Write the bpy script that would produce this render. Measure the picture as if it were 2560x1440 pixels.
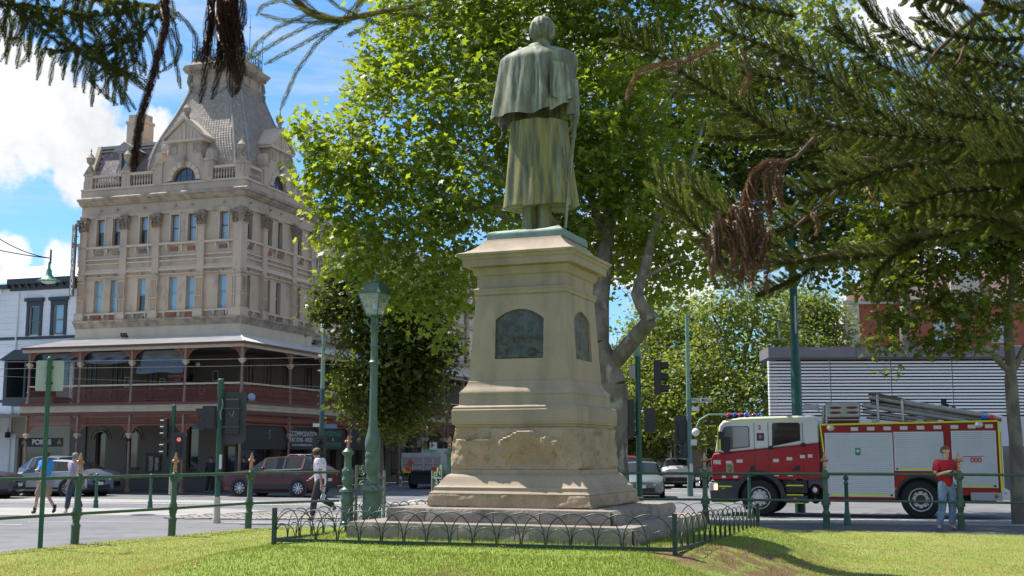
import bpy, math, random
import numpy as np
from math import sin, cos, pi, radians, sqrt, atan, atan2, exp
from mathutils import Vector, Matrix, Quaternion
R = random.Random(7)
for o in list(bpy.data.objects): bpy.data.objects.remove(o)
SC = bpy.context.scene; COL = SC.collection
# ------------------------------------------------ camera
CZ = 1.66; PITCH = atan(410/3000.)
cam_d = bpy.data.cameras.new('camera'); cam = bpy.data.objects.new('camera', cam_d); COL.objects.link(cam)
cam_d.sensor_width = 36; cam_d.lens = 3000/2560*36; cam_d.clip_end = 3000; cam_d.clip_start = .1
cam.location = (0, 0, CZ); cam.rotation_euler = (pi/2+PITCH, 0, 0)
cam_d.dof.use_dof = True; cam_d.dof.focus_distance = 21; cam_d.dof.aperture_fstop = 9
SC.camera = cam
SC.render.resolution_x = 1024; SC.render.resolution_y = 576
# ------------------------------------------------ sun and sky
ELEV = radians(57); AZ = Vector((-.86, .51))
SUN = Vector((AZ.x*cos(ELEV), AZ.y*cos(ELEV), sin(ELEV))).normalized()
sd = bpy.data.lights.new('sun', 'SUN'); sd.energy = 4.5; sd.angle = radians(.55); sd.color = (1, .95, .87)
so = bpy.data.objects.new('sun', sd); COL.objects.link(so); so.rotation_euler = SUN.to_track_quat('Z', 'Y').to_euler()
so.location = (-20, 20, 60)
W = bpy.data.worlds.new('World'); SC.world = W; W.use_nodes = True
def pray(px, py):
    """direction through a point of the photograph (used only to say which way the clouds lie and to place things by hand)"""
    x = (px-1280)/3000; u = (720-py)/3000
    return Vector((x, cos(PITCH)-u*sin(PITCH), sin(PITCH)+u*cos(PITCH)))
def at(px, py, Y):
    r = pray(px, py); t = Y/r.y
    return Vector((r.x*t, Y, CZ+r.z*t))
def world():
    nt = W.node_tree; N = nt.nodes; L = nt.links; N.clear()
    def nd(t, **k):
        n = N.new(t)
        for a, b in k.items(): setattr(n, a, b)
        return n
    def mth(op, a, b=None, c=None, clamp=False):
        n = nd('ShaderNodeMath', operation=op, use_clamp=clamp)
        for i, q in enumerate((a, b, c)):
            if q is None: continue
            if isinstance(q, (int, float)): n.inputs[i].default_value = q
            else: L.new(q, n.inputs[i])
        return n.outputs[0]
    sky = nd('ShaderNodeTexSky', sky_type='NISHITA', sun_disc=False, sun_elevation=ELEV, sun_rotation=atan2(AZ.x, AZ.y))
    sky.air_density = 1.15; sky.dust_density = .35; sky.ozone_density = 2.6; sky.altitude = 200
    tc = nd('ShaderNodeTexCoord')
    nrm = nd('ShaderNodeVectorMath', operation='NORMALIZE'); L.new(tc.outputs['Generated'], nrm.inputs[0]); D = nrm.outputs[0]
    def noise(scale, det, rough, vec=D, dist=0):
        n = nd('ShaderNodeTexNoise'); n.inputs['Scale'].default_value = scale; n.inputs['Detail'].default_value = det
        n.inputs['Roughness'].default_value = rough; n.inputs['Distortion'].default_value = dist; L.new(vec, n.inputs['Vector']); return n.outputs['Fac']
    blob = None
    BL = [(40, 235, 210), (170, 300, 150), (-60, 300, 170), (215, 395, 95), (380, 335, 85), (270, 370, 80), (30, 640, 60), (150, 655, 55), (230, 440, 60),
          (2270, 30, 150), (2150, 760, 90), (2240, 690, 120), (-300, 250, 260), (-700, 420, 300), (2900, 200, 300), (3300, 500, 300), (1300, 60, 200), (1650, 600, 160)]
    for px, py, r in BL:
        d = nd('ShaderNodeVectorMath', operation='DISTANCE'); L.new(D, d.inputs[0]); d.inputs[1].default_value = pray(px, py).normalized()
        v = mth('SUBTRACT', 1, mth('DIVIDE', d.outputs['Value'], r/3000.))
        v = mth('MAXIMUM', v, -1)
        blob = v if blob is None else mth('MAXIMUM', blob, v)
    n1 = noise(9, 9, .56)
    n3 = noise(38, 6, .6)
    cum = mth('ADD', mth('ADD', mth('MULTIPLY', blob, .62), mth('MULTIPLY', mth('SUBTRACT', n1, .5), 1.7)), mth('MULTIPLY', mth('SUBTRACT', n3, .5), .55))
    # unseen clouds out of view, spread round the sky to add fill light
    n4 = noise(3.2, 8, .6); gen = mth('MULTIPLY', mth('SUBTRACT', n4, .53), 3.0)
    sp = nd('ShaderNodeSeparateXYZ'); L.new(D, sp.inputs[0])
    side = mth('MULTIPLY', mth('SUBTRACT', .80, sp.outputs['Y'], clamp=True), 6, clamp=True)
    gen = mth('SUBTRACT', gen, mth('SUBTRACT', 1, side))
    cum = mth('MAXIMUM', cum, gen)
    mr = nd('ShaderNodeMapRange', interpolation_type='SMOOTHSTEP'); mr.inputs['From Min'].default_value = .0; mr.inputs['From Max'].default_value = .22
    L.new(cum, mr.inputs['Value'])
    mp = nd('ShaderNodeMapping'); mp.inputs['Rotation'].default_value = (0, .12, 0); mp.inputs['Scale'].default_value = (1.6, 1.2, 9); L.new(D, mp.inputs['Vector'])
    n2 = noise(2.2, 7, .58, mp.outputs[0], .5)
    mr2 = nd('ShaderNodeMapRange', interpolation_type='SMOOTHSTEP'); mr2.inputs['From Min'].default_value = .40; mr2.inputs['From Max'].default_value = .72
    mr2.inputs['To Max'].default_value = .75; L.new(n2, mr2.inputs['Value'])
    tint = nd('ShaderNodeMix', data_type='RGBA', blend_type='MULTIPLY'); tint.inputs['Factor'].default_value = 1; L.new(sky.outputs[0], tint.inputs['A']); tint.inputs['B'].default_value = (.52, .80, 1.04, 1)
    b0 = nd('ShaderNodeBackground'); b0.inputs['Strength'].default_value = .092; L.new(tint.outputs['Result'], b0.inputs['Color'])
    shade = mth('ADD', .30, mth('MULTIPLY', noise(11, 7, .6), 1.25))
    cc = nd('ShaderNodeCombineXYZ'); L.new(mth('MULTIPLY', shade, .98), cc.inputs[0]); L.new(mth('MULTIPLY', shade, 1.0), cc.inputs[1]); L.new(mth('MULTIPLY', shade, 1.03), cc.inputs[2])
    b1 = nd('ShaderNodeBackground'); b1.inputs['Strength'].default_value = .62; L.new(cc.outputs[0], b1.inputs['Color'])
    b2 = nd('ShaderNodeBackground'); b2.inputs['Color'].default_value = (.80, .88, 1, 1); b2.inputs['Strength'].default_value = .52
    m1 = nd('ShaderNodeMixShader'); L.new(mr2.outputs[0], m1.inputs[0]); L.new(b0.outputs[0], m1.inputs[1]); L.new(b2.outputs[0], m1.inputs[2])
    m2 = nd('ShaderNodeMixShader'); L.new(mr.outputs[0], m2.inputs[0]); L.new(m1.outputs[0], m2.inputs[1]); L.new(b1.outputs[0], m2.inputs[2])
    out = nd('ShaderNodeOutputWorld'); L.new(m2.outputs[0], out.inputs['Surface'])
world()
SC.view_settings.view_transform = 'Standard'; SC.view_settings.look = 'None'; SC.view_settings.exposure = 0.9; SC.view_settings.gamma = 1
SC.view_settings.use_curve_mapping = False

# ------------------------------------------------ materials
MATS = {}
def mat(name, c, r=.6, met=0., c2=None, sc=3., lo=.35, hi=.65, bump=0., bs=25., spec=.5, coat=0., stretch=None, emit=None, c3=None, sc3=1., lo3=.5, hi3=.62, grain=0., obj=True):
    if name in MATS: return MATS[name]
    m = bpy.data.materials.new(name); m.use_nodes = True; MATS[name] = m
    nt = m.node_tree; N = nt.nodes; L = nt.links; B = N['Principled BSDF']
    B.inputs['Base Color'].default_value = (*c, 1); B.inputs['Roughness'].default_value = r; B.inputs['Metallic'].default_value = met
    B.inputs['Specular IOR Level'].default_value = spec
    if coat: B.inputs['Coat Weight'].default_value = coat; B.inputs['Coat Roughness'].default_value = .05
    if emit: B.inputs['Emission Color'].default_value = (*emit[0], 1); B.inputs['Emission Strength'].default_value = emit[1]
    g = N.new('ShaderNodeNewGeometry'); vec = g.outputs['Position']
    if stretch:
        mp = N.new('ShaderNodeMapping'); mp.inputs['Scale'].default_value = stretch; L.new(vec, mp.inputs['Vector']); vecs = mp.outputs[0]
    else: vecs = vec
    def noi(s, v, det=6):
        n = N.new('ShaderNodeTexNoise'); n.inputs['Scale'].default_value = s; n.inputs['Detail'].default_value = det; n.inputs['Roughness'].default_value = .6; L.new(v, n.inputs['Vector']); return n.outputs['Fac']
    col = None
    def mixin(colsock, base, c_, s, lo_, hi_):
        rr = N.new('ShaderNodeMapRange'); rr.inputs['From Min'].default_value = lo_; rr.inputs['From Max'].default_value = hi_; L.new(noi(s, vecs), rr.inputs['Value'])
        x = N.new('ShaderNodeMix'); x.data_type = 'RGBA'; L.new(rr.outputs[0], x.inputs['Factor'])
        if colsock is None: x.inputs['A'].default_value = (*base, 1)
        else: L.new(colsock, x.inputs['A'])
        x.inputs['B'].default_value = (*c_, 1); return x.outputs['Result']
    if c2: col = mixin(col, c, c2, sc, lo, hi)
    if c3: col = mixin(col, c, c3, sc3, lo3, hi3)
    if grain:
        gr = N.new('ShaderNodeMapRange'); gr.inputs['From Min'].default_value = .3; gr.inputs['From Max'].default_value = .7; gr.inputs['To Min'].default_value = 1-grain; gr.inputs['To Max'].default_value = 1+grain
        L.new(noi(bs*1.7, vec, 3), gr.inputs['Value'])
        x = N.new('ShaderNodeMix'); x.data_type = 'RGBA'; x.blend_type = 'MULTIPLY'; x.inputs['Factor'].default_value = 1
        if col is None: x.inputs['A'].default_value = (*c, 1)
        else: L.new(col, x.inputs['A'])
        cb = N.new('ShaderNodeCombineXYZ')
        for i in range(3): L.new(gr.outputs[0], cb.inputs[i])
        L.new(cb.outputs[0], x.inputs['B']); col = x.outputs['Result']
    if col is not None: L.new(col, B.inputs['Base Color'])
    if bump:
        b = N.new('ShaderNodeBump'); b.inputs['Strength'].default_value = bump; b.inputs['Distance'].default_value = .02; L.new(noi(bs, vec), b.inputs['Height']); L.new(b.outputs[0], B.inputs['Normal'])
    return m
def leafmat(name, c, c2, tr=.5, gloss=.35, trc=None):
    m = bpy.data.materials.new(name); m.use_nodes = True; MATS[name] = m
    nt = m.node_tree; N = nt.nodes; L = nt.links; B = N['Principled BSDF']; O = N['Material Output']
    a = N.new('ShaderNodeAttribute'); a.attribute_name = 'tint'
    x = N.new('ShaderNodeMix'); x.data_type = 'RGBA'; x.inputs['A'].default_value = (*c, 1); x.inputs['B'].default_value = (*c2, 1); L.new(a.outputs['Fac'], x.inputs['Factor'])
    L.new(x.outputs['Result'], B.inputs['Base Color']); B.inputs['Roughness'].default_value = .42; B.inputs['Specular IOR Level'].default_value = gloss
    t = N.new('ShaderNodeBsdfTranslucent')
    y = N.new('ShaderNodeMix'); y.data_type = 'RGBA'; y.blend_type = 'MULTIPLY'; y.inputs['Factor'].default_value = 1; y.inputs['B'].default_value = (*(trc or (2.6, 2.2, .5)), 1); L.new(x.outputs['Result'], y.inputs['A'])
    L.new(y.outputs['Result'], t.inputs['Color'])
    s = N.new('ShaderNodeMixShader'); s.inputs[0].default_value = tr; L.new(B.outputs[0], s.inputs[1]); L.new(t.outputs[0], s.inputs[2]); L.new(s.outputs[0], O.inputs['Surface'])
    return m
def glassmat(name, c, r=.05, alpha=1.0, spec=.9):
    m = mat(name, c, r, spec=spec, coat=.6)
    if alpha < 1: m.node_tree.nodes['Principled BSDF'].inputs['Alpha'].default_value = alpha
    return m

# ------------------------------------------------ mesh helpers
class M:
    def __init__(s, T=None): s.v = []; s.f = []; s.m = []; s.T = T; s.k = 0
    def add(s, vs, fs):
        n = len(s.v)
        if s.T is not None: vs = [tuple(s.T @ Vector(p)) for p in vs]
        s.v += [tuple(p) for p in vs]; s.f += [tuple(i+n for i in f) for f in fs]; s.m += [s.k]*len(fs); return s
    def box(s, x0, x1, y0, y1, z0, z1):
        return s.add([(x0, y0, z0), (x1, y0, z0), (x1, y1, z0), (x0, y1, z0), (x0, y0, z1), (x1, y0, z1), (x1, y1, z1), (x0, y1, z1)],
                     [(3, 2, 1, 0), (4, 5, 6, 7), (0, 1, 5, 4), (1, 2, 6, 5), (2, 3, 7, 6), (3, 0, 4, 7)])
    def prism(s, pts, ax, a, b):
        f = {'x': lambda p, t: (t, p[0], p[1]), 'y': lambda p, t: (p[0], t, p[1]), 'z': lambda p, t: (p[0], p[1], t)}[ax]
        n = len(pts)
        return s.add([f(p, a) for p in pts]+[f(p, b) for p in pts], [tuple(range(n))[::-1], tuple(range(n, 2*n))]+[(i, (i+1) % n, n+(i+1) % n, n+i) for i in range(n)])
    def loft(s, rings, closed=True, caps=True):
        n = len(rings[0]); vs = [p for r in rings for p in r]; fs = []
        for j in range(len(rings)-1):
            for i in range(n if closed else n-1):
                k = (i+1) % n; fs.append((j*n+i, j*n+k, (j+1)*n+k, (j+1)*n+i))
        if caps and closed: fs += [tuple(range(n))[::-1], tuple(range((len(rings)-1)*n, len(rings)*n))]
        return s.add(vs, fs)
    def lathe(s, prof, n=16, c=(0, 0, 0), caps=True, flute=0):
        rings = []
        for r, z in prof:
            rings.append([(c[0]+(r*(1-flute*(i % 2)))*cos(2*pi*i/n), c[1]+(r*(1-flute*(i % 2)))*sin(2*pi*i/n), c[2]+z) for i in range(n)])
        return s.loft(rings, True, caps)
    def tube(s, pts, r, n=8, caps=True):
        pts = [Vector(p) for p in pts]; rings = []; prev = None
        for i, p in enumerate(pts):
            d = (pts[min(i+1, len(pts)-1)]-pts[max(i-1, 0)]).normalized()
            if prev is None:
                a = Vector((0, 0, 1)) if abs(d.z) < .9 else Vector((1, 0, 0)); e = d.cross(a).normalized()
            else: e = (prev-d*prev.dot(d)).normalized()
            prev = e; g = d.cross(e); rr = r[i] if isinstance(r, (list, tuple)) else r
            rings.append([p+e*rr*cos(2*pi*k/n)+g*rr*sin(2*pi*k/n) for k in range(n)])
        return s.loft(rings, True, caps)
    def sph(s, c, r, nu=10, nv=6):
        if isinstance(r, (int, float)): r = (r, r, r)
        rings = []
        for j in range(nv+1):
            t = -pi/2+pi*j/nv; q = max(cos(t), .02)
            rings.append([(c[0]+r[0]*q*cos(2*pi*i/nu), c[1]+r[1]*q*sin(2*pi*i/nu), c[2]+r[2]*sin(t)) for i in range(nu)])
        return s.loft(rings)
    def mesh(s, name, mats, smooth=30):
        me = bpy.data.meshes.new(name); me.from_pydata(s.v, [], s.f)
        for m in (mats if isinstance(mats, (list, tuple)) else [mats]): me.materials.append(m)
        if any(s.m): me.polygons.foreach_set('material_index', s.m)
        if smooth:
            me.polygons.foreach_set('use_smooth', [True]*len(s.f)); me.update(); me.set_sharp_from_angle(angle=radians(smooth))
        me.update(); return me
    def obj(s, name, mats, parent=None, smooth=30, loc=None, rot=None, bevel=0, **tags):
        return link(name, s.mesh(name, mats, smooth), parent, loc, rot, bevel, **tags)
def link(name, me, parent=None, loc=None, rot=None, bevel=0, **tags):
    o = bpy.data.objects.new(name, me); COL.objects.link(o); o.parent = parent
    if loc is not None: o.location = loc
    if rot is not None: o.rotation_euler = (0, 0, rot) if isinstance(rot, (int, float)) else rot
    if bevel:
        b = o.modifiers.new('b', 'BEVEL'); b.width = bevel; b.segments = 2; b.limit_method = 'ANGLE'; b.angle_limit = radians(40)
    for k, q in tags.items():
        if q is not None: o[k] = q
    return o
def thing(name, label, category, loc=(0, 0, 0), rot=0, group=None):
    return link(name, None, None, loc, rot, 0, label=label, category=category, group=group)
def struct(name, b, m, smooth=0, **k): return b.obj(name, m, None, smooth, kind='structure', **k)
def kids(o): return list(o.children)
def dup(root, loc, rot=None, label=None, group=None, parent=None):
    r = root.copy(); COL.objects.link(r); r.location = loc
    if rot is not None: r.rotation_euler = (0, 0, rot)
    if label: r['label'] = label
    if group: r['group'] = group
    if parent is not None: r.parent = parent
    for ch in kids(root):
        c = ch.copy(); COL.objects.link(c); c.parent = r
        for g in kids(ch):
            d = g.copy(); COL.objects.link(d); d.parent = c
    return r
def text(s, size, mt, parent, loc, rot, ext=.004, name='lettering', align='CENTER', sx=1, bold=0, space=1):
    c = bpy.data.curves.new(name, 'FONT'); c.body = s; c.size = size; c.extrude = ext; c.align_x = align; c.align_y = 'CENTER'; c.offset = bold; c.space_line = space; c.resolution_u = 3
    o = bpy.data.objects.new('tmp', c); COL.objects.link(o); bpy.context.view_layer.update()
    me = bpy.data.meshes.new_from_object(o.evaluated_get(bpy.context.evaluated_depsgraph_get())); bpy.data.objects.remove(o); me.materials.clear(); me.materials.append(mt)
    q = link(name, me, parent, loc, rot); q.scale = (sx, 1, 1); return q
def np_mesh(name, V, F, mt, tint=None, smooth=False):
    """V (n,3), F (m,k) all faces with k corners"""
    me = bpy.data.meshes.new(name); k = F.shape[1]
    me.vertices.add(len(V)); me.vertices.foreach_set('co', V.astype(np.float32).ravel())
    me.loops.add(F.size); me.loops.foreach_set('vertex_index', F.astype(np.int32).ravel())
    me.polygons.add(len(F)); me.polygons.foreach_set('loop_start', np.arange(0, F.size, k, dtype=np.int32)); me.polygons.foreach_set('loop_total', np.full(len(F), k, np.int32))
    if tint is not None:
        a = me.attributes.new('tint', 'FLOAT', 'FACE'); a.data.foreach_set('value', tint.astype(np.float32))
    if smooth: me.polygons.foreach_set('use_smooth', np.ones(len(F), bool))
    me.materials.append(mt); me.update(); me.validate(); return me
def ss(a, b, x):
    t = min(1, max(0, (x-a)/(b-a))); return t*t*(3-2*t)
def nz(x, y, z, s=1):
    from mathutils import noise as mn
    return mn.fractal(Vector((x*s, y*s, z*s)), 1.0, 2.0, 5)
# ------------------------------------------------ ground
TH = radians(21.5); MU = Vector((cos(TH), -sin(TH))); MV = Vector((sin(TH), cos(TH))); MC = Vector((.39, 18.96))
def mound(x, y):
    d = Vector((x, y))-MC; a, b = abs(d.dot(MU)), abs(d.dot(MV))
    q = (a**5+b**5)**.2
    e = 3.05
    w = 1.25+.5*ss(-.5, .8, d.dot(MU)/(q+.01))
    h = .40*(1-ss(e, e+w, q))+.05*(1-ss(0, 3.4, q))
    nb = -d.dot(MV)
    if nb > 0 and a < 4.2: h = max(h, .36*(1-ss(3.6, 7.5, nb))*(1-ss(2.6, 4.4, a)))
    return h
def road_z(x, y): return -.16*ss(27.5, 35, y)-.004
EDGE = [(-40, 4), (-16, 12), (-8.5, 19.9), (-7.95, 21.9), (-6.8, 24.1), (-5.8, 26.5), (-5, 27.2), (5.5, 26.45), (10.35, 24.45), (16, 22.3), (40, 15)]
def edge_y(x):
    for (a, b), (c, d) in zip(EDGE, EDGE[1:]):
        if a <= x <= c: return b+(d-b)*(x-a)/(c-a)
    return 10
def lawn_z(x, y):
    n = .012*sin(x*2.1+.3*y)*cos(y*1.7-.4*x)+.006*sin(x*6.3+y*2)*sin(y*5.1)
    return mound(x, y)+n*ss(0, .4, edge_y(x)-y)+.012
def lawn_mat():
    m = bpy.data.materials.new('lawn'); m.use_nodes = True; MATS['lawn'] = m
    nt = m.node_tree; N = nt.nodes; L = nt.links; B = N['Principled BSDF']; B.inputs['Roughness'].default_value = .75; B.inputs['Specular IOR Level'].default_value = .25
    g = N.new('ShaderNodeNewGeometry'); P = g.outputs['Position']
    def noi(s, det=6, rough=.6, v=P):
        n = N.new('ShaderNodeTexNoise'); n.inputs['Scale'].default_value = s; n.inputs['Detail'].default_value = det; n.inputs['Roughness'].default_value = rough; L.new(v, n.inputs['Vector']); return n.outputs['Fac']
    def mix(a, b, f):
        x = N.new('ShaderNodeMix'); x.data_type = 'RGBA'
        for k, q in (('A', a), ('B', b)):
            if isinstance(q, tuple): x.inputs[k].default_value = (*q, 1)
            else: L.new(q, x.inputs[k])
        L.new(f, x.inputs['Factor']); return x.outputs['Result']
    def rng(v, a, b, c=0., d=1.):
        r = N.new('ShaderNodeMapRange'); r.inputs['From Min'].default_value = a; r.inputs['From Max'].default_value = b; r.inputs['To Min'].default_value = c; r.inputs['To Max'].default_value = d; L.new(v, r.inputs['Value']); return r.outputs[0]
    def dist(c, s):
        mp = N.new('ShaderNodeMapping'); mp.vector_type = 'POINT'; mp.inputs['Location'].default_value = (-c[0]*s[0], -c[1]*s[1], 0); mp.inputs['Scale'].default_value = (s[0], s[1], 0); L.new(P, mp.inputs['Vector'])
        l = N.new('ShaderNodeVectorMath'); l.operation = 'LENGTH'; L.new(mp.outputs[0], l.inputs[0]); return l.outputs['Value']
    def mul(a, b, op='MULTIPLY'):
        n = N.new('ShaderNodeMath'); n.operation = op; n.use_clamp = True; L.new(a, n.inputs[0])
        if isinstance(b, float): n.inputs[1].default_value = b
        else: L.new(b, n.inputs[1])
        return n.outputs[0]
    c = mix((.18, .27, .032), (.24, .32, .045), rng(noi(2.2), .35, .65))
    c = mix(c, (.075, .14, .012), rng(noi(26, 4), .50, .72))
    sp = N.new('ShaderNodeSeparateXYZ'); L.new(P, sp.inputs[0])
    # the lawn right of and left of the mound is drier, with straw patches
    dry = mul(rng(noi(.9, 7, .65), .40, .62), rng(sp.outputs['X'], 3.2, 5.5))
    dryl = mul(rng(noi(.8, 7, .65), .42, .62), rng(sp.outputs['X'], -3.8, -5.0, 0, .8))
    c = mix(c, (.33, .29, .10), mul(mul(dry, dryl, 'ADD'), rng(noi(17, 4), .30, .62)))
    # bare worn soil on the right bank and a small worn spot in front of the railing
    soil = mul(rng(dist((3.0, 15.6), (.7, .5)), .3, 1.15, 1, 0), rng(noi(3.2, 7, .65), .40, .50))
    soil2 = mul(rng(dist((4.1, 16.9), (.9, .5)), .1, 1.0, 1, 0), rng(noi(4, 6, .65), .46, .54))
    soil3 = mul(rng(dist((-.72, 13.95), (1.5, 1.2)), .1, 1.0, 1, 0), rng(noi(7, 6, .65), .45, .55))
    soil4 = mul(rng(dist((2.0, 15.15), (2.6, 2.6)), .2, 1.0, 1, 0), rng(noi(6, 6, .65), .38, .5))
    s = mul(mul(soil, soil2, 'ADD'), mul(soil3, soil4, 'ADD'), 'ADD')
    c = mix(c, (.165, .09, .048), s)
    L.new(c, B.inputs['Base Color'])
    b = N.new('ShaderNodeBump'); b.inputs['Strength'].default_value = .9; b.inputs['Distance'].default_value = .03; L.new(noi(55, 5), b.inputs['Height']); L.new(b.outputs[0], B.inputs['Normal'])
    return m
LAWN = lawn_mat()
def build_ground():
    far = mat('ground_earth', (.16, .15, .12), .95, c2=(.10, .12, .06), sc=.1)
    struct('ground', M().add([(-1500, -1500, -.4), (1500, -1500, -.4), (1500, 1500, -.4), (-1500, 1500, -.4)], [(0, 1, 2, 3)]), far)
    # lawn
    b = M(); nx, ny = 260, 150; xs = [-16+32*i/nx for i in range(nx+1)]
    for i, x in enumerate(xs):
        y1 = edge_y(x)
        for j in range(ny+1):
            t = j/ny; y = 5+(y1-5)*(t**.8)
            b.v.append((x, y, lawn_z(x, y) if j < ny else -.05))
    b.f = [(i*(ny+1)+j, (i+1)*(ny+1)+j, (i+1)*(ny+1)+j+1, i*(ny+1)+j+1) for i in range(nx) for j in range(ny)]; b.m = [0]*len(b.f)
    b.obj('lawn', LAWN, None, 60, kind='structure')
    # road: pale sunlit asphalt all the way to the buildings
    asp = mat('asphalt', (.135, .135, .145), .85, c2=(.185, .183, .187), sc=.35, c3=(.10, .10, .108), sc3=1.3, lo3=.52, hi3=.70, bump=.25, bs=90, grain=.16, spec=.3)
    ys = [4, 12, 18, 22, 26]+[27+.75*i for i in range(13)]+[38, 42, 50, 70, 120, 400]; b = M()
    for y in ys: b.v += [(-200, y, road_z(0, y)), (200, y, road_z(0, y))]
    b.f = [(2*i, 2*i+1, 2*i+3, 2*i+2) for i in range(len(ys)-1)]; b.m = [0]*len(b.f)
    b.obj('road', asp, None, 60, kind='structure')
    # footpath behind the right hand lawn, tree shade put into its asphalt; light kerb
    pth = mat('path_asphalt_shaded', (.070, .068, .072), .9, c2=(.10, .098, .10), sc=.8, bump=.3, bs=80, grain=.2)
    b = M(); P0 = [(2.5, 26.2), (5.5, 25.9), (10.35, 23.9), (16, 21.6), (30, 16)]; P1 = [(2.5, 29.6), (6.3, 29.2), (12, 27.4), (18, 25.3), (34, 19.8)]
    n = len(P0); b.add([(x, y, .006+road_z(x, y)+.004) for x, y in P0]+[(x, y, .006+road_z(x, y)+.004) for x, y in P1], [(i, i+1, n+i+1, n+i) for i in range(n-1)])
    struct('footpath', b, pth)
    b = M(); ker = mat('kerb_stone', (.36, .35, .33), .8, c2=(.27, .26, .25), sc=3, bump=.3, bs=40)
    for (x0, y0), (x1, y1) in zip(P1, P1[1:]):
        d = Vector((x1-x0, y1-y0)).normalized(); nn = Vector((-d.y, d.x))*.22
        b.add([(x0, y0, -.15), (x1, y1, -.15), (x1+nn.x, y1+nn.y, -.15), (x0+nn.x, y0+nn.y, -.15), (x0, y0, .03), (x1, y1, .03), (x1+nn.x, y1+nn.y, .03), (x0+nn.x, y0+nn.y, .03)],
              [(4, 5, 6, 7), (0, 1, 5, 4), (2, 3, 7, 6), (1, 2, 6, 5), (3, 0, 4, 7)])
    struct('kerb', b, ker)
    # paler crossing strip and footpath apron before the hotel, cobbled patch, painted lines
    pale = mat('pale_paving', (.33, .32, .29), .85, c2=(.26, .25, .23), sc=1.2, bump=.2, bs=50, grain=.12)
    def strip(name, pts, m, z=.004, zf=None):
        return struct(name, M().add([(x, y, road_z(x, y)+z) for x, y in pts], [tuple(range(len(pts)))]), m)
    strip('crossing_paving', [(-22, 46.6), (4.5, 40.4), (4.7, 42.1), (-22, 49.2)], pale)
    strip('island_paving', [(-17.5, 35.2), (-9.2, 35.2), (-7.6, 38.0), (-9.6, 39.6), (-17.5, 40.2)], pale, .01)
    wp = mat('road_paint', (.74, .74, .72), .6, c2=(.5, .5, .49), sc=6, lo=.45, hi=.7)
    strip('painted_line', [(-22, 45.4), (5, 39.3), (5, 39.5), (-22, 45.65)], wp, .008)
    strip('painted_line', [(-6.9, 29.3), (-2.0, 28.8), (-2.0, 28.92), (-6.9, 29.44)], wp, .008)
    strip('painted_line', [(-6.7, 30.2), (-5.3, 29.9), (-5.3, 29.98), (-6.7, 30.3)], wp, .008)
    strip('painted_line', [(-12.6, 28.6), (-11.3, 28.1), (-11.3, 28.2), (-12.6, 28.7)], wp, .008)
    strip('painted_line', [(-12, 30.2), (-6, 29.7), (-6, 29.76), (-12, 30.28)], wp, .008)
    strip('painted_line', [(2.6, 31.4), (14, 29.3), (14, 29.62), (2.6, 31.75)], wp, .008)
    strip('painted_line', [(2.6, 33.2), (18, 29.9), (18, 30.15), (2.6, 33.45)], wp, .008)
    strip('painted_line', [(5, 55), (11, 53), (11, 53.25), (5, 55.3)], wp, .008)
    strip('painted_line', [(5, 61), (12, 60), (12, 60.3), (5, 61.35)], wp, .008)
    # curved white line of the turning lane
    b = M(); pts = []
    for i in range(25):
        t = i/24*pi; pts.append((-1.9-1.9*sin(t), 47.0-4.0*cos(t)*.55-1.5))
    for (x0, y0), (x1, y1) in zip(pts, pts[1:]):
        d = Vector((x1-x0, y1-y0)).normalized(); q = Vector((-d.y, d.x))*.09
        b.add([(x0-q.x, y0-q.y, road_z(0, y0)+.008), (x1-q.x, y1-q.y, road_z(0, y1)+.008), (x1+q.x, y1+q.y, road_z(0, y1)+.008), (x0+q.x, y0+q.y, road_z(0, y0)+.008)], [(0, 1, 2, 3)])
    struct('painted_line', b, wp)
    # cobbles: each its own stone
    cob = mat('cobble_stone', (.20, .185, .17), .85, c2=(.30, .27, .24), sc=4, bump=.3, bs=40)
    gnd = thing('cobbled_patch', 'patch of rough grey cobble stones set in the asphalt between the green fence and the hotel', 'cobbles', (-6.9, 34.3, 0))
    gnd['kind'] = 'structure'; del gnd['category']; del gnd['label']
    s = M().box(-.10, .10, -.16, .16, 0, .035).mesh('cobble', cob, 0)
    k = 0
    for i in range(22):
        for j in range(12):
            x = -2.6+i*.24+(j % 2)*.12; y = -1.9+j*.36
            if (x/2.7)**2+(y/2.1)**2 > 1: continue
            o = link('cobble', s, gnd, (x+R.uniform(-.02, .02), y+R.uniform(-.03, .03), road_z(0, 34.3+y)+.001+R.uniform(-.006, .006)), R.uniform(-.15, .15)); k += 1
build_ground()
def fallen():
    rs = random.Random(4); b = M()
    for i in range(130):
        y = rs.uniform(14, 26); x = rs.uniform(-.45, .45)*y
        if y > edge_y(x)-.1: continue
        d = Vector((x, y))-MC
        if max(abs(d.dot(MU)), abs(d.dot(MV))) < 2.3: continue
        z = lawn_z(x, y)+.025; r = rs.uniform(.02, .05); a = rs.uniform(0, 6.3); pts = [(x+r*(1 if k % 2 else .5)*cos(a+k*.7), y+r*(1 if k % 2 else .5)*sin(a+k*.7), z+rs.uniform(-.005, .014)) for k in range(9)]
        b.add(pts, [tuple(range(9))])
    b.obj('fallen_leaves', mat('dead_leaf', (.30, .17, .07), .8, c2=(.38, .28, .10), sc=8), None, 0, kind='stuff')
fallen()
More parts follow.
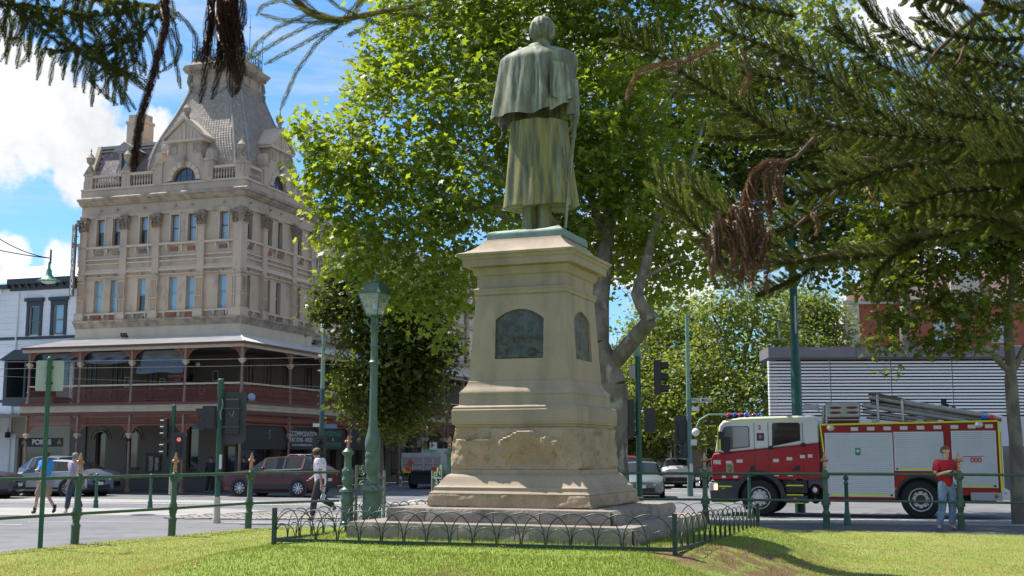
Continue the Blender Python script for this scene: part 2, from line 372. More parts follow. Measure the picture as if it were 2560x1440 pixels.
def grass():
    rs = np.random.RandomState(5); n = 230000
    y = 12.6+14.4*rs.rand(n)**1.55; x = (rs.rand(n)-.5)*2*(y*.46+.3)
    V = []; keep = []
    # bare spots of the lawn hold no blades
    for i in range(n):
        xi, yi = x[i], y[i]
        if yi > edge_y(xi)-.02: continue
        d = Vector((xi, yi))-MC; a, b = abs(d.dot(MU)), abs(d.dot(MV))
        if max(a, b) < 2.16: continue
        if ((xi-2.95)*.9)**2+((yi-15.5)*.75)**2 < .95 and rs.rand() < .8 and nz(xi, yi, 0, 2.5) > -.25: continue
        if ((xi-2.0)*3)**2+((yi-15.15)*4)**2 < .5: continue
        keep.append((xi, yi, lawn_z(xi, yi), min(1, max(0, (max(a, b)-2.16)/.12))))
    K = np.array(keep); n = len(K); ang = rs.rand(n)*2*pi; h = (.020+.022*rs.rand(n))*(1+1.1*(1-K[:, 3]))*np.where(K[:, 0] > 4.6, .75, 1); w = .0045+.003*rs.rand(n)
    lean = (rs.rand(n)-.5)*.035; la = rs.rand(n)*2*pi
    dx, dy = np.cos(ang)*w, np.sin(ang)*w
    P = np.stack([K[:, 0]-dx, K[:, 1]-dy, K[:, 2]-.004, K[:, 0]+dx, K[:, 1]+dy, K[:, 2]-.004, K[:, 0]+lean*np.cos(la), K[:, 1]+lean*np.sin(la), K[:, 2]+h], 1).reshape(-1, 3)
    F = np.arange(3*n).reshape(-1, 3)
    dry = np.clip((K[:, 0]-3.6)/1.5, 0, 1)*.95+np.clip((-K[:, 0]-3.6)/1.0, 0, 1)*.75
    pat = .5+.5*np.sin(K[:, 0]*1.9+2*np.sin(K[:, 1]*.9))*np.cos(K[:, 1]*1.3+K[:, 0]*.7)
    tint = np.clip(rs.rand(n)*.45+dry*(.28+.6*pat), 0, 1)
    me = np_mesh('grass', P, F, leafmat('grass_blade', (.135, .215, .028), (.44, .40, .20), .45, .2, (1.5, 1.3, .7)), tint)
    link('lawn_grass', me, None, kind='stuff')
grass()

# ------------------------------------------------ monument
SAND = mat('sandstone', (.385, .295, .205), .82, c2=(.315, .25, .18), sc=1.6, bump=.35, bs=70, grain=.10, c3=(.23, .195, .14), sc3=2.2, lo3=.50, hi3=.72, stretch=(1, 1, .35))
SANDR = mat('sandstone_rough', (.40, .30, .20), .9, c2=(.31, .225, .14), sc=2.5, bump=.8, bs=22, grain=.12, c3=(.20, .155, .09), sc3=7, lo3=.56, hi3=.72)
BLUE = mat('granite_step', (.30, .25, .205), .9, c2=(.22, .185, .155), sc=3, bump=.9, bs=26, grain=.14, c3=(.11, .105, .07), sc3=6, lo3=.58, hi3=.72)
def sqring(w, z, n=1, jit=None, ch=0.0):
    """square ring, n segments a side, optional roughness"""
    pts = []
    cs = [(-w, -w), (w, -w), (w, w), (-w, w)]
    for i in range(4):
        a, b = cs[i], cs[(i+1) % 4]
        for k in range(n):
            t = k/n; pts.append([a[0]+(b[0]-a[0])*t, a[1]+(b[1]-a[1])*t, z])
    return pts
def rockface(w0, w1, z0, z1, amp, n=46, m=16, ledges=(), seed=0, edge=.35):
    b = M(); rings = []
    for j in range(m+1):
        t = j/m; z = z0+(z1-z0)*t; w = w0+(w1-w0)*t; ring = []
        for p in sqring(w, z, n):
            x, y, _ = p; e = min(1, t/.06, (1-t)/.06)*1.0
            L_ = max(abs(x), abs(y)); nx, ny = (x/L_ if abs(abs(x)-L_) < 1e-6 else 0), (y/L_ if abs(abs(y)-L_) < 1e-6 else 0)
            s = x if abs(ny) > .5 else y
            d = amp*(.25+.9*nz(s*.9+seed, z*1.4+(3 if abs(ny) > .5 else 9), seed, 1.6))
            d += amp*.35*nz(s+seed*2, z, 5+nx*3+ny, 7)
            for (sa, sb, za, zb, am, ff) in ledges.get((round(nx), round(ny)), []) if ledges else []:
                if sa <= s <= sb:
                    zl = za+(zb-za)*(s-sa)/(sb-sa)+ff*(.05*abs(sin(s*4.1+seed))+.025*sin(s*11))
                    fade = min(1, (s-sa)/.15, (sb-s)/.15)
                    if z < zl: d += am*1.7*fade*max(0, 1-(zl-z)/.46)
            d *= e
            ring.append((x+nx*d, y+ny*d, z))
        rings.append(ring)
    b.loft(rings, True, True); return b
def build_monument():
    mt = thing('monument_pedestal', 'tall tan sandstone pedestal with relief plaques and stone steps on the lawn', 'monument', (MC.x, MC.y, 0), -TH)
    def prof(name, pr, m=SAND, bev=.006):
        b = M(); b.loft([sqring(w, z) for w, z in pr]); return b.obj(name, m, mt, 30, bevel=bev)
    # steps: blocks laid end to end
    def step(w, z0, z1, cuts, seed):
        for side in range(4):
            for k, (a, c) in enumerate(zip(cuts, cuts[1:])):
                b = M(); nx, nzz = max(4, int((c-a)*9)), 5; front = []; dpt = .62
                A, C = a*w, c*w
                if side % 2 == 0: pass
                rings = []
                g = .006
                for j in range(nzz+1):
                    z = z0+(z1-z0)*j/nzz; row = []
                    for i in range(nx+1):
                        s = A+g+(C-A-2*g)*i/nx
                        e = 1 if 0 < j < nzz else .35
                        d = .038*e*(.5+1.5*nz(s+seed, z+side*7, seed, 3.1))+.015*e*nz(s, z, side, 14)
                        if j == nzz: d = .02*nz(s+side*5, 0, seed, 5)
                        lim = 0
                        row.append((s, -w-d, z))
                    rings.append(row)
                b.loft(rings, False, False)
                # top, ends
                top = [p for p in rings[-1]]; n_ = len(top)
                in0, in1 = A+g, C-g
                if k == 0: in0 = max(in0, -w+dpt)
                if k == len(cuts)-2: in1 = min(in1, w-dpt)
                back = [(in0+(in1-in0)*i/nx, -w+dpt, z1) for i in range(nx+1)]
                b.loft([top, back], False, False)
                for col in (0, nx):
                    s_ = [r[col] for r in rings]; bb = back[0] if col == 0 else back[-1]
                    b.add(s_+[(bb[0], bb[1], z1), (bb[0], bb[1], z0)], [tuple(range(len(s_)+2))])
                o = b.obj('step_stone', BLUE, mt, 40); o.rotation_euler = (0, 0, side*pi/2)
    step(2.14, .20, .655, [-1, -.62, -.18, .22, .6, 1], 1)
    step(1.72, .60, .848, [-1, -.64, -.02, .40, 1], 4)
    b = M(); b.box(-1.5, 1.5, -1.5, 1.5, .3, .6535); b.box(-1.3, 1.3, -1.3, 1.3, .65, .846); b.obj('step_core', BLUE, mt, 0)
    o = rockface(1.255, 1.25, .852, 1.045, .055, 60, 8, seed=3).obj('plinth_rock_course', SANDR, mt, 60)
    prof('base_moulding', [(1.262, 1.047), (1.235, 1.078), (1.21, 1.082), (1.205, 1.142), (1.18, 1.150), (1.155, 1.175), (1.12, 1.23), (1.095, 1.275), (1.06, 1.315), (1.03, 1.33), (1.012, 1.332), (1.01, 1.40), (.99, 1.404)])
    led = {(0, -1): [(-1.0, -.28, 1.80, 1.83, .07, 1), (-.30, .42, 1.80, 1.98, .085, 1), (.35, .62, 1.90, 1.86, .05, 1), (.55, .80, 1.80, 1.76, .06, .6)], (1, 0): [(-.6, .3, 1.85, 1.9, .04, 1)]}
    rockface(1.005, .965, 1.406, 2.03, .060, 64, 26, ledges=led, seed=11).obj('rock_faced_block', SANDR, mt, 60)
    prof('lower_cornice', [(.965, 2.032), (.975, 2.07), (1.005, 2.075), (1.005, 2.10), (1.012, 2.108), (1.012, 2.292), (1.0, 2.30), (.998, 2.335), (.93, 2.365), (.922, 2.38), (.922, 2.51), (.915, 2.515), (.925, 2.53), (.925, 2.555), (.908, 2.585), (.875, 2.62), (.845, 2.66), (.83, 2.70), (.822, 2.738), (.812, 2.741)])
    # die with arched recess on two faces
    b = M(); z0, z1, w0, w1 = 2.742, 4.065, .812, .732
    WW = lambda z: w0+(w1-w0)*(z-z0)/(z1-z0)
    def face(k, hw, za, zs, zc):
        """front face in local frame (s, outward) with arched recess; k quarter turns"""
        T = Matrix.Rotation(k*pi/2, 4, 'Z'); b.T = T
        n = 14; out = []; inn = []
        arc = [(-hw, za)]+[(-hw+2*hw*i/n, zs+(zc-zs)*sqrt(max(0, 1-(2*i/n-1)**2))**1.0*.999) for i in range(n+1)]+[(hw, za)]
        # gentle segmental arch
        arc = [(-hw, za)]+[(-hw+2*hw*i/n, zs+(zc-zs)*(1-(2*i/n-1)**2)) for i in range(n+1)]+[(hw, za)]
        def P(s, z, ins=0): return (s, -WW(z)+ins, z)
        # side strips
        for sg in (-1, 1):
            zz = [z0, za, zs, z1]
            b.loft([[P(sg*WW(z), z) for z in zz], [P(sg*hw, z) for z in zz]], False, False)
        b.add([P(-hw, z0), P(hw, z0), P(hw, za), P(-hw, za)], [(0, 1, 2, 3)])
        top = [P(s, z1) for s, z in arc[1:-1]]; low = [P(s, z) for s, z in arc[1:-1]]
        b.loft([low, top], False, False)
        ring = [P(s, z) for s, z in arc]; rin = [P(s, z, .045) for s, z in arc]
        b.loft([ring, rin], True, False)
    face(0, .395, 3.07, 3.68, 3.835); face(1, .395, 3.07, 3.68, 3.835)
    b.T = None
    for k in (2, 3):
        b.T = Matrix.Rotation(k*pi/2, 4, 'Z'); b.add([(-w0, -w0, z0), (w0, -w0, z0), (w1, -w1, z1), (-w1, -w1, z1)], [(0, 1, 2, 3)])
    b.T = None; b.add([(-w1, -w1, z1), (w1, -w1, z1), (w1, w1, z1), (-w1, w1, z1)], [(0, 1, 2, 3)])
    b.obj('die', SAND, mt, 20)
    bron = mat('plaque_bronze', (.052, .052, .050), .5, .3, c2=(.095, .105, .095), sc=7, bump=.3, bs=40)
    bron2 = mat('plaque_bronze_pale', (.16, .155, .125), .55, .35, c2=(.09, .09, .075), sc=6, bump=.3, bs=40)
    for k, m_ in ((0, bron), (1, bron2)):
        # relief plaque: heightfield of cloud, ground and figures
        b = M(); nx, nq = 56, 60; hw = .394; rows = []
        figs = [(-.24, .30, .045, .10), (-.24, .42, .03, .035), (-.05, .33, .05, .09), (-.05, .45, .03, .035), (.17, .31, .05, .10), (.17, .44, .032, .035), (-.25, .15, .03, .14), (.0, .12, .03, .16), (.2, .13, .05, .10)] if k == 0 else \
               [(-.2, .35, .03, .25), (-.1, .3, .025, .2), (-.28, .25, .03, .2), (-.2, .1, .08, .06)]
        for j in range(nq+1):
            row = []
            for i in range(nx+1):
                s = -hw+2*hw*i/nx; zc = 3.68+.155*(1-(s/hw)**2); z = 3.07+(zc-3.07)*j/nq
                d = .016*nz(s*1.2, z, k*3, 5)+.010*nz(s, z, 8, 14)
                zz = z-3.07
                for (fx, fz, ra, rb) in figs:
                    q = ((s-fx)/ra)**2+((zz-fz)/rb)**2
                    if q < 1: d += .036*sqrt(1-q)
                if k == 0:
                    l = abs(zz-(.335-.05*(s+.1)))
                    if l < .012 and s > -.3: d += .02
                    if zz < .07: d += .018
                    q = ((s-.22)/.09)**2+((zz-.10)/.05)**2
                    if .55 < q < 1: d += .02
                d *= min(1, min(hw-abs(s), zc-z, z-3.07)/.012+.15)
                row.append((s, -(WW(z))+.040-d, z))
            rows.append(row)
        b.loft(rows, False, False)
        o = b.obj('relief_plaque', m_, mt, 60, label=('dark bronze relief plaque with figures at a windlass' if k == 0 else 'pale weathered relief plaque on the side face')); o.rotation_euler = (0, 0, k*pi/2)
    prof('frieze', [(.735, 4.067), (.752, 4.075), (.757, 4.10), (.757, 4.13), (.77, 4.14), (.77, 4.168), (.722, 4.182), (.716, 4.19), (.722, 4.37), (.74, 4.378), (.765, 4.41), (.775, 4.46), (.80, 4.49), (.80, 4.504)])
    prof('upper_cornice', [(.80, 4.505), (.895, 4.509), (.897, 4.612), (.908, 4.618), (.925, 4.64), (.932, 4.665), (.955, 4.672), (.967, 4.69), (.965, 4.715), (.90, 4.735), (.82, 4.772), (.74, 4.83), (.68, 4.89), (.645, 4.935), (.637, 4.957)], SAND)
    # bronze plinth under the statue
    return mt
build_monument()

# ------------------------------------------------ statue
VERD = mat('verdigris_bronze', (.19, .20, .12), .65, .0, c2=(.065, .075, .05), sc=2.2, lo=.38, hi=.62, bump=.3, bs=40, stretch=(2.6, 2.6, .35), c3=(.30, .32, .23), sc3=3.5, lo3=.50, hi3=.66, grain=.08)
VERY = mat('lichen_bronze', (.235, .215, .060), .7, .0, c2=(.06, .068, .045), sc=2.6, lo=.44, hi=.62, bump=.3, bs=40, stretch=(3.2, 3.2, .28), c3=(.20, .26, .19), sc3=3, lo3=.54, hi3=.68, grain=.10)
VERP = mat('plinth_verdigris', (.23, .315, .25), .6, .2, c2=(.16, .21, .165), sc=4, bump=.3, bs=40)
def skin(name, nodes, edges, mt, parent, sub=1, root=0, **k):
    me = bpy.data.meshes.new(name); me.from_pydata([n[:3] for n in nodes], edges, []); o = bpy.data.objects.new(name, me); COL.objects.link(o)
    md = o.modifiers.new('s', 'SKIN'); md.use_smooth_shade = True
    for i, n in enumerate(nodes):
        r = n[3]; sv = me.skin_vertices[0].data[i]; sv.radius = r if isinstance(r, tuple) else (r, r); sv.use_root = (i == root)
    s = o.modifiers.new('d', 'SUBSURF'); s.levels = sub; s.render_levels = sub
    bpy.context.view_layer.update()
    m2 = bpy.data.meshes.new_from_object(o.evaluated_get(bpy.context.evaluated_depsgraph_get())); bpy.data.objects.remove(o)
    m2.materials.clear(); m2.materials.append(mt); m2.polygons.foreach_set('use_smooth', [True]*len(m2.polygons))
    return link(name, m2, parent, **k)
def hand_nodes(w, d, side, sc=1.0, curl=.5):
    """wrist w, direction d (down the forearm); returns nodes, edges relative to index 0 = wrist"""
    w = Vector(w); d = Vector(d).normalized(); s = d.cross(Vector((0, 0, 1)));
    if s.length < .2: s = Vector((0, 1, 0))
    s.normalize(); f = s.cross(d).normalized()
    N_ = [(*w, .026*sc)]; E_ = []
    palm = w+d*.055*sc; N_.append((*palm, .034*sc)); E_.append((0, 1))
    for i, (o_, l) in enumerate(((-.030, .060), (-.010, .072), (.011, .067), (.030, .052))):
        b0 = palm+s*o_*sc+d*.025*sc; b1 = b0+d*l*.5*sc+f*side*.008*sc; b2 = b1+d*l*.45*(1-curl)*sc+f*side*l*curl*.6*sc
        k = len(N_); N_ += [(*b0, .0105*sc), (*b1, .0095*sc), (*b2, .008*sc)]; E_ += [(1, k), (k, k+1), (k+1, k+2)]
    t0 = w+d*.03*sc-s*.035*sc; t1 = t0+d*.035*sc-s*.012*sc+f*side*.012*sc; k = len(N_); N_ += [(*t0, .011*sc), (*t1, .0095*sc)]; E_ += [(0, k), (k, k+1)]
    return N_, E_
def build_statue():
    st = thing('bronze_statue', 'green bronze statue of a man in cape and long coat holding a cane', 'statue', (MC.x+.03, MC.y, 4.958), -TH*.75)
    b = M(); n = 10
    def pl(w, z, j):
        r = []
        for p in sqring(w, z, n):
            r.append((p[0]+(j*nz(p[0], p[1], z, 3) if j else 0), p[1]+(j*nz(p[1], p[0], z, 3) if j else 0), z+(j*1.3*nz(p[0], p[1], 7, 2.5) if j else 0)))
        return r
    b.loft([pl(.628, 0, 0), pl(.628, .085, 0), pl(.61, .115, .004), pl(.56, .135, .03), pl(.35, .150, .04), pl(.05, .16, .04)])
    b.obj('plinth', VERP, st, 40).rotation_euler = (0, 0, -TH*.25)
    Z = .14
    # legs: trouser tubes and shoes
    for sx, nm in ((-.13, 0), (.10, 1)):
        b = M(); rings = []
        for z, rx, ry in ((0, .135, .16), (.1, .125, .135), (.3, .12, .13), (.5, .135, .15), (.8, .16, .18)):
            rings.append([(sx+rx*cos(a)*(1+.06*cos(3*a+z*9+nm)), .0+ry*sin(a)*(1+.05*sin(4*a+z*7)), Z+z+.03) for a in [2*pi*i/24 for i in range(24)]])
        b.loft(rings); b.obj('trouser_leg', VERY, st, 50)
        b = M(); b.sph((sx, .10, Z+.045), (.105, .24, .075), 14, 8); b.obj('shoe', VERD, st, 60)
    # long coat
    b = M(); rings = []; n = 96
    zs = [.52+i*(1.80-.52)/26 for i in range(27)]
    for z in zs:
        t = (z-.52)/(1.80-.52); rx = .615-.20*t+.05*t*t; ry = .40-.07*t; ring = []
        for i in range(n):
            a = 2*pi*i/n; fold = (.055*(1-.55*t))*(sin(7*a+.6*t)+.55*sin(12*a+1.3-t)+.35*sin(3*a+.4))*.55
            if abs(a-3*pi/2) < .9: fold += -.03*exp(-((a-4.62)/.05)**2)*(1-.2*t)+.03*exp(-((a-4.95)/.10)**2)-.025*exp(-((a-5.2)/.05)**2)
            zz = z+(.02*sin(5*a) if z == zs[0] else 0)
            ring.append(((rx+fold)*cos(a)+.03*(1-t), (ry+fold)*sin(a), Z+zz-.16+.03))
        rings.append(ring)
    b.loft(rings); b.obj('coat', VERY, st, 60)
    # cape: bell from shoulders to waist, right side thrown back over the arm
    b = M(); rings = []; m = 30; n = 120; ZT, ZB = 2.99, 1.90
    for j in range(m+1):
        t = j/m; z = ZT-(ZT-ZB)*t
        if t < .22: rx = .12+.53*sin(t/.22*pi/2)**.85; ry = .11+.22*sin(t/.22*pi/2)
        else: q = (t-.22)/.78; rx = .65+.13*q**.9; ry = .33+.10*q
        ring = []
        for i in range(n):
            a = 2*pi*i/n; am = .042*ss(.1, .9, t)
            f = am*(.8*sin(9*a+.5)+.5*sin(14*a+1.9*t)+.5*sin(5*a-.8))
            f += -.030*exp(-((a-4.35)/.07)**2)*ss(.1, .4, t)+.035*exp(-((a-4.9)/.10)**2)*ss(.05, .4, t)-.035*exp(-((a-5.22)/.06)**2)*ss(.1, .4, t)-.02*exp(-((a-4.0)/.07)**2)*ss(.1, .4, t)
            x = (rx+f)*cos(a); y = (ry+f*.9)*sin(a)
            if cos(a) > .3 and t > .22: x -= .115*ss(.22, .6, t)*ss(.3, .8, cos(a))
            if cos(a) < -.5: x -= .02*t
            zz = z-(.045*sin(3*a+1)+.03*sin(7*a))*t**3*.6
            if cos(a) > .2: zz += .17*ss(.25, .9, cos(a))*t**2
            ring.append((x+.02-.015*(1-t), y, Z+zz-.16+.03))
        rings.append(ring)
    # turn the hem inward a little so that it has thickness
    rings.append([(p[0]*.965, p[1]*.95, p[2]+.012) for p in rings[-1]]); rings.append([(p[0]*.86, p[1]*.85, p[2]+.35) for p in rings[-2]])
    b.loft(rings, True, False); b.obj('cape', VERD, st, 70)
    # the cape thrown back over the right arm in overlapping folds
    for k, (zt, zb, g_) in enumerate(((2.62, 2.10, .030), (2.36, 1.93, .012))):
        b = M(); rows = []
        for j in range(13):
            t = j/12; row = []
            for i in range(29):
                s_ = i/28; a = radians(-62+92*s_); rr = .66+.03*t+g_; lo_ = zb+.10*s_-.05*sin(s_*9+k*2); z = zt+(lo_-zt)*t
                f = .022*sin(10*a+k*1.7)*t+.03*t*sin(pi*s_)
                row.append(((rr+f-.10)*cos(a)+.02, (.43+g_+f)*sin(a), Z+z-.13))
            rows.append(row)
        rows.append([(x*.95, y*.95, z+.015) for x, y, z in rows[-1]]); b.loft(rows, False, False); b.obj('cape_fold', VERD, st, 70)
    # collar
    b = M(); b.lathe([(.23, 2.84), (.20, 2.92), (.17, 2.99), (.15, 3.0), (.14, 2.93)], 28, (.02, 0, Z-.13), False); b.obj('collar', VERD, st, 60)
    # head, ears, hair
    hx, hy, hz = .075, .03, Z+3.075
    hn = [(hx, hy, Z+2.74, .115), (hx, hy+.01, Z+2.90, .11), (hx, hy+.02, hz-.06, (.15, .16)), (hx, hy+.03, hz+.08, (.165, .175)), (hx, hy+.02, hz+.19, .11), (hx+.02, hy+.20, hz-.02, .035), (hx+.165, hy+.02, hz-.02, .03), (hx-.165, hy+.02, hz-.02, .03), (hx+.01, hy+.15, hz-.14, .06)]
    skin('head', hn, [(0, 1), (1, 2), (2, 3), (3, 4), (2, 5), (2, 6), (2, 7), (1, 8)], VERD, st, 2)
    b = M(); rings = []; n = 60
    for j in range(19):
        t = j/18; ph = radians(-44+134*t); q = cos(ph); ring = []
        for i in range(n):
            a = 2*pi*i/n; lock = .013*sin(17*a+6*t+2*sin(3*a))+.010*sin(29*a-9*t)
            f = 1 if sin(a) < .45 else 1-.25*(sin(a)-.45)/.55
            r = .205*f+lock*(1.1-t); ring.append((hx+r*q*cos(a), hy+(r*1.06)*q*sin(a)-.01, hz+.03+.215*sin(ph)+.012*sin(13*a)*(1-t)))
        rings.append(ring)
    b.loft(rings); b.obj('hair', VERD, st, 70)
    # arms, cuffs, hands, cane
    for sx, wr, sid in ((-1, (-.545, -.02, Z+1.68), -1), (1, (.60, -.10, Z+1.74), 1)):
        b = M(); top = (wr[0]-sx*.04, wr[1]+.02, wr[2]+.50); pts = [top, (wr[0]-sx*.01, wr[1]+.01, wr[2]+.25), (wr[0], wr[1], wr[2]+.09), (wr[0], wr[1], wr[2]-.02)]
        b.tube(pts, [.13, .12, .115, .118], 18); b.obj('sleeve', VERD, st, 50)
        nd_, ed_ = hand_nodes((wr[0], wr[1], wr[2]+.02), (0.1*sx, -.08, -1), 1, 2.15, .8 if sx > 0 else .45)
        skin('hand', nd_, ed_, VERD, st, 1)
    b = M(); b.tube([(.66, -.16, Z+1.60), (.60, -.22, Z+1.0), (.52, -.30, Z+.02)], [.032, .028, .020], 10); b.tube([(.665, -.155, Z+1.56), (.67, -.15, Z+1.66)], [.04, .05], 10); b.sph((.672, -.15, Z+1.69), .052, 10, 8)
    b.tube([(.645, -.175, Z+1.42), (.642, -.178, Z+1.36)], [.04, .036], 10)
    b.obj('walking_cane', VERD, st, 50)
    st.scale = (1.0, 1.0, 1.10)
build_statue()

# ------------------------------------------------ hooped lawn railing round the monument
IRON = mat('green_black_iron', (.018, .040, .034), .42, .3, c2=(.03, .055, .046), sc=9, spec=.6, c3=(.07, .085, .07), sc3=14, lo3=.62, hi3=.7)
def build_railing():
    hr = thing('hooped_railing', 'low dark green railing of overlapping wire hoops around the monument steps', 'railing', (MC.x, MC.y, 0), -TH)
    W_ = 2.9; corner = {(1, -1): (.46, .90), (-1, -1): (.43, .875), (1, 1): (.37, .80), (-1, 1): (.37, .80)}
    nh = 17; seq = [((-1, -1), (1, -1)), ((1, -1), (1, 1)), ((1, 1), (-1, 1)), ((-1, 1), (-1, -1))]
    for (ca, cb) in seq:
        A = Vector((ca[0]*W_, ca[1]*W_, corner[ca][0])); B = Vector((cb[0]*W_, cb[1]*W_, corner[cb][0]))
        ang = atan2(B.y-A.y, B.x-A.x); slope = (B.z-A.z)/(2*W_)
        b = M(); L_ = 2*W_; b.add([(0, -.02, -.03), (L_, -.02, L_*slope-.03), (L_, .02, L_*slope-.03), (0, .02, -.03), (0, -.02, .022), (L_, -.02, L_*slope+.022), (L_, .02, L_*slope+.022), (0, .02, .022)],
              [(3, 2, 1, 0), (4, 5, 6, 7), (0, 1, 5, 4), (1, 2, 6, 5), (2, 3, 7, 6), (3, 0, 4, 7)])
        rail = b.obj('bottom_rail', IRON, hr, 0, loc=A, rot=ang, bevel=.004)
        p = L_/nh
        big = M().tube([(-p*1.0+p*2*.5*(1-cos(t))*1.0, -.006, .405*sin(t)**.62 if 0 < t < pi else 0) for t in [pi*i/16 for i in range(17)]], .0075, 6).mesh('hoop', IRON, 80)
        big = M().tube([(p*.96*(-cos(t)), -.006, .0+.405*min(1, sin(t))**.75) for t in [pi*i/18 for i in range(19)]], .0075, 6).mesh('hoop', IRON, 80)
        sm = M().tube([(p*.47*(-cos(t)), .008, .205*min(1, sin(t))**.75) for t in [pi*i/12 for i in range(13)]], .0065, 6).mesh('small_hoop', IRON, 80)
        for k in range(1, nh):
            x = k*p; link('hoop', big, hr, A+Vector((cos(ang)*x, sin(ang)*x, slope*x+.015)), ang+R.uniform(-.01, .01))
        for k in range(nh):
            x = (k+.5)*p; link('small_hoop', sm, hr, A+Vector((cos(ang)*x, sin(ang)*x, slope*x+.015)), ang)
        for k in (.33, .66):
            x = k*L_; q = A+Vector((cos(ang)*x, sin(ang)*x, slope*x)); b = M(); b.box(-.022, .022, -.022, .022, -.2, -.02); b.obj('foot', mat('bare_steel', (.22, .2, .17), .7, .4, c2=(.12, .08, .05), sc=20), hr, 0, loc=q, rot=ang)
    for c, (zb, zt) in corner.items():
        b = M(); b.box(-.028, .028, -.028, .028, zb-.22, zt); b.obj('corner_post', IRON, hr, 0, loc=(c[0]*W_, c[1]*W_, 0), bevel=.004)
build_railing()
# ------------------------------------------------ corner hotel
HT = radians(18.5); HU = Vector((cos(HT), -sin(HT), 0)); HV = Vector((sin(HT), cos(HT), 0)); HK = Vector((-12.77, 56.05, 0))
def hw(x, y, z=0): return HK+HU*x+HV*y+Vector((0, 0, z))
STU = mat('hotel_render', (.56, .44, .335), .85, c2=(.47, .375, .285), sc=.9, bump=.15, bs=30, grain=.06, c3=(.30, .25, .20), sc3=1.6, lo3=.54, hi3=.72, stretch=(1, 1, .5))
STUC = mat('hotel_cornice', (.42, .34, .26), .9, c2=(.21, .185, .155), sc=2.6, lo=.42, hi=.66, bump=.3, bs=20, stretch=(1, 1, .6), grain=.08)
STUL = mat('hotel_pale_trim', (.62, .51, .40), .8, c2=(.53, .43, .335), sc=1.5, bump=.1, bs=30)
CREAM = mat('verandah_cream', (.52, .45, .33), .7, c2=(.43, .37, .28), sc=2)
OXB = mat('oxblood_iron', (.16, .036, .024), .55, c2=(.21, .06, .04), sc=4)
RUST = mat('red_brown_lace', (.30, .10, .065), .6, c2=(.22, .07, .045), sc=5)
POSTB = mat('post_brown', (.25, .16, .115), .6, c2=(.2, .125, .09), sc=3)
ROOFT = mat('verandah_roof_sheet', (.60, .575, .53), .5, c2=(.50, .48, .45), sc=.8, spec=.4)
SLATE = mat('mansard_slate', (.15, .12, .13), .7, c2=(.21, .165, .155), sc=3.5, bump=.2, bs=20)
GLAZ = glassmat('sash_glass_sky', (.24, .40, .54), .06)  # blue of the reflected sky is put into the pane colour
GLAD = glassmat('sash_glass_dark', (.03, .038, .045), .05)
SASH = mat('sash_frame', (.22, .10, .07), .6, c2=(.16, .075, .055), sc=8)
SASHC = mat('sash_frame_cream', (.42, .36, .29), .6)
CURT = mat('curtain', (.45, .50, .54), .9, c2=(.33, .37, .42), sc=14, stretch=(6, 6, .3))
DKWALL = mat('hotel_ground_wall_shaded', (.155, .13, .10), .8, c2=(.16, .135, .10), sc=.8, grain=.05)  # street level wall, verandah shade put into its darkened colour
DARK = mat('dark_interior', (.012, .012, .014), .5)
BLK = mat('black_paint', (.015, .017, .02), .45)
TILE_R = mat('terracotta_panel', (.26, .075, .04), .6, c2=(.33, .13, .07), sc=12)
TILE_P = mat('plum_panel', (.14, .085, .11), .6, c2=(.22, .13, .12), sc=12)
TILE_G = mat('sage_panel', (.20, .25, .21), .6, c2=(.28, .20, .12), sc=12)
def tower_mat():
    m = mat('tower_shingle', (.36, .31, .26), .8, c2=(.28, .245, .215), sc=2, grain=.08)
    return m
TOW = tower_mat(); LEADM = mat('lead_flashing', (.34, .32, .30), .55, c2=(.24, .235, .23), sc=3)
hotel = thing('corner_hotel', 'ornate beige Victorian hotel with mansard spire and red iron lace verandahs, left of the monument', 'hotel', HK, -HT)
def wallgrid(b, x0, x1, z0, z1, ops, dep=.2):
    xs = sorted({x0, x1, *[q for o in ops for q in o[:2]]}); zs = sorted({z0, z1, *[q for o in ops for q in o[2:4]]})
    for i in range(len(xs)-1):
        for j in range(len(zs)-1):
            cx, cz = (xs[i]+xs[i+1])/2, (zs[j]+zs[j+1])/2
            if any(o[0] < cx < o[1] and o[2] < cz < o[3] for o in ops): continue
            b.add([(xs[i], 0, zs[j]), (xs[i+1], 0, zs[j]), (xs[i+1], 0, zs[j+1]), (xs[i], 0, zs[j+1])], [(0, 1, 2, 3)])
    for a, c, d, e in [o[:4] for o in ops]:
        b.loft([[(a, 0, d), (c, 0, d), (c, 0, e), (a, 0, e)], [(a, dep, d), (c, dep, d), (c, dep, e), (a, dep, e)]], True, False)
# shared meshes, all facing -y, origin at bottom centre
def sash_mesh(w, h, mt, t=.035, mid=.5):
    b = M(); b.box(-w/2, -w/2+t, 0, .05, 0, h); b.box(w/2-t, w/2, 0, .05, 0, h); b.box(-w/2+t, w/2-t, 0, .05, 0, t*1.3); b.box(-w/2+t, w/2-t, 0, .05, h-t, h); b.box(-w/2+t, w/2-t, -.01, .05, h*mid-t/2, h*mid+t/2)
    return b.mesh('frame', mt, 0)
def pane_mesh(w, h, mt, z0=0): return M().box(-w/2, w/2, .03, .04, z0, z0+h).mesh('pane', mt, 0)
WW_, HL, HUp = .46, 1.6, 1.34
s_frame = {'lo': sash_mesh(WW_, HL, SASHC), 'up': sash_mesh(WW_, HUp, SASH)}
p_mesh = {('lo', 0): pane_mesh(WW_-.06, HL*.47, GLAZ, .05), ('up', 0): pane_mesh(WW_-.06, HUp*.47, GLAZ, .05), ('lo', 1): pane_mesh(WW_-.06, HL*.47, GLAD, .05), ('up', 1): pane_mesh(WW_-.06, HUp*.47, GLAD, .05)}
cur_mesh = {k: M().box(-WW_/2, -.02, .09, .10, 0, h).box(.04, WW_/2, .09, .10, 0, h).mesh('curtain', CURT, 0) for k, h in (('lo', HL), ('up', HUp))}
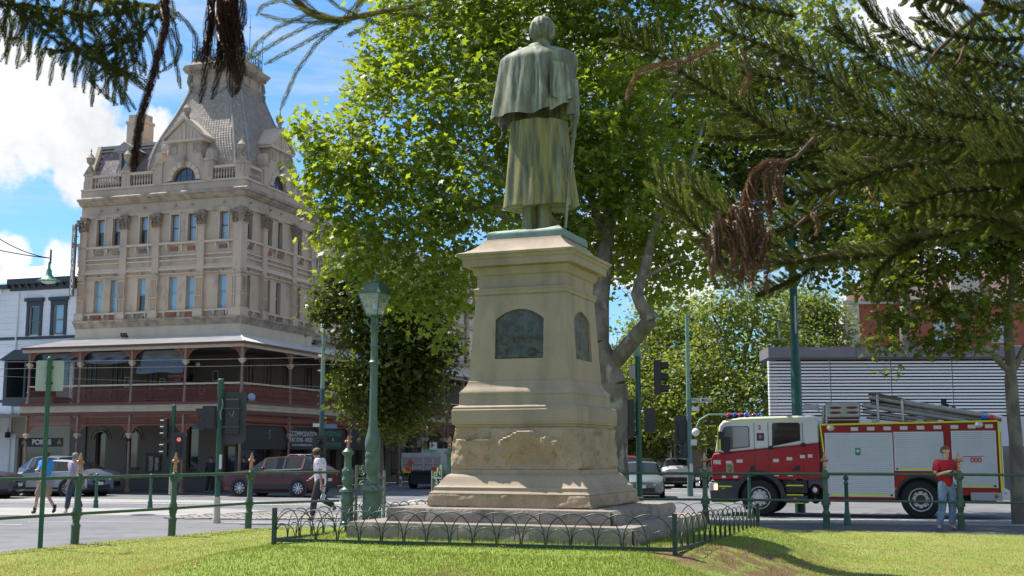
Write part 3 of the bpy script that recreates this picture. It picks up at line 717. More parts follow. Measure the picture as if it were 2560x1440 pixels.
win_back = {k: M().box(-WW_/2-.1, WW_/2+.1, .22, .24, -.05, h+.05).mesh('reveal_back', DARK, 0) for k, h in (('lo', HL), ('up', HUp))}
def P(kind, side, s, o=0, z=0):
    """facade coordinate -> hotel local: side 'L' runs left of the corner (s>0 = distance from corner), side 'R' runs back from it"""
    return ((-s, -o, z), 0.) if side == 'L' else ((o, s, z), pi/2)
def put(name, me, side, s, o, z, parent=hotel, **k):
    l, r = P('', side, s, o, z); return link(name, me, parent, l, r, **k)
# windows
dark_set = {('L', 5.53, 'lo'), ('L', 5.53, 'up')}
def window(side, s, kind, z, dark=False):
    f = put('window', s_frame[kind], side, s, -.16, z)
    h = {'lo': HL, 'up': HUp}[kind]
    for q in (0, 1):
        dk = side == 'R' or (dark and q == 0) or (kind == 'up' and s > 7 and q == 0)
        o = link('pane', p_mesh[(kind, 1 if dk else 0)], f, (0, 0, q*h*.49)); o.rotation_euler = (R.uniform(-.012, .012), 0, R.uniform(-.01, .01))
    link('curtain', cur_mesh[kind], f); link('backing', win_back[kind], f)
SING, PAIR = [(1.04, 1), (5.53, 1)], [(2.8, 3.76), (7.12, 8.06)]
cent = {'L': [1.04, 2.8, 3.76, 5.53, 7.10, 8.05], 'R': [.58, 2.48, 3.50, 5.55]}
span = {'L': 9.22, 'R': 7.05}
for sd_ in 'LR':
    ops = []
    for s in cent[sd_]:
        x = -s if sd_ == 'L' else s
        ops += [(x-WW_/2, x+WW_/2, 8.43, 8.43+HL), (x-WW_/2, x+WW_/2, 11.75, 11.75+HUp)]
        window(sd_, s, 'lo', 8.43, s == 5.53); window(sd_, s, 'up', 11.75, s in (5.53,))
    b = M()
    if sd_ == 'L': wallgrid(b, -span['L'], 0, 3.3, 14.65, ops)
    else:
        b.T = Matrix.Rotation(pi/2, 4, 'Z'); wallgrid(b, 0, span['R'], 3.3, 14.65, ops)
    b.obj('wall', STU, hotel, 0)
b = M(); b.box(-span['L'], -.3, 7.2, 7.4, 3, 15.2); b.box(-span['L']+.001, -span['L']+.25, .01, 9, -.1, 15.1); b.box(-9, -.3, .3, 7, 14.9, 14.95); b.obj('rear_wall', STU, hotel, 0)
# mouldings running round both fronts
def course(name, z0, z1, out, m, prof=None, d=.0, gap=0):
    b = M()
    A = span['L']; Bn = span['R']
    pr = prof or [(out, z0), (out, z1)]
    pr = [(-.05, z0)]+pr+[(-.05, z1)]
    n = len(pr)
    path = [((-A-.02), 0, -1, 0), (0, 0, 0, 0), (0, Bn, 0, 1)]
    rings = []
    rings.append([(-A-.02, -o, z) for o, z in pr]); rings.append([(o, -o, z) for o, z in pr]); rings.append([(o, Bn, z) for o, z in pr])
    b.loft(rings, False, False)
    b.add([(-A-.02, -o, z) for o, z in pr], [tuple(range(n))]); b.add([(o, Bn, z) for o, z in pr], [tuple(range(n))])
    return b.obj(name, m, hotel, 0)
course('fascia_band', 7.05, 7.66, .06, STUL)
course('lower_cornice', 7.66, 8.02, .3, STUC, [(.10, 7.66), (.14, 7.74), (.26, 7.90), (.34, 7.93), (.36, 8.0), (.30, 8.02)])
course('string_course', 10.13, 10.2, .09, STU)
course('string_course', 10.33, 10.56, .12, STUL, [(.06, 10.33), (.15, 10.36), (.15, 10.42), (.08, 10.47), (.08, 10.56)])
course('string_course', 10.80, 10.86, .10, STUL); course('string_course', 11.02, 11.08, .10, STUL)
course('sill_course', 11.60, 11.70, .16, STUL)
course('sill_course', 8.30, 8.38, .12, STUL)
course('architrave', 13.16, 13.30, .10, STU)
course('main_cornice', 13.78, 14.16, .4, STUC, [(.10, 13.78), (.16, 13.84), (.24, 13.88), (.27, 13.96), (.40, 14.0), (.43, 14.1), (.36, 14.16)])
course('parapet_base', 14.16, 14.62, .10, STU); course('parapet_plinth', 14.56, 14.66, .15, STUL)
# raised lettering blocks, lunettes between floors
for sd_ in 'LR':
    for s in cent[sd_]:
        for z, m_, h in ((11.28, None, .2),):
            mm = TILE_P if s in (1.04, 5.53, .58, 5.55) else (TILE_R if s < 5 else TILE_G)
            b = M(); b.box(-.21, .21, -.05, .02, 0, h); put('tile_panel', b.mesh('tile_panel', mm, 0), sd_, s, .0, z)
        mm = STUC if s in (1.04, 5.53, .58, 5.55) else TILE_R
        b = M(); b.box(-.21, .21, -.05, .02, 0, .24); put('tile_panel', b.mesh('tile_panel', mm, 0), sd_, s, .02, 7.98+.06)
        # small block over the window
        b = M(); b.box(-.06, .06, -.10, .0, 0, .06); put('keyblock', b.mesh('keyblock', LEADM, 0), sd_, s, .0, 10.22); put('keyblock', b.mesh('keyblock', LEADM, 0), sd_, s, .02, 13.5)
        # window architrave
        b = M()
        for sx in (-1, 1): b.box(sx*(WW_/2+.035)-.03, sx*(WW_/2+.035)+.03, -.03, .0, 0, HUp+.002)
        b.box(-WW_/2-.10, WW_/2+.10, -.05, 0, HUp, HUp+.07)
        put('window_surround', b.mesh('window_surround', STUL, 0), sd_, s, .003, 11.75)
# scroll brackets under the sills
brk = M(); brk.tube([(0, -.02, .30), (0, -.13, .27), (0, -.14, .18), (0, -.07, .10), (0, -.09, .03), (0, -.02, 0)], [.05, .055, .05, .04, .045, .02], 6); brm = brk.mesh('sill_bracket', STUL, 60)
for sd_, ss_ in (('L', [.68, 1.38, 2.44, 3.28, 4.12, 5.18, 5.88, 6.76, 7.58, 8.4]), ('R', [.28, .9, 2.14, 2.99, 3.85, 5.25, 5.9])):
    for s in ss_: put('sill_bracket', brm, sd_, s, 0, 11.28); put('sill_bracket', brm, sd_, s, 0.02, 8.0)
# pilasters
def pil_mesh(w, corner=False):
    b = M(); o = .2
    def bx(hw_, oo, z0, z1): b.box(-hw_, hw_, -oo, .02, z0, z1)
    bx(w*.62, o+.06, 7.98, 8.34); bx(w*.56, o+.04, 8.345, 8.42)
    bx(w*.44, o-.04, 8.42, 10.1)
    for k in range(5): q = -w*.40+w*.8*k/4; b.box(q-w*.045, q+w*.045, -o, -o+.06, 8.46, 9.86)
    bx(w*.52, o+.02, 9.0, 9.06); bx(w*.50, o, 9.88, 9.96); bx(w*.54, o+.02, 10.05, 10.1)
    for k in range(3): b.sph((w*.3*(k-1), -o, 10.13), (w*.13, .05, .09), 6, 4)
    bx(w*.45, o-.04, 10.1, 12.45); bx(w*.5, o, 12.42, 12.47)
    return b.mesh('pilaster', STU, 30)
def cap_mesh(w):
    b = M(); pr = [(w*.46, .18, 12.47), (w*.48, .19, 12.7), (w*.62, .27, 12.95), (w*.72, .34, 13.0), (w*.72, .34, 13.07)]
    b.loft([[(-a, .02, z), (a, .02, z), (a, -o, z), (-a, -o, z)] for a, o, z in pr])
    for row, (zz, rr, n) in enumerate(((12.58, .055, 4), (12.76, .06, 3))):
        for k in range(n):
            x = (k-(n-1)/2)*w*.9/(n-1); b.tube([(x, -.17-row*.03, zz-.10), (x, -.23-row*.03, zz), (x, -.30-row*.03, zz+.06), (x, -.27-row*.03, zz+.10)], [rr*.8, rr, rr*.8, .02], 6)
    for sx in (-1, 1): b.tube([(sx*w*.2, -.28, 12.86), (sx*w*.5, -.33, 12.93), (sx*w*.66, -.35, 12.90), (sx*w*.62, -.34, 12.83)], [.03, .045, .045, .03], 6)
    b.box(-w*.1, w*.1, -.38, -.3, 12.92, 13.04); b.box(-w*.45, w*.45, -.2, .02, 13.07, 13.2)
    return b.mesh('capital', mat('hotel_capital', (.31, .25, .18), .9, c2=(.22, .18, .14), sc=6), 40)
pm, cm_ = pil_mesh(.42), cap_mesh(.42)
for sd_, ss_ in (('L', [2.2, 4.72, 6.58, 8.95]), ('R', [1.88, 4.88, 6.85])):
    for s in ss_: put('capital', cm_, sd_, s, 0, 0, put('pilaster', pm, sd_, s, 0, 0) and hotel)
pmc, cmc = pil_mesh(.62), cap_mesh(.62)
put('pilaster', pmc, 'L', .14, .0, 0); put('pilaster', pmc, 'R', -.10, .0, 0); put('capital', cmc, 'L', .14, .0, 0); put('capital', cmc, 'R', -.10, .0, 0)
# parapet: balustrades, piers, urns
bal = M().lathe([(.045, 0), (.045, .05), (.025, .08), (.05, .18), (.055, .25), (.03, .38), (.025, .44), (.045, .47), (.045, .54)], 8, (0, -.06, 0)).mesh('baluster', STU, 60)
for sd_, runs in (('L', [(.55, 1.62), (5.15, 6.25), (7.0, 8.5)]), ('R', [(.30, 1.35), (4.95, 5.9)])):
    for a, c in runs:
        n = int((c-a)/.145)
        for k in range(n): put('baluster', bal, sd_, a+(k+.5)*(c-a)/n, .0, 14.66)
        for z0, z1, o in ((15.2, 15.33, .14),):
            b = M(); b.box(-(c-a)/2-.12, (c-a)/2+.12, -o, .06, 0, z1-z0); put('coping', b.mesh('coping', STUL, 0), sd_, (a+c)/2, 0, z0)
def pier(sd_, s, w, h=.72, o=.14):
    b = M(); b.box(-w/2, w/2, -o, .14, 0, h); b.box(-w/2-.04, w/2+.04, -o-.05, .16, h, h+.09); b.prism([(-.07, .42), (.07, .42), (0, .25)], 'y', -o-.03, -o+.01); return put('parapet_pier', b.mesh('parapet_pier', STU, 0), sd_, s, 0, 14.62)
for sd_, ss_ in (('L', [.20, 1.82, 4.9, 6.62, 8.82]), ('R', [.06, 1.5, 4.75, 6.5])):
    for s in ss_: pier(sd_, s, .48 if s in (.20, 6.62, 8.82) else .32)
urn_m = M(); urn_m.prism([(-.30, 0), (.30, 0), (0, .42)], 'y', -.16, .12)
urn_m.lathe([(.10, .30), (.13, .36), (.06, .44), (.07, .5), (.17, .60), (.21, .72), (.20, .80), (.24, .84), (.17, .90), (.12, 1.0), (.05, 1.07), (.02, 1.16), (.045, 1.2), (.01, 1.36)], 12, (0, -.02, 0))
urn_m = urn_m.mesh('urn', STUC, 40)
for sd_, s in (('L', .18), ('L', 6.62), ('L', 8.82)): put('urn', urn_m, sd_, s, 0, 15.42)
# arched gable windows
def gable():
    par = []
    W2, r, z0 = 1.30, .66, 14.72
    b = M(); n = 20; arc = [(r*cos(pi*i/n), z0+r*sin(pi*i/n)) for i in range(n+1)]
    zt = 16.62; hw_ = .98
    # silhouette of the gable body: wide at the foot, drawn in with scrolls
    def outline(t):  # from right foot over the top to the left foot
        pts = [(W2, z0-.05), (W2, 15.35), (1.18, 15.62), (1.0, 15.78), (.90, 16.0), (.88, 16.3), (.93, 16.5), (.95, zt), (0, zt)]
        pts = pts+[(-x, z) for x, z in pts[:-1][::-1]]
        L_ = [0]
        for p, q in zip(pts, pts[1:]): L_.append(L_[-1]+sqrt((p[0]-q[0])**2+(p[1]-q[1])**2))
        s = t*L_[-1]
        for i in range(len(pts)-1):
            if L_[i+1] >= s-1e-9:
                f = (s-L_[i])/(L_[i+1]-L_[i]); return (pts[i][0]+(pts[i+1][0]-pts[i][0])*f, pts[i][1]+(pts[i+1][1]-pts[i][1])*f)
        return pts[-1]
    out = [outline(i/n) for i in range(n+1)]
    out[n//2] = (0, zt)
    rg = [[(x, -.12, z) for x, z in arc], [(x, -.12, z) for x, z in out], [(x, .45, z) for x, z in out]]
    b.loft(rg, False, False); b.loft([[(x, -.12, z) for x, z in arc], [(x, .18, z) for x, z in arc]], False, False)
    body = b.mesh('gable', STU, 25)
    # voussoirs, keystone, scrolls, pediment
    parts = []
    v = M()
    for i in range(9):
        a0, a1 = pi*(i+.06)/9, pi*(i+.94)/9; vs = []
        for (rr, y) in ((r+.02, -.17), (r+.27, -.17), (r+.27, -.11), (r+.02, -.11)):
            for a in (a0, a1): vs.append((rr*cos(a), y, z0+rr*sin(a)))
        v.add(vs, [(0, 1, 3, 2), (2, 3, 5, 4), (6, 7, 1, 0), (0, 2, 4, 6), (1, 7, 5, 3)])
    parts.append(('voussoir_ring', v.mesh('voussoir_ring', STUL, 0)))
    k = M(); k.tube([(0, -.2, 15.40), (0, -.28, 15.52), (0, -.26, 15.72), (0, -.24, 15.9)], [.06, .10, .11, .13], 8); k.box(-.08, .08, -.16, -.12, 15.9, zt)
    k.box(-.85, -.45, -.15, -.12, 16.05, 16.5); k.box(.45, .85, -.15, -.12, 16.05, 16.5)
    parts.append(('keystone', k.mesh('keystone', STUC, 40)))
    p = M(); p.box(-1.16, 1.16, -.30, .5, zt, zt+.12); za, zb = zt+.12, zt+1.10
    p.loft([[(-1.12, -.18, za), (1.12, -.18, za), (0, -.18, zb)], [(-1.12, .6, za), (1.12, .6, za), (0, .6, zb)]])
    for sx in (-1, 1):
        p.add([(sx*1.20, -.32, za), (sx*1.20, .8, za), (0, .8, zb+.02), (0, -.32, zb+.02), (sx*1.20, -.32, za+.13), (sx*1.20, .8, za+.13), (0, .8, zb+.17), (0, -.32, zb+.17)],
              [(0, 1, 2, 3), (4, 5, 6, 7), (0, 3, 7, 4), (1, 2, 6, 5), (0, 4, 5, 1), (3, 2, 6, 7)])
    for q in range(7): x = -.62+q*.2067; p.box(x-.02, x+.02, -.21, -.18, za+.04, za+.06+max(.05, .75*(1-abs(x)/.85)))
    p.box(-.06, .06, -.24, -.18, za, zb-.25)
    parts.append(('pediment', p.mesh('pediment', STUL, 0)))
    fn = M(); fn.lathe([(.13, 0), (.15, .06), (.08, .12), (.09, .2), (.12, .26), (.19, .38), (.20, .46), (.22, .50), (.15, .60), (.07, .68), (.03, .74), (.02, .95), (.005, 1.2)], 12, (0, -.05, zb+.10)); parts.append(('finial', fn.mesh('finial', STUC, 50)))
    w = M(); w.tube([(r*.97*cos(pi*i/12), .05, z0+r*.97*sin(pi*i/12)) for i in range(13)], .03, 6)
    w.box(-r, r, .03, .08, z0-.02, z0+.04)
    for x in (-.33, 0, .33): w.box(x-.012, x+.012, .04, .07, z0, z0+sqrt(r*r-x*x))
    w.box(-.6, .6, .04, .07, z0+.28, z0+.305); parts.append(('arched_window', w.mesh('arched_window', SASH, 0)))
    g = M(); g.add([(r*cos(pi*i/16), .075, z0+r*sin(pi*i/16)) for i in range(17)], [tuple(range(17))]); pane = g.mesh('pane', glassmat('attic_glass', (.03, .06, .12), .03), 0)
    back = M().box(-.8, .8, .3, .32, z0-.1, 15.6).mesh('backing', DARK, 0)
    side = M()
    for sx in (-1, 1):
        x = sx*1.42; side = M(); side.box(x-.21, x+.21, -.2, .35, 14.62, 15.60); side.box(x-.25, x+.25, -.25, .4, 15.60, 15.72)
        side.box(x-.2, x+.2, -.2, .3, 15.72, 15.95); side.loft([[(x-.2, -.2, 15.95), (x+.2, -.2, 15.95), (x+.2, .3, 15.95), (x-.2, .3, 15.95)], [(x-.13, -.16, 16.2), (x+.13, -.16, 16.2), (x+.13, .2, 16.2), (x-.13, .2, 16.2)]])
        parts.append(('gable_pier', side.mesh('gable_pier', STU, 0)))
    return body, parts, pane, back
gb, gparts, gpane, gback = gable()
for sd_, s in (('L', 3.28), ('R', 3.12)):
    g = put('gable', gb, sd_, s, 0, 0)
    for nme, me in gparts:
        o = link(nme, me, g)
        if nme == 'arched_window': pass
    link('pane', gpane, g); link('backing', gback, g)
# mansard, chimney, parapet gable, dormer
b = M(); b.loft([[(-9.0, .25, 15.0), (-9.0, 6.9, 15.0)], [(-9.0, 1.3, 17.05), (-9.0, 6.0, 17.05)]], False, False)
b.loft([[(-9.0, .35, 15.0), (-4.0, .35, 15.0)], [(-8.75, 1.15, 17.0), (-3.6, 1.15, 17.0)], [(-8.75, 1.2, 17.02), (-3.6, 1.2, 17.02)], [(-8.75, 6, 17.4), (-3.6, 6, 17.4)]], False, False)
mans = b.obj('mansard_roof', SLATE, hotel, 0)
# slates of the visible slope
sl = M().add([(-.12, -.012, 0), (.12, -.012, 0), (.12, .0, .17), (-.12, .0, .17), (-.12, .008, 0), (.12, .008, 0)], [(0, 1, 2, 3), (0, 1, 5, 4)])
slates = M(); R2 = random.Random(3)
for j in range(13):
    t0 = j/13; z = 15.0+2.0*t0; y = .35+.80*t0-.02; n = 21
    for i in range(n):
        x = -8.95+i*.235+(j % 2)*.117; d = R2.uniform(0, .012)
        slates.add([(x, y-.015-d, z-.02), (x+.22, y-.015-d, z-.02), (x+.22, y+.055, z+.17), (x, y+.055, z+.17)], [(0, 1, 2, 3)]); slates.m[-1] = R2.choice((0, 0, 1, 1, 2))
slates.obj('slate', [SLATE, mat('slate_pale', (.25, .21, .20), .7), mat('slate_plum', (.17, .125, .14), .6)], hotel, 0, kind='stuff')
b = M(); b.loft([[(-9.22, .2, 15.0), (-9.0, .2, 15.0), (-9.0, 7, 15.0), (-9.22, 7, 15.0)], [(-9.22, 1.0, 17.15), (-9.0, 1.0, 17.15), (-9.0, 6, 17.4), (-9.22, 6, 17.4)]]); b.obj('gable_wall', STU, hotel, 0)
b = M(); b.box(-9.0, -3.5, 1.0, 1.3, 16.98, 17.12); b.box(-9, -3.5, .92, 1.05, 16.8, 16.86); b.obj('ridge_capping', LEADM, hotel, 0)
b = M(); b.box(-7.9, -6.85, 1.5, 2.3, 16.6, 18.35); b.box(-7.95, -6.8, 1.45, 2.35, 18.35, 18.5); b.box(-7.85, -6.9, 1.55, 2.25, 18.5, 18.85); b.box(-7.92, -6.83, 1.48, 2.32, 17.5, 17.54); b.obj('chimney', STU, hotel, 0)
b = M(); b.lathe([(.05, 0), (.05, .45), (.09, .46), (.09, .52)], 8, (-4.7, 1.6, 17.1)); b.obj('flue', LEADM, hotel)
dm = M(); dm.box(-7.22, -7.10, .1, 1.0, 15.0, 16.42); dm.box(-6.70, -6.58, .1, 1.0, 15.0, 16.42); dm.box(-7.30, -6.50, .05, 1.1, 16.42, 16.52)
dm.prism([(-7.62, 16.52), (-6.18, 16.52), (-6.90, 16.98)], 'y', .0, 1.3)
for sx in (-1, 1): dm.tube([(-6.9+sx*.36, .16, 15.9), (-6.9+sx*.48, .16, 15.6), (-6.9+sx*.52, .16, 15.2), (-6.9+sx*.44, .16, 15.1)], [.03, .06, .08, .04], 6)
dmo = dm.obj('dormer', LEADM, hotel, 0)
M().box(-7.1, -6.7, .2, .22, 15.1, 16.42).obj('pane', glassmat('attic_glass', (.03, .06, .12), .03), dmo, 0)
b = M(); b.box(-7.11, -7.06, .15, .2, 15.1, 16.42); b.box(-6.74, -6.69, .15, .2, 15.1, 16.42); b.box(-7.1, -6.7, .15, .2, 16.36, 16.42); b.obj('frame', SASH, dmo, 0)
# bell shaped spire over the corner
TC = (-3.1, 3.1)
prof = [(15.0, 2.92, .46), (15.6, 2.88, .46), (16.2, 2.78, .46), (16.8, 2.62, .45), (17.4, 2.40, .44), (18.0, 2.15, .43), (18.6, 1.91, .42), (19.2, 1.69, .40), (19.7, 1.53, .39), (20.1, 1.42, .38)]
def oct_(w, c, z): return [(TC[0]+x, TC[1]+y, z) for x, y in [(-w+c, -w), (w-c, -w), (w, -w+c), (w, w-c), (w-c, w), (-w+c, w), (-w, w-c), (-w, -w+c)]]
def pw(z):
    for (a, w, c), (a2, w2, c2) in zip(prof, prof[1:]):
        if a <= z <= a2: f = (z-a)/(a2-a); return w+(w2-w)*f, c+(c2-c)*f
    return prof[-1][1], prof[-1][2]
b = M(); b.loft([oct_(w, c, z) for z, w, c in prof], True, False); tower = b.obj('spire_roof', TOW, hotel, 20)
# diamond shingles on the two fronts and the chamfers between, laid as real lapped plates
shg = M(); R3 = random.Random(11); dz, dx = .135, .15
for fa in range(8):
    if fa in (3, 4, 5): continue
    row = 0; z = 15.05
    while z < 19.95:
        w, c = pw(z); w2, c2 = pw(min(20.1, z+dz*1.55))
        p0, p1 = oct_(w, c, z)[fa], oct_(w, c, z)[(fa+1) % 8]; q0, q1 = oct_(w2, c2, z+dz*1.55)[fa], oct_(w2, c2, z+dz*1.55)[(fa+1) % 8]
        A, B_, C_, D_ = Vector(p0), Vector(p1), Vector(q0), Vector(q1); nn = (B_-A).cross(C_-A).normalized(); 
        if nn.dot(Vector((A.x-TC[0], A.y-TC[1], 0))) < 0: nn = -nn
        L_ = (B_-A).length; n = int(L_/dx)
        for i in range(n+1):
            t = (i+(.5 if row % 2 else 0))*dx/L_
            if t < .03 or t > .97: continue
            e = (B_-A).normalized(); base = A.lerp(B_, t); top = C_.lerp(D_, t); mid = base.lerp(top, .5); h = R3.uniform(.012, .024)
            shg.add([base+nn*(.020+h), mid+e*dx*.52+nn*.014, top+nn*.004, mid-e*dx*.52+nn*.014], [(0, 1, 2, 3)]); shg.m[-1] = R3.choice((0, 0, 1, 1, 2))
        z += dz; row += 1
shg.obj('shingle', [mat('shingle_a', (.40, .345, .285), .8), mat('shingle_b', (.34, .295, .25), .8), mat('shingle_c', (.46, .40, .34), .8)], hotel, 0, kind='stuff')
for i in range(8):
    b = M(); b.tube([oct_(w+.03, c, z)[i] for z, w, c in prof], .055, 6); b.obj('lead_roll', LEADM, hotel)
swag = mat('spire_ornament', (.27, .25, .22), .8, c2=(.2, .18, .16), sc=5)
b = M(); b.loft([oct_(w, c, z) for z, w, c in [(20.05, 1.46, .36), (20.12, 1.50, .36), (20.2, 1.42, .35), (20.62, 1.42, .35), (20.66, 1.52, .38), (20.8, 1.56, .38), (20.84, 1.66, .40), (20.98, 1.76, .42), (21.06, 1.78, .42), (21.1, 1.60, .40), (21.35, 1.42, .36), (21.42, 1.46, .36), (21.46, 1.3, .3)]]); crown_ = b.obj('spire_cornice', STUC, hotel, 0)
b = M()
for fa in (0, 2):
    for k in range(14):
        p0, p1 = Vector(oct_(1.60, .38, 20.74)[fa]), Vector(oct_(1.60, .38, 20.74)[fa+1]); q = p0.lerp(p1, (k+.5)/14); b.box(q.x-.035, q.x+.035, q.y-.035, q.y+.035, 20.66, 20.80)
b.obj('dentil', STUC, crown_, 0, kind='stuff')
for fa in (0, 2, 1):
    w, c = pw(19.85); a0, a1 = Vector(oct_(w+.06, c, 20.0)[fa]), Vector(oct_(w+.06, c, 20.0)[fa+1]); b = M()
    def sw(t, dip): q = a0.lerp(a1, t); return (q.x, q.y-(.02 if fa == 0 else 0), 20.0-dip)
    b.tube([sw(t, 1.0*sin(pi*t)**.8*.62) for t in [i/12 for i in range(13)]], [.04+.05*sin(pi*i/12) for i in range(13)], 7)
    for t in (0.02, .98): b.tube([sw(t, 0), sw(t, .3), sw(t, .6)], [.09, .07, .03], 6)
    b.obj('swag', swag, hotel, 60)
for cx, cy in ((1, -1), (-1, -1), (1, 1), (-1, 1)):
    b = M(); b.tube([(TC[0]+cx*1.30, TC[1]+cy*1.30, 20.65), (TC[0]+cx*1.36, TC[1]+cy*1.36, 20.3), (TC[0]+cx*1.32, TC[1]+cy*1.32, 20.0)], [.14, .12, .05], 8); b.obj('corner_console', swag, hotel, 60)
# iron cresting with rods
b = M(); w = 1.28
for (x0, y0, x1, y1) in ((-w, -w, w, -w), (w, -w, w, w), (w, w, -w, w), (-w, w, -w, -w)):
    for z in (21.5, 21.95, 22.2): b.tube([(TC[0]+x0, TC[1]+y0, z), (TC[0]+x1, TC[1]+y1, z)], .018, 4)
    for k in range(13):
        t = k/12; x, y = TC[0]+x0+(x1-x0)*t, TC[1]+y0+(y1-y0)*t; b.tube([(x, y, 21.4), (x, y, 22.3)], .014, 4)
        if k < 12:
            for s_ in (-1, 1):
                ex, ey = (x1-x0)/12, (y1-y0)/12
                b.tube([(x+ex*.5+ex*.42*s_*sin(q*pi/6), y+ey*.5+ey*.42*s_*sin(q*pi/6), 21.52+.07*q) for q in range(7)], .011, 4)
    for t, h in ((0, 1.25), (.5, 1.9), (.25, .7), (.75, .7)):
        x, y = TC[0]+x0+(x1-x0)*t, TC[1]+y0+(y1-y0)*t; b.tube([(x, y, 22.2), (x, y, 22.2+h)], [.022, .008], 4); b.sph((x, y, 22.2+h*.62), .05, 6, 4)
b.obj('iron_cresting', IRON, hotel, 0)
# vertical sign
sg = M().box(-.17, .17, -.04, .04, 0, 3.6).mesh('hanging_sign', mat('sign_grey_brown', (.12, .10, .09), .6), 0)
s_ = link('hanging_sign', sg, hotel, (-9.26, -.42, 9.25), 0); s_.rotation_euler = (0, 0, -.35)
for i, ch in enumerate('THE SHAMROCK'): text(ch, .40, mat('sign_white', (.65, .63, .6), .6), s_, (0, -.045, 3.42-i*.295), (pi/2, 0, 0), sx=.8, bold=.01)
for z in (9.7, 12.3): M().tube([(-9.3, -.05, z), (-9.26, -.42, z)], .02, 6).obj('sign_arm', BLK, s_ and hotel)
lampb = M(); lampb.box(-.12, .12, -.1, .1, 0, .1); lampb.box(-.16, .16, -.14, -.06, .03, .2)
for x, y in ((-5.7, -.9), (1.0, 5.5)): link('floodlight', lampb.mesh('floodlight', BLK, 0), hotel, (x, y, 7.08), 0 if y < 0 else pi/2)
# right wing behind the trees and the far pavilion
b = M(); b.T = Matrix.Rotation(pi/2, 4, 'Z')
ops = [(x-.3, x+.3, z, z+1.5) for x in (8.6, 10.2, 12.2, 14, 16, 18, 20, 22, 24) for z in (8.5, 11.8)]
b.T = Matrix.Translation((-1.0, 0, 0)) @ Matrix.Rotation(pi/2, 4, 'Z'); wallgrid(b, 6.9, 26.5, 3.3, 14.9, ops)
b.T = Matrix.Rotation(pi/2, 4, 'Z'); ops2 = [(x-.28, x+.28, z, z+1.6) for x in (27.3, 28.35, 29.2, 30.4, 31.6) for z in (8.4, 11.75)]; wallgrid(b, 26.5, 33.5, 3.3, 15.4, ops2)
b.T = None; b.box(-1.0, 0, 26.45, 26.55, 3, 15.4); b.box(-9, -.02, 33.4, 33.6, -.1, 15.4); b.box(-8.9, -1.05, 6.9, 33.3, 14.7, 14.8)
b.obj('wall', STUL, hotel, 0, label='pale wall of the right hand wing')
wm = M().box(-.28, .28, .1, .16, 0, 1.6)
wmm = wm.mesh('window', GLAD, 0)
for o in ops: link('window', wmm, hotel, (-1.15, (o[0]+o[1])/2, o[2]), pi/2)
for o in ops2: link('window', wmm, hotel, (-.12, (o[0]+o[1])/2, o[2]), pi/2)
b = M()
for z0, z1, o in ((7.66, 8.0, .3), (10.3, 10.5, .15), (13.8, 14.1, .35), (11.45, 11.55, .5)): b.box(-1.0, -1.0+o, 7.05, 26.4, z0, z1); b.box(0, o, 26.5, 33.5, z0, z1)
b.box(-1.0, -.5, 7.05, 26.4, 11.3, 11.45); b.box(-.55, -.48, 7.05, 26.4, 12.1, 12.2)
for k in range(60): y = 7.2+k*.32; b.box(-.54, -.49, y, y+.1, 11.5, 12.1)
for y in (26.7, 29.9, 33.2): b.box(0, .18, y-.25, y+.25, 8, 13.8)
b.obj('wing_moulding', STUC, hotel, 0)

# ------------------------------------------------ verandah
VX, VY = 2.3, -3.5; VL = 11.35; VR = 29.5
b = M()
# floor, fascia, eave
def band(b, o, z0, z1, t=.08, x0=-9.25, y1=VR):
    b.box(x0, VX+o, VY-o, VY-o+t, z0, z1); b.box(VX+o-t, VX+o, VY-o+t, y1, z0, z1)
b.box(-9.05, VX, VY, -.001, 3.5, 3.7); b.box(.001, VX, 0, VR, 3.5, 3.7); b.obj('verandah_floor', mat('verandah_boards', (.10, .085, .07), .8), hotel, 0)
b = M(); band(b, .12, 3.44, 3.74); band(b, .16, 3.47, 3.50, .05); band(b, .16, 3.60, 3.63, .05); band(b, .14, 6.20, 6.34, .1); b.obj('verandah_fascia', CREAM, hotel, 0)
b = M(); band(b, .20, 3.744, 3.84, .12); band(b, .24, 6.345, 6.44, .14); band(b, .1, 3.30, 3.43, .08); b.obj('gutter', mat('gutter_oxblood', (.13, .035, .025), .5), hotel, 0)
b = M(); b.box(-9.2, VX, VY, -.03, 6.21, 6.25); b.box(.03, VX-.005, -.029, VR, 6.21, 6.25); b.box(-9.04, VX-.01, VY+.01, -.05, 3.46, 3.495); b.box(.05, VX-.01, -.049, VR, 3.46, 3.495); b.obj('verandah_shade_ceiling', mat('ceiling_painted_shade', (.055, .045, .035), .8), hotel, 0)  # dark sheets under roof and floor, their colour painted as verandah shade
b = M(); z0, z1 = 6.43, 7.18; e = .2
b.add([(-9.3, VY-e, z0), (VX+e, VY-e, z0), (0, 0, z1), (-9.3, 0, z1), (VX+e, VR, z0), (0, VR, z1)], [(0, 1, 2, 3), (1, 4, 5, 2)])
b.add([(-9.3, VY-e, z0-.03), (VX+e, VY-e, z0-.03), (0, 0, z1-.03), (-9.3, 0, z1-.03), (VX+e, VR, z0-.03), (0, VR, z1-.03)], [(3, 2, 1, 0), (2, 5, 4, 1)])
b.add([(-9.3, VY-e, z0-.06), (-9.3, VY-e, z0), (-9.3, 0, z1), (-9.3, 0, z1-.1)], [(0, 1, 2, 3)])
rf = b.obj('verandah_roof', ROOFT, hotel, 0)
rib = M()
for i in range(96): x = -9.2+i*.12; rib.add([(x-.02, VY-e, z0+.001), (x+.02, VY-e, z0+.001), (x, VY-e, z0+.022), (min(x, 0)-.02, 0 if x < 0 else VY*(1-(VX-x)/VX)*0+(-3.5*x/VX if x > 0 else 0), 0), (0, 0, 0), (0, 0, 0)], [])
rib = M()
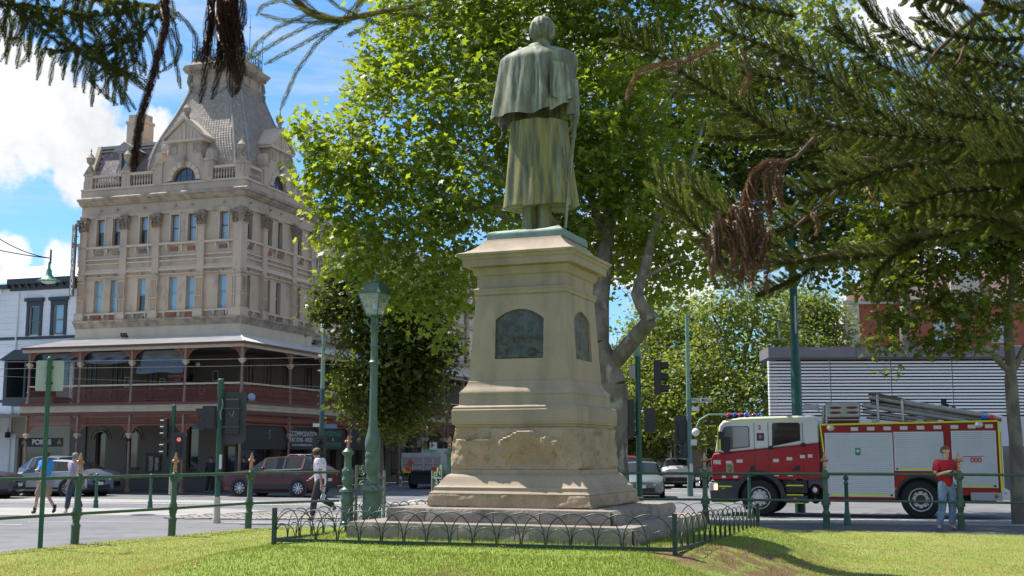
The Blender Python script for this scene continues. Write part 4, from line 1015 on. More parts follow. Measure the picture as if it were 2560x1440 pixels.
for i in range(84):
    x = -9.2+i*.14; y1 = 0 if x <= 0 else -(VX-0)*0-(3.7)*(x/(VX+e)); zz = z0+(z1-z0)*(y1-(VY-e))/(3.7)
    if y1 < VY: continue
    rib.add([(x-.022, VY-e, z0+.002), (x+.022, VY-e, z0+.002), (x, VY-e, z0+.024), (x-.022, y1, zz+.002), (x+.022, y1, zz+.002), (x, y1, zz+.024)], [(0, 2, 5, 3), (2, 1, 4, 5)])
rib.obj('roof_corrugation', ROOFT, rf, 0)
b = M(); b.tube([(0, 0, z1+.01), (VX+e, VY-e, z0+.01)], .04, 6); b.obj('hip_capping', ROOFT, rf)
# columns
def col_mesh(h0, h1, capz, up):
    b = M()
    if not up: b.lathe([(.13, 0), (.13, .12), (.10, .15), (.10, .55), (.12, .58), (.12, .62), (.075, .68), (.062, .8), (.055, capz-.02)], 12, (0, 0, h0), False)
    else: b.lathe([(.09, 0), (.09, .10), (.07, .14), (.07, .5), (.085, .53), (.055, .58), (.05, capz-h0-.02)], 12, (0, 0, h0), False)
    b.box(-.055, .055, -.055, .055, capz+.2, h1)
    return b.mesh('verandah_post', POSTB, 40)
def capm(z):
    b = M(); b.lathe([(.055, 0), (.07, .02), (.065, .06), (.085, .10), (.12, .16), (.15, .19), (.15, .22), (.09, .23)], 10, (0, 0, z-.02))
    for k in range(4):
        a = k*pi/2+pi/4; b.tube([(.07*cos(a), .07*sin(a), z+.02), (.13*cos(a), .13*sin(a), z+.12), (.17*cos(a), .17*sin(a), z+.13)], [.02, .03, .02], 5)
    return b.mesh('capital', mat('capital_cream', (.55, .48, .36), .7), 40)
lowc, upc = col_mesh(-.12, 3.3, 2.28, 0), col_mesh(3.84, 6.2, 5.5, 1); lcap, ucap = capm(2.28), capm(5.5)
def lace(L_, kind):
    """one bay of iron lace, origin at the left post, running along +x"""
    b = M(); T = .02
    def t(pts, r): b.tube(pts, r, 4, False)
    if kind == 'rail':
        b.box(0, L_, -T, T, .0, .03); n = round(L_/.115)
        for k in range(n):
            x = (k+.5)*L_/n; d = L_/n
            t([(x-d*.1, 0, .03), (x+d*.28, 0, .16), (x-d*.25, 0, .30), (x+d*.22, 0, .46), (x-d*.1, 0, .60), (x, 0, .70)], .016)
            t([(x-d*.42, 0, .05), (x-d*.5, 0, .35), (x-d*.4, 0, .66)], .012)
        b.box(0, L_, -.012, .012, .10, .12); b.box(0, L_, -.012, .012, .56, .58)
        return b.mesh('balustrade_panel', OXB, 0)
    if kind == 'frieze':
        n = round(L_/.15); b.box(0, L_, -T, T, 0, .03); b.box(0, L_, -T, T, .42, .45); b.box(0, L_, -.012, .012, .33, .35); b.box(0, L_, -.012, .012, .09, .11)
        for k in range(n):
            x = (k+.5)*L_/n; t([(x+.048*cos(a), 0, .22+.095*sin(a)) for a in [2*pi*q/8 for q in range(9)]], .014); t([(x-.07, 0, .1), (x-.07, 0, .35)], .009)
            b.box(x-.012, x+.012, -.01, .01, .35, .43); t([(x, 0, .17), (x, 0, .27)], .012)
            b.prism([(x-.05, 0), (x+.05, 0), (x, -.06)], 'y', -.008, .008)
        return b.mesh('frieze_panel', RUST, 0)
def bracket_mesh(w, h):
    b = M(); n = 12
    arc = [(w*(1-cos(a))*1.0, -h+h*sin(a)) for a in [pi/2*i/n for i in range(n+1)]]
    arc = [(w*(1-cos(pi/2*i/n))**.9, -h*(1-sin(pi/2*i/n))) for i in range(n+1)]
    # strip from the outer edge to a lacework arc, with scalloped teeth
    for i in range(n):
        (x0, z0_), (x1, z1_) = arc[i], arc[i+1]; d = Vector((x1-x0, z1_-z0_)).normalized(); nn = Vector((d.y, -d.x))*.03
        b.add([(x0, -.015, z0_), (x1, -.015, z1_), (x1-nn.x, -.015, z1_-nn.y), (x0-nn.x, -.015, z0_-nn.y), (x0, .015, z0_), (x1, .015, z1_), (x1-nn.x, .015, z1_-nn.y), (x0-nn.x, .015, z0_-nn.y)], [(0, 1, 2, 3), (7, 6, 5, 4), (0, 4, 5, 1), (3, 2, 6, 7)])
        mx, mz = (x0+x1)/2, (z0_+z1_)/2; b.add([(x0, 0, z0_), (x1, 0, z1_), (mx+nn.x*1.3, 0, mz+nn.y*1.3)], [(0, 1, 2)])
        if i % 2 == 0: b.tube([(mx, 0, mz), (mx*.5, 0, 0 if i > 5 else mz*.4)], .016, 4); b.tube([(mx, 0, mz), (0, 0, mz*.8)], .014, 4)
    b.tube([(.10+.07*cos(a), 0, -.12+.07*sin(a)) for a in [2*pi*q/10 for q in range(11)]], .018, 4); b.tube([(.06+.045*cos(a), 0, -.32*h/.6+.05*sin(a)) for a in [2*pi*q/8 for q in range(9)]], .016, 4)
    b.box(0, .03, -.015, .015, -h, 0); b.box(0, w, -.015, .015, -.03, 0)
    b.add([(.0, .004, 0), (.34*w, .004, 0), (.14*w, .004, -.28*h), (0, .004, -.62*h)], [(0, 1, 2, 3)])
    return b.mesh('lace_bracket', RUST, 0)
BRK = {0: bracket_mesh(.55, .62), 1: bracket_mesh(.42, .62)}
posts = [(VX-d, VY, 'L') for d in (0, 2.84, 5.62, 8.4, 11.2)]; yr = [VY+q for q in (4.25, 7.4, 10.55, 13.7, 16.85, 20.2, 20.8, 23.6, 24.2, 26.9, 29.6, 32.7)]
posts += [(VX, y, 'R') for y in yr]
for x, y, s in posts:
    for me, cp in ((lowc, lcap), (upc, ucap)):
        o = link('verandah_post', me, hotel, (x, y, 0)); link('capital', cp, o)
lace_cache = {}
def bay(x0, y0, x1, y1):
    L_ = sqrt((x1-x0)**2+(y1-y0)**2)-.1; a = atan2(y1-y0, x1-x0); d = Vector((cos(a), sin(a), 0)); st_ = Vector((x0, y0, 0))+d*.05; k = round(L_, 2)
    if k not in lace_cache:
        hr = M().box(0, L_, -.06, .06, 0, .07).mesh('handrail', CREAM, 0); lace_cache[k] = (lace(L_, 'rail'), lace(L_, 'frieze'), hr)
    r, f, h = lace_cache[k]
    link('balustrade_panel', r, hotel, st_+Vector((0, 0, 3.86)), a); link('frieze_panel', f, hotel, st_+Vector((0, 0, 2.86)), a); link('handrail', h, hotel, st_+Vector((0, 0, 4.60)), a)
    if L_ > 1:
        for zz, kk in ((6.19, 0), (2.86, 0)):
            link('lace_bracket', BRK[kk], hotel, st_+Vector((0, 0, zz)), a); o = link('lace_bracket', BRK[kk], hotel, st_+d*L_+Vector((0, 0, zz)), a+pi)
pl_ = [p for p in posts if p[2] == 'L'][::-1]+[p for p in posts if p[2] == 'R']
for p, q in zip(pl_, pl_[1:]): bay(p[0], p[1], q[0], q[1])
# lower (shop) wall and first floor wall under the verandah
def backing(name, T, x0, x1, ops, m=DKWALL):
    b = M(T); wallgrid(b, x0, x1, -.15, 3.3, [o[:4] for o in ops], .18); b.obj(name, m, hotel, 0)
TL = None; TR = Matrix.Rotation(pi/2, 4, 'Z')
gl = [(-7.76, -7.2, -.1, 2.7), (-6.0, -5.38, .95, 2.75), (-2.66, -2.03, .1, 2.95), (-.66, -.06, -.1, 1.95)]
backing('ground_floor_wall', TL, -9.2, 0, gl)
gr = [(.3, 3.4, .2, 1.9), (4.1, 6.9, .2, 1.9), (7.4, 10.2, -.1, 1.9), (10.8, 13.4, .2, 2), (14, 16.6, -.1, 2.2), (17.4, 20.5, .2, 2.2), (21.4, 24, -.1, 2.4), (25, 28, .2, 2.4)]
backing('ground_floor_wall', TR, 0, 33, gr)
for a, c, d, e in gl+[]:
    b = M(); b.box(a-.02, c+.02, .19, .22, d, e); o = b.obj('shop_window', GLAD, hotel, 0)
    b = M(); b.box(a, a+.05, .1, .16, d, e); b.box(c-.05, c, .1, .16, d, e); b.box(a, c, .1, .16, e-.05, e); b.obj('frame', SASH, o, 0)
for a, c, d, e in gr: M(TR).box(a-.02, c+.02, .19, .22, d, e).obj('shop_window', GLAD, hotel, 0)
# arches over the door and window, plinth, pilasters at street level
for cx, zz, r in ((-7.48, 2.25, .42), (-5.69, 2.25, .46)):
    b = M(); b.tube([(cx+r*cos(a), -.03, zz+r*sin(a)) for a in [pi*i/14 for i in range(15)]], .05, 6); b.tube([(cx+r*1.35*cos(a), -.02, zz+r*1.35*sin(a)) for a in [pi*i/14 for i in range(15)]], .035, 6); b.obj('arch_moulding', STUC, hotel, 60)
b = M(); b.box(-9.2, -.8, -.08, 0, -.15, .75); b.box(-6.15, -5.25, -.12, 0, .85, .95); b.box(-9.2, -8.3, -.1, 0, -.1, 3.3); b.obj('plinth_course', mat('plinth_grey', (.12, .112, .10), .8), hotel, 0)
b = M(); b.box(-4.85, -4.02, -.06, -.001, .62, 1.62); pst = b.obj('poster_case', BLK, hotel, 0)
for x, z, w, h, c in ((-4.55, 1.12, .22, .7, (.28, .04, .04)), (-4.22, 1.1, .2, .62, (.35, .1, .08))): M().box(x-w/2, x+w/2, -.075, -.061, z-h/2, z+h/2).obj('poster', mat('poster%.2f' % x, c, .5, c2=(.5, .45, .4), sc=9), pst, 0)
b = M(); b.box(-2.6, -2.1, .15, .18, .15, .9); b.obj('window_display', mat('display_amber', (.15, .10, .03), .6, c2=(.02, .02, .01), sc=8), hotel, 0)
# first floor under the verandah roof
def upper(T, x0, x1, ops):
    b = M(T); wallgrid(b, x0, x1, 3.7, 7.0, ops, .12); b.T = (T or Matrix.Identity(4))
    return b
ul = [(-8.5, -7.9, 3.75, 5.9), (-7.0, -6.4, 3.75, 5.9), (-3.0, -2.3, 3.75, 5.9), (-5.0, -4.4, 3.75, 5.9)]
ur = [(.6, 1.3, 3.75, 6), (2.3, 3, 3.75, 6), (4.2, 5, 3.75, 6), (6.4, 7.2, 3.75, 6), (9, 9.8, 3.75, 6), (12, 12.8, 3.75, 6), (15, 16, 3.75, 6), (19, 20, 3.75, 6)]
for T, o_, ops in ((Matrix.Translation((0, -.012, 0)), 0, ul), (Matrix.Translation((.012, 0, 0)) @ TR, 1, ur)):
    b = M(T); wallgrid(b, *((-9.2, 0) if not o_ else (0, 29)), 3.72, 7.0, ops, .011); b.obj('first_floor_wall', mat('first_floor_cream_shaded', (.12, .10, .075), .8), hotel, 0)  # cream wall darkened in colour to stand for shade under the roof
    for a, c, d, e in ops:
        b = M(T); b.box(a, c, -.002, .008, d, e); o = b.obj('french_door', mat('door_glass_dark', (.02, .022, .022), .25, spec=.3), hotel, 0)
        b = M(T); b.box(a, a+.05, -.04, -.003, d, e); b.box(c-.05, c, -.04, -.003, d, e); b.box((a+c)/2-.03, (a+c)/2+.03, -.04, -.003, d, e); b.obj('frame', SASH, o, 0)
for x, z in ((-6.1, 5.0), (-4.1, 4.9), (-1.2, 5.2), (-1.9, 4.6)):
    b = M(); b.box(x-.15, x+.15, -.05, -.02, z-.25, z+.25); o = b.obj('framed_picture', mat('picture_frame', (.45, .43, .38), .6), hotel, 0); M().box(x-.11, x+.11, -.06, -.051, z-.2, z+.2).obj('print', DARK, o, 0)
b = M(); b.box(-3.45, -2.65, -.35, -.30, 4.95, 5.35); sg_ = b.obj('bar_sign', mat('bar_sign_red', (.30, .02, .02), .5), hotel, 0)
text('SHAMROCK', .20, mat('sign_white', (.65, .63, .6), .6), sg_, (-3.05, -.352, 5.2), (pi/2, 0, 0)); text('HOTEL', .1, mat('sign_white', (.6, .6, .6), .6), sg_, (-3.05, -.352, 5.03), (pi/2, 0, 0))
b = M(); b.sph((-.9, -2.0, 5.6), .10, 10, 8); b.obj('globe_lamp', mat('opal_globe', (.7, .7, .66), .3), hotel, 60)
# dark roll-down café blinds, gathered up at the top of the bays
for x0, x1, zl in ((-8.8, -6.3, 5.75), (-6.0, -3.5, 5.7), (-3.2, -.7, 5.15)):
    b = M(); rows = []
    for j in range(7):
        t = j/6; row = []
        for i in range(25):
            s = i/24; z = 6.15-(6.15-zl)*t-(.10*sin(pi*s)*t if zl > 5.5 else .03*sin(9*s)*t); row.append((x0+(x1-x0)*s, VY+.14+.05*sin(pi*t*1.6)+.02*sin(14*s+4*t), z))
        rows.append(row)
    b.loft(rows, False, False); b.obj('cafe_blind', glassmat('blind_pvc', (.035, .037, .042), .22, spec=.6), hotel, 70)
# sign blinds between the lower posts of the right run
sgn = mat('blind_black', (.022, .024, .026), .6); wht = mat('sign_lettering_white', (.62, .62, .6), .5); grn = mat('sign_lettering_green', (.03, .30, .16), .5); gold = mat('sign_gold', (.35, .24, .08), .5)
SG = []
for y0, y1 in ((VY+.08, VY+4.17), (VY+4.33, VY+7.32), (VY+7.48, VY+10.47), (VY+10.63, VY+13.6)):
    b = M(); b.box(VX-.10, VX-.07, y0, y1, 1.78, 2.86); SG.append((b.obj('sign_blind', sgn, hotel, 0), (y0+y1)/2, y1-y0))
rt = (pi/2, 0, pi/2)
text('ACCOMMODATION', .34, wht, SG[1][0], (VX-.065, SG[1][1]-.1, 2.50), rt, sx=.93); text('FUNCTIONS - WEDDINGS', .30, wht, SG[1][0], (VX-.065, SG[1][1], 2.22), rt, sx=.80); text('SUITES CONFERENCE ROOMS', .15, wht, SG[1][0], (VX-.065, SG[1][1]-.1, 1.98), rt, sx=1)
text('WEDDINGS', .34, grn, SG[2][0], (VX-.065, SG[2][1]-.1, 2.55), rt, sx=.95); text('&', .22, wht, SG[2][0], (VX-.065, SG[2][1]-.1, 2.28), rt); text('RECEPTIONS', .34, grn, SG[2][0], (VX-.065, SG[2][1]-.1, 2.0), rt, sx=.9)
text('S', .6, gold, SG[0][0], (VX-.065, SG[0][1]+.5, 2.42), rt, sx=.55, name='gold_emblem')
b = M(); b.sph((VX+.06, VY+.75, 4.05), (.04, .33, .17), 10, 6)
for k in range(4): b.tube([(VX+.07, VY+.55+k*.15, 4.0), (VX+.07, VY+.53+k*.17, 3.84)], .02, 4)
b.obj('blue_cutout', mat('pale_blue_cutout', (.30, .38, .60), .6), hotel, 60)
# ------------------------------------------------ neighbours
WHT = mat('white_block_wall', (.80, .80, .82), .7, c2=(.72, .72, .75), sc=.6); NAVY = mat('dark_trim', (.035, .045, .055), .5)
wb = thing('white_building', 'white two storey building with dark window surrounds left of the hotel', 'building', HK, -HT)
X0, X1 = -21, -9.26
wins = [(-12.22, -11.28, 7.42, 9.2), (-10.76, -9.80, 7.42, 9.2), (-15.0, -14.1, 7.42, 9.2), (-17.8, -16.9, 7.42, 9.2)]
b = M(); ins = [(a+.22, c-.22, d+.1, e-.32) for a, c, d, e in wins]
wallgrid(b, X0, X1, 3.6, 9.9, ins, .14); b.box(X0, X1, 6.9, 7, 0, 9.9); b.box(X0, X0+.1, .01, 6.9, 0, 9.9); b.box(-12.95, X1, -.0, .2, 2.55, 3.6); b.box(X0, -12.5, 0, .2, -.1, 3.6); b.box(-9.52, X1, 0, .2, -.1, 2.55); b.obj('wall', WHT, wb, 0)
# long horizontal blocks, joints recessed
J = .012; WBM = M().box(0, 1, -.022, .0, J, .295).mesh('wall_board', WHT, 0)
for j in range(21):
    z = 3.66+j*.295; segs = [(X0+.01, X1)]
    for (a, c, d, e) in wins:
        if z+.295 > d-.02 and z < e+.2:
            ns = []
            for (p, q) in segs:
                if c+.05 <= p or a-.05 >= q: ns.append((p, q))
                else:
                    if a-.05 > p: ns.append((p, a-.05))
                    if c+.05 < q: ns.append((c+.05, q))
            segs = ns
    for p, q in segs: link('wall_board', WBM, wb, (p, 0, z)).scale = (q-p, 1, 1)
for (a, c, d, e) in wins:
    m = M(); 
    m.box(a-.0, a+.16, -.06, 0, d, e-.3); m.box(c-.16, c, -.06, 0, d, e-.3); m.box(a-.02, c+.02, -.07, 0, e-.3, e-.05); m.box(a-.1, c+.1, -.16, 0, e-.05, e+.12); w = m.obj('window', NAVY, wb, 0)
    g = M(); g.box(a+.2, c-.2, .06, .07, d+.08, e-.3); g.obj('pane', GLAZ if a > -11 else GLAD, w, 0)
    f = M(); f.box(a+.16, c-.16, .0, .05, d+.02, d+.1); f.box(a+.16, a+.24, 0, .05, d, e-.3); f.box(c-.24, c-.16, 0, .05, d, e-.3); f.box(a+.2, c-.2, .0, .05, (d+e)/2-.14, (d+e)/2-.1); f.obj('frame', mat('grey_sash', (.2, .2, .21), .6), w, 0)
    M().box(a+.25, c-.25, .10, .11, d+.1, e-.3).obj('curtain', CURT, w, 0)
b = M(); b.box(-13.3, X1-.02, -.34, .1, 10.02, 10.3); b.box(-13.3, X1-.02, -.10, .1, 9.72, 10.02); b.box(X0, -13.3, -.3, .1, 9.85, 10.05); b.box(X0, X1, -.06, 0, 7.24, 7.38); b.box(X0, X1, -.06, 0, 4.1, 4.24); b.obj('cornice', NAVY, wb, 0)
for k in range(9): M().prism([(-.30, 10.0), (0, 10.0), (0, 9.74)], 'x', -13.05+k*.42, -12.93+k*.42).obj('cornice_bracket', NAVY, wb, 0)
for k in range(14): M().prism([(-.26, 9.85), (0, 9.85), (0, 9.6)], 'x', -20.5+k*.5, -20.3+k*.5).obj('cornice_bracket', WHT, wb, 0)
b = M(); b.add([(X0, -.2, 10.05), (X1, -.2, 10.25), (X1, 5, 12.0), (X0, 5, 11.8)], [(0, 1, 2, 3)]); b.add([(X0, -.2, 10.0), (X1, -.2, 10.2), (X1, 5, 11.9), (X1, 7, 9.9)], [(1, 3, 2)]); b.obj('metal_roof', mat('zinc_roof', (.50, .50, .50), .5, c2=(.42, .42, .43), sc=.6), wb, 0)
b = M(); b.tube([(-12.75, -.08, 9.6), (-12.8, -.08, 4.2), (-12.8, -.08, 0)], .045, 8); b.obj('downpipe', WHT, wb)
ch = M(); ch.box(-11.9, -11.0, 3.2, 4.0, 10.8, 12.45); ch.box(-12.05, -11.0, 3.1, 4.05, 12.45, 12.6); co = ch.obj('chimney', STUC, wb, 0)
M().box(-10.98, -9.75, 3.2, 4.0, 10.8, 12.5).obj('brick_chimney', mat('old_red_brick', (.30, .09, .05), .85, c2=(.38, .2, .12), sc=4), wb, 0)
M().lathe([(.22, 0), (.22, .75), (.26, .76), (.26, .85)], 14, (-11.5, 3.6, 12.6)).obj('chimney_cowl', mat('galvanised', (.4, .42, .44), .35, .7), wb)
M().lathe([(.08, 0), (.06, .5)], 8, (-10.4, 3.6, 12.5)).obj('chimney_pot', mat('old_red_brick', (.30, .09, .05)), wb)
b = M(); b.loft([[(-9.6, 4, 11.6), (-8.4, 4, 11.6), (-8.6, 4, 12.1)], [(-9.6, 5.5, 11.6), (-8.4, 5.5, 11.6), (-8.6, 5.5, 12.1)]]); b.obj('gable_end', mat('old_red_brick', (.30, .09, .05)), wb, 0)
# dark boxed bay and street awning of the white building
b = M(); b.prism([(-12.6, 6.1), (-9.4, 6.1), (-9.4, 6.6), (-11.7, 6.6)], 'y', -1.4, -.03); b.box(-12.4, -12.2, -1.2, -.03, 4.3, 6.1); b.box(-11.2, -11.1, -1.2, -.03, 4.3, 6.1); b.box(-12.4, -9.4, -1.2, -.03, 3.9, 4.3); b.obj('boxed_bay', NAVY, wb, 0)
M().box(-12.2, -9.5, -.06, -.03, 4.3, 6.05).obj('pane', GLAD, wb, 0)
b = M(); b.box(X0, -11.9, -2.6, 0, 3.35, 3.5); b.obj('awning', mat('awning_white', (.6, .6, .6), .6), wb, 0)
b = M(); b.box(X0, -11.7, -2.68, -2.6, 2.86, 3.42); aw = b.obj('awning_fascia', mat('awning_navy', (.02, .025, .04), .6), wb, 0); text('FABRICA', .32, mat('lettering_dim', (.12, .13, .15), .6), aw, (-13.1, -2.685, 3.1), (pi/2, 0, 0))
b = M(); b.tube([(-13.2, -2.5, 3.5), (-12.2, 0, 4.4)], .03, 6); b.obj('awning_stay', WHT, wb)
fcol = [(.5, .5, .55), (.5, .02, .03), (.55, .55, .55), (.02, .18, .07), (.03, .03, .15)]
for k in range(6):
    b = M(); x = -14.3+k*.28; b.loft([[(x, -2.62, 2.9), (x+.16, -2.7, 2.88)], [(x+.03, -2.6, 2.6), (x+.2, -2.74, 2.55)], [(x+.0, -2.64, 2.3), (x+.12, -2.7, 2.25)]], False, False)
    b.obj('bunting_flag', mat('flag_%d' % (k % 5), fcol[k % 5], .8, c2=(.6, .6, .6), sc=7, lo=.5, hi=.52), wb, 60, label='small %s flag under the awning' % ['white', 'red', 'white', 'green', 'dark blue', 'pale'][k])
# gaming shop front, cream wall
b = M(); b.box(-12.48, -9.56, -.05, .25, 2.35, 2.55); b.box(-12.48, -12.3, -.05, .25, 0, 2.4); b.box(-9.6, -9.24, -.06, .25, -.1, 3.4); b.box(-12.95, -9.3, -.02, 0, 2.56, 3.55); sh = b.obj('shop_front', mat('shop_cream', (.33, .30, .24), .8), wb, 0)
M().box(-12.3, -9.6, .12, .14, 0, 2.36).obj('shop_glass', GLAD, sh, 0)
b = M(); b.box(-12.3, -9.6, .02, .11, 1.92, 2.34); sb = b.obj('shop_sign', BLK, sh, 0)
text('POKIES', .36, mat('sign_lettering_white', (.6, .6, .6)), wb, (-10.95, .015, 2.13), (pi/2, 0, 0), bold=.015)
for x in (-12.0, -9.9):
    b = M()
    for a in (pi/2, pi/2+2.09, pi/2-2.09): b.sph((x+.075*cos(a), .01, 2.14+.075*sin(a)), (.07, .015, .07), 8, 5)
    b.box(x-.01, x+.01, 0, .02, 1.98, 2.1); b.obj('shamrock_emblem', mat('sign_gold', (.35, .24, .08)), wb, 60)
M().box(-12.2, -9.7, .09, .11, .0, .5).obj('display_goods', mat('display_amber', (.15, .10, .03)), sh, 0)
b = M(); b.lathe([(.02, .5), (.02, .3), (.12, .28), (.15, .05), (.06, 0)], 6, (-12.75, -.3, 2.35)); b.obj('wall_lantern', BLK, wb)

# louvred modern building
LX, LY = 10.75, 50.0; lb = thing('louvred_building', 'long low modern building with white horizontal louvres and grey fascia behind the fire engine', 'building', (LX, LY, 0), -radians(2.5))
b = M(); b.box(.35, 30, .5, 2, -.2, 5.6); b.obj('dark_wall', mat('louvre_backing', (.012, .012, .015), .7), lb, 0)
b = M(); b.box(-.1, 30.2, -.3, 2, 5.55, 5.98); b.box(-.02, 30, .0, 2, 5.48, 5.55); fb = b.obj('fascia', mat('fascia_mauve_grey', (.19, .175, .20), .6, c2=(.165, .15, .175), sc=.7), lb, 0)
for k in range(8): M().box(3.5+k*3.2-.008, 3.5+k*3.2+.008, -.304, -.29, 5.56, 5.97).obj('fascia_joint', BLK, fb, 0)
text('visible Flowers', .34, mat('lettering_pale', (.5, .5, .5), .5), fb, (11.2, -.31, 5.77), (pi/2, 0, 0))
lou = mat('louvre_white', (.82, .82, .84), .45); N_ = 17; pit = (5.44-3.16)/N_
blade = M(); blade.prism([(-.035, 0), (.03, .01), (.035, .085), (-.035, .078)], 'x', 0, 2.46); blade = blade.mesh('louvre', lou, 0)
for k in range(N_):
    for i in range(5): link('louvre', blade, lb, (.02+i*2.5, .12, 3.18+k*pit))
    M().prism([(-.13, -.01), (.13, -.01), (.16, .1), (-.16, .09)], 'x', -.06, 0).obj('louvre_end', lou, lb, 0, loc=(0, .12, 3.18+k*pit))
for i in range(6): M().box(i*2.5-.03, i*2.5+.01, .14, .3, 2.7, 5.5).obj('louvre_post', mat('mullion_grey', (.2, .2, .21), .5), lb, 0)
b = M(); b.box(0, 30, .1, .3, 1.9, 3.12); b.obj('lower_panel', mat('panel_pale_blue', (.50, .51, .56), .5), lb, 0)
b = M(); b.box(0, 30, .3, .45, -.2, 1.9); b.obj('shop_glass', GLAD, lb, 0)
for k in range(7): M().box(k*3.1, k*3.1+.12, .2, .3, -.2, 1.9).obj('mullion', lou, lb, 0)

# red brick building far right
rb = thing('brick_building', 'red brick building with pale corner and reddish mansard roof behind the louvred building', 'building', (21.0, 75, 0), -radians(10))
BR = mat('red_brick', (.40, .115, .07), .85, c2=(.32, .09, .06), sc=1.5, bump=.2, bs=14, grain=.12)
b = M(); wo = [(5.2, 6.5, 8.3, 9.9), (8.6, 9.6, 8.3, 9.9), (14.5, 15.5, 8.3, 9.9)]; wallgrid(b, .8, 26, 0, 11.0, wo, .2); b.box(.8, 26, 7.9, 8, 0, 11); b.obj('wall', BR, rb, 0)
# brick courses that can be told apart nearest the corner
b = M(); b.box(-.1, .8, -.12, 8, 0, 11.0); b.box(-.2, 26.1, -.2, .0, 10.85, 11.1); b.box(.8, 26, -.08, -.003, 8.0, 8.12); b.obj('pale_quoin', mat('limestone', (.55, .50, .43), .8), rb, 0)
b = M(); b.loft([[(0, 0, 11.1), (26, 0, 11.1), (26, 8, 11.1), (0, 8, 11.1)], [(1.8, 1.2, 13.4), (24, 1.2, 13.4), (24, 6.5, 13.4), (1.8, 6.5, 13.4)]]); b.obj('mansard_roof', mat('rusty_roof', (.34, .15, .12), .7, c2=(.28, .19, .17), sc=.9), rb, 0)
for x in (1.0, 6.4, 13): b = M(); b.box(x, x+1.7, .2, 2, 11.1, 12.4); b.prism([(x-.15, 12.4), (x+1.85, 12.4), (x+.85, 13.0)], 'y', .1, 2.4); b.obj('dormer', mat('limestone', (.55, .50, .43), .8), rb, 0)
for a, c, d, e in wo:
    b = M(); b.box(a, a+.12, .05, .15, d, e); b.box(c-.12, c, .05, .15, d, e); b.box((a+c)/2-.07, (a+c)/2+.07, .05, .15, d, e); b.box(a, c, .05, .15, e-.1, e); b.box(a, c, .05, .15, (d+e)/2-.05, (d+e)/2+.05); w = b.obj('window', mat('limestone', (.55, .50, .43), .8), rb, 0); M().box(a, c, .16, .18, d, e).obj('pane', GLAZ, w, 0)

# low row of shops under the trees at the far end of the street
for i, (x, y, w, h, c, lab) in enumerate([(3.2, 92, 5.5, 4.2, (.42, .40, .36), 'cream shop with pale sign board far down the street left of the signals'), (8.9, 93, 5.6, 4.6, (.33, .31, .28), 'grey shop with colonnaded verandah far down the street'), (14.7, 94, 7, 4.4, (.40, .36, .33), 'shop with red awning far down the street beside the fire engine cab'), (-8, 92, 11, 5, (.38, .36, .33), 'low shop row behind the monument at the far end of the street'), (22, 95, 14, 5, (.36, .33, .3), 'low shops behind the fire engine')]):
    s = thing('shop_building', lab, 'shop', (x, y, -.17), -radians(4)); m_ = mat('shop_wall_%d' % i, c, .8)
    b = M(); b.box(0, w, 0, 8, 0, h); b.obj('wall', m_, s, 0)
    b = M(); b.box(0, w, -3, 0, 2.75, 2.95); b.box(0, w, -3.1, -3, 2.6, 3.25); b.obj('awning', mat('awning_%d' % i, (.4, .42, .42) if i != 2 else (.30, .05, .05), .6), s, 0)
    for k in range(int(w/1.5)):
        b = M(); b.box(.3+k*1.5, 1.5+k*1.5, -.05, -.01, .3, 2.4); b.obj('shop_window', GLAD, s, 0)
        b = M(); b.tube([(.1+k*1.5, -2.9, 0), (.1+k*1.5, -2.9, 2.7)], .07, 6); b.obj('awning_post', CREAM, s)
    if i == 0: b = M(); b.box(.4, 3.0, -3.2, -3.11, 2.2, 3.0); b.obj('sign_board', mat('sign_pale', (.6, .62, .64), .5), s, 0)
# ------------------------------------------------ trees
BARK = mat('plane_bark', (.20, .17, .13), .85, c2=(.12, .10, .075), sc=3.2, lo=.42, hi=.56, bump=.5, bs=18, c3=(.33, .295, .235), sc3=2.4, lo3=.58, hi3=.66, stretch=(1, 1, .55))
BARKD = mat('dark_bark', (.10, .085, .065), .9, c2=(.16, .14, .11), sc=5, bump=.5, bs=20)
def star(k=5, inner=.46):
    P_ = [(0, 0, 0)]; lens = [1, .86, .62, .62, .86]; an = [90, 35, -20, 200, 145]
    an = [-35, 28, 90, 152, 215]; lens = [.62, .9, 1.05, .9, .62]; pts = []
    for i in range(5):
        a = radians(an[i]); pts.append((lens[i]*cos(a), lens[i]*sin(a)))
        if i < 4: m = radians((an[i]+an[i+1])/2); pts.append((inner*cos(m), inner*sin(m)))
    pts.append((0, -.25))
    return np.array([[0, .1, 0]]+[[x, y, -.10*(x*x+y*y)] for x, y in pts])
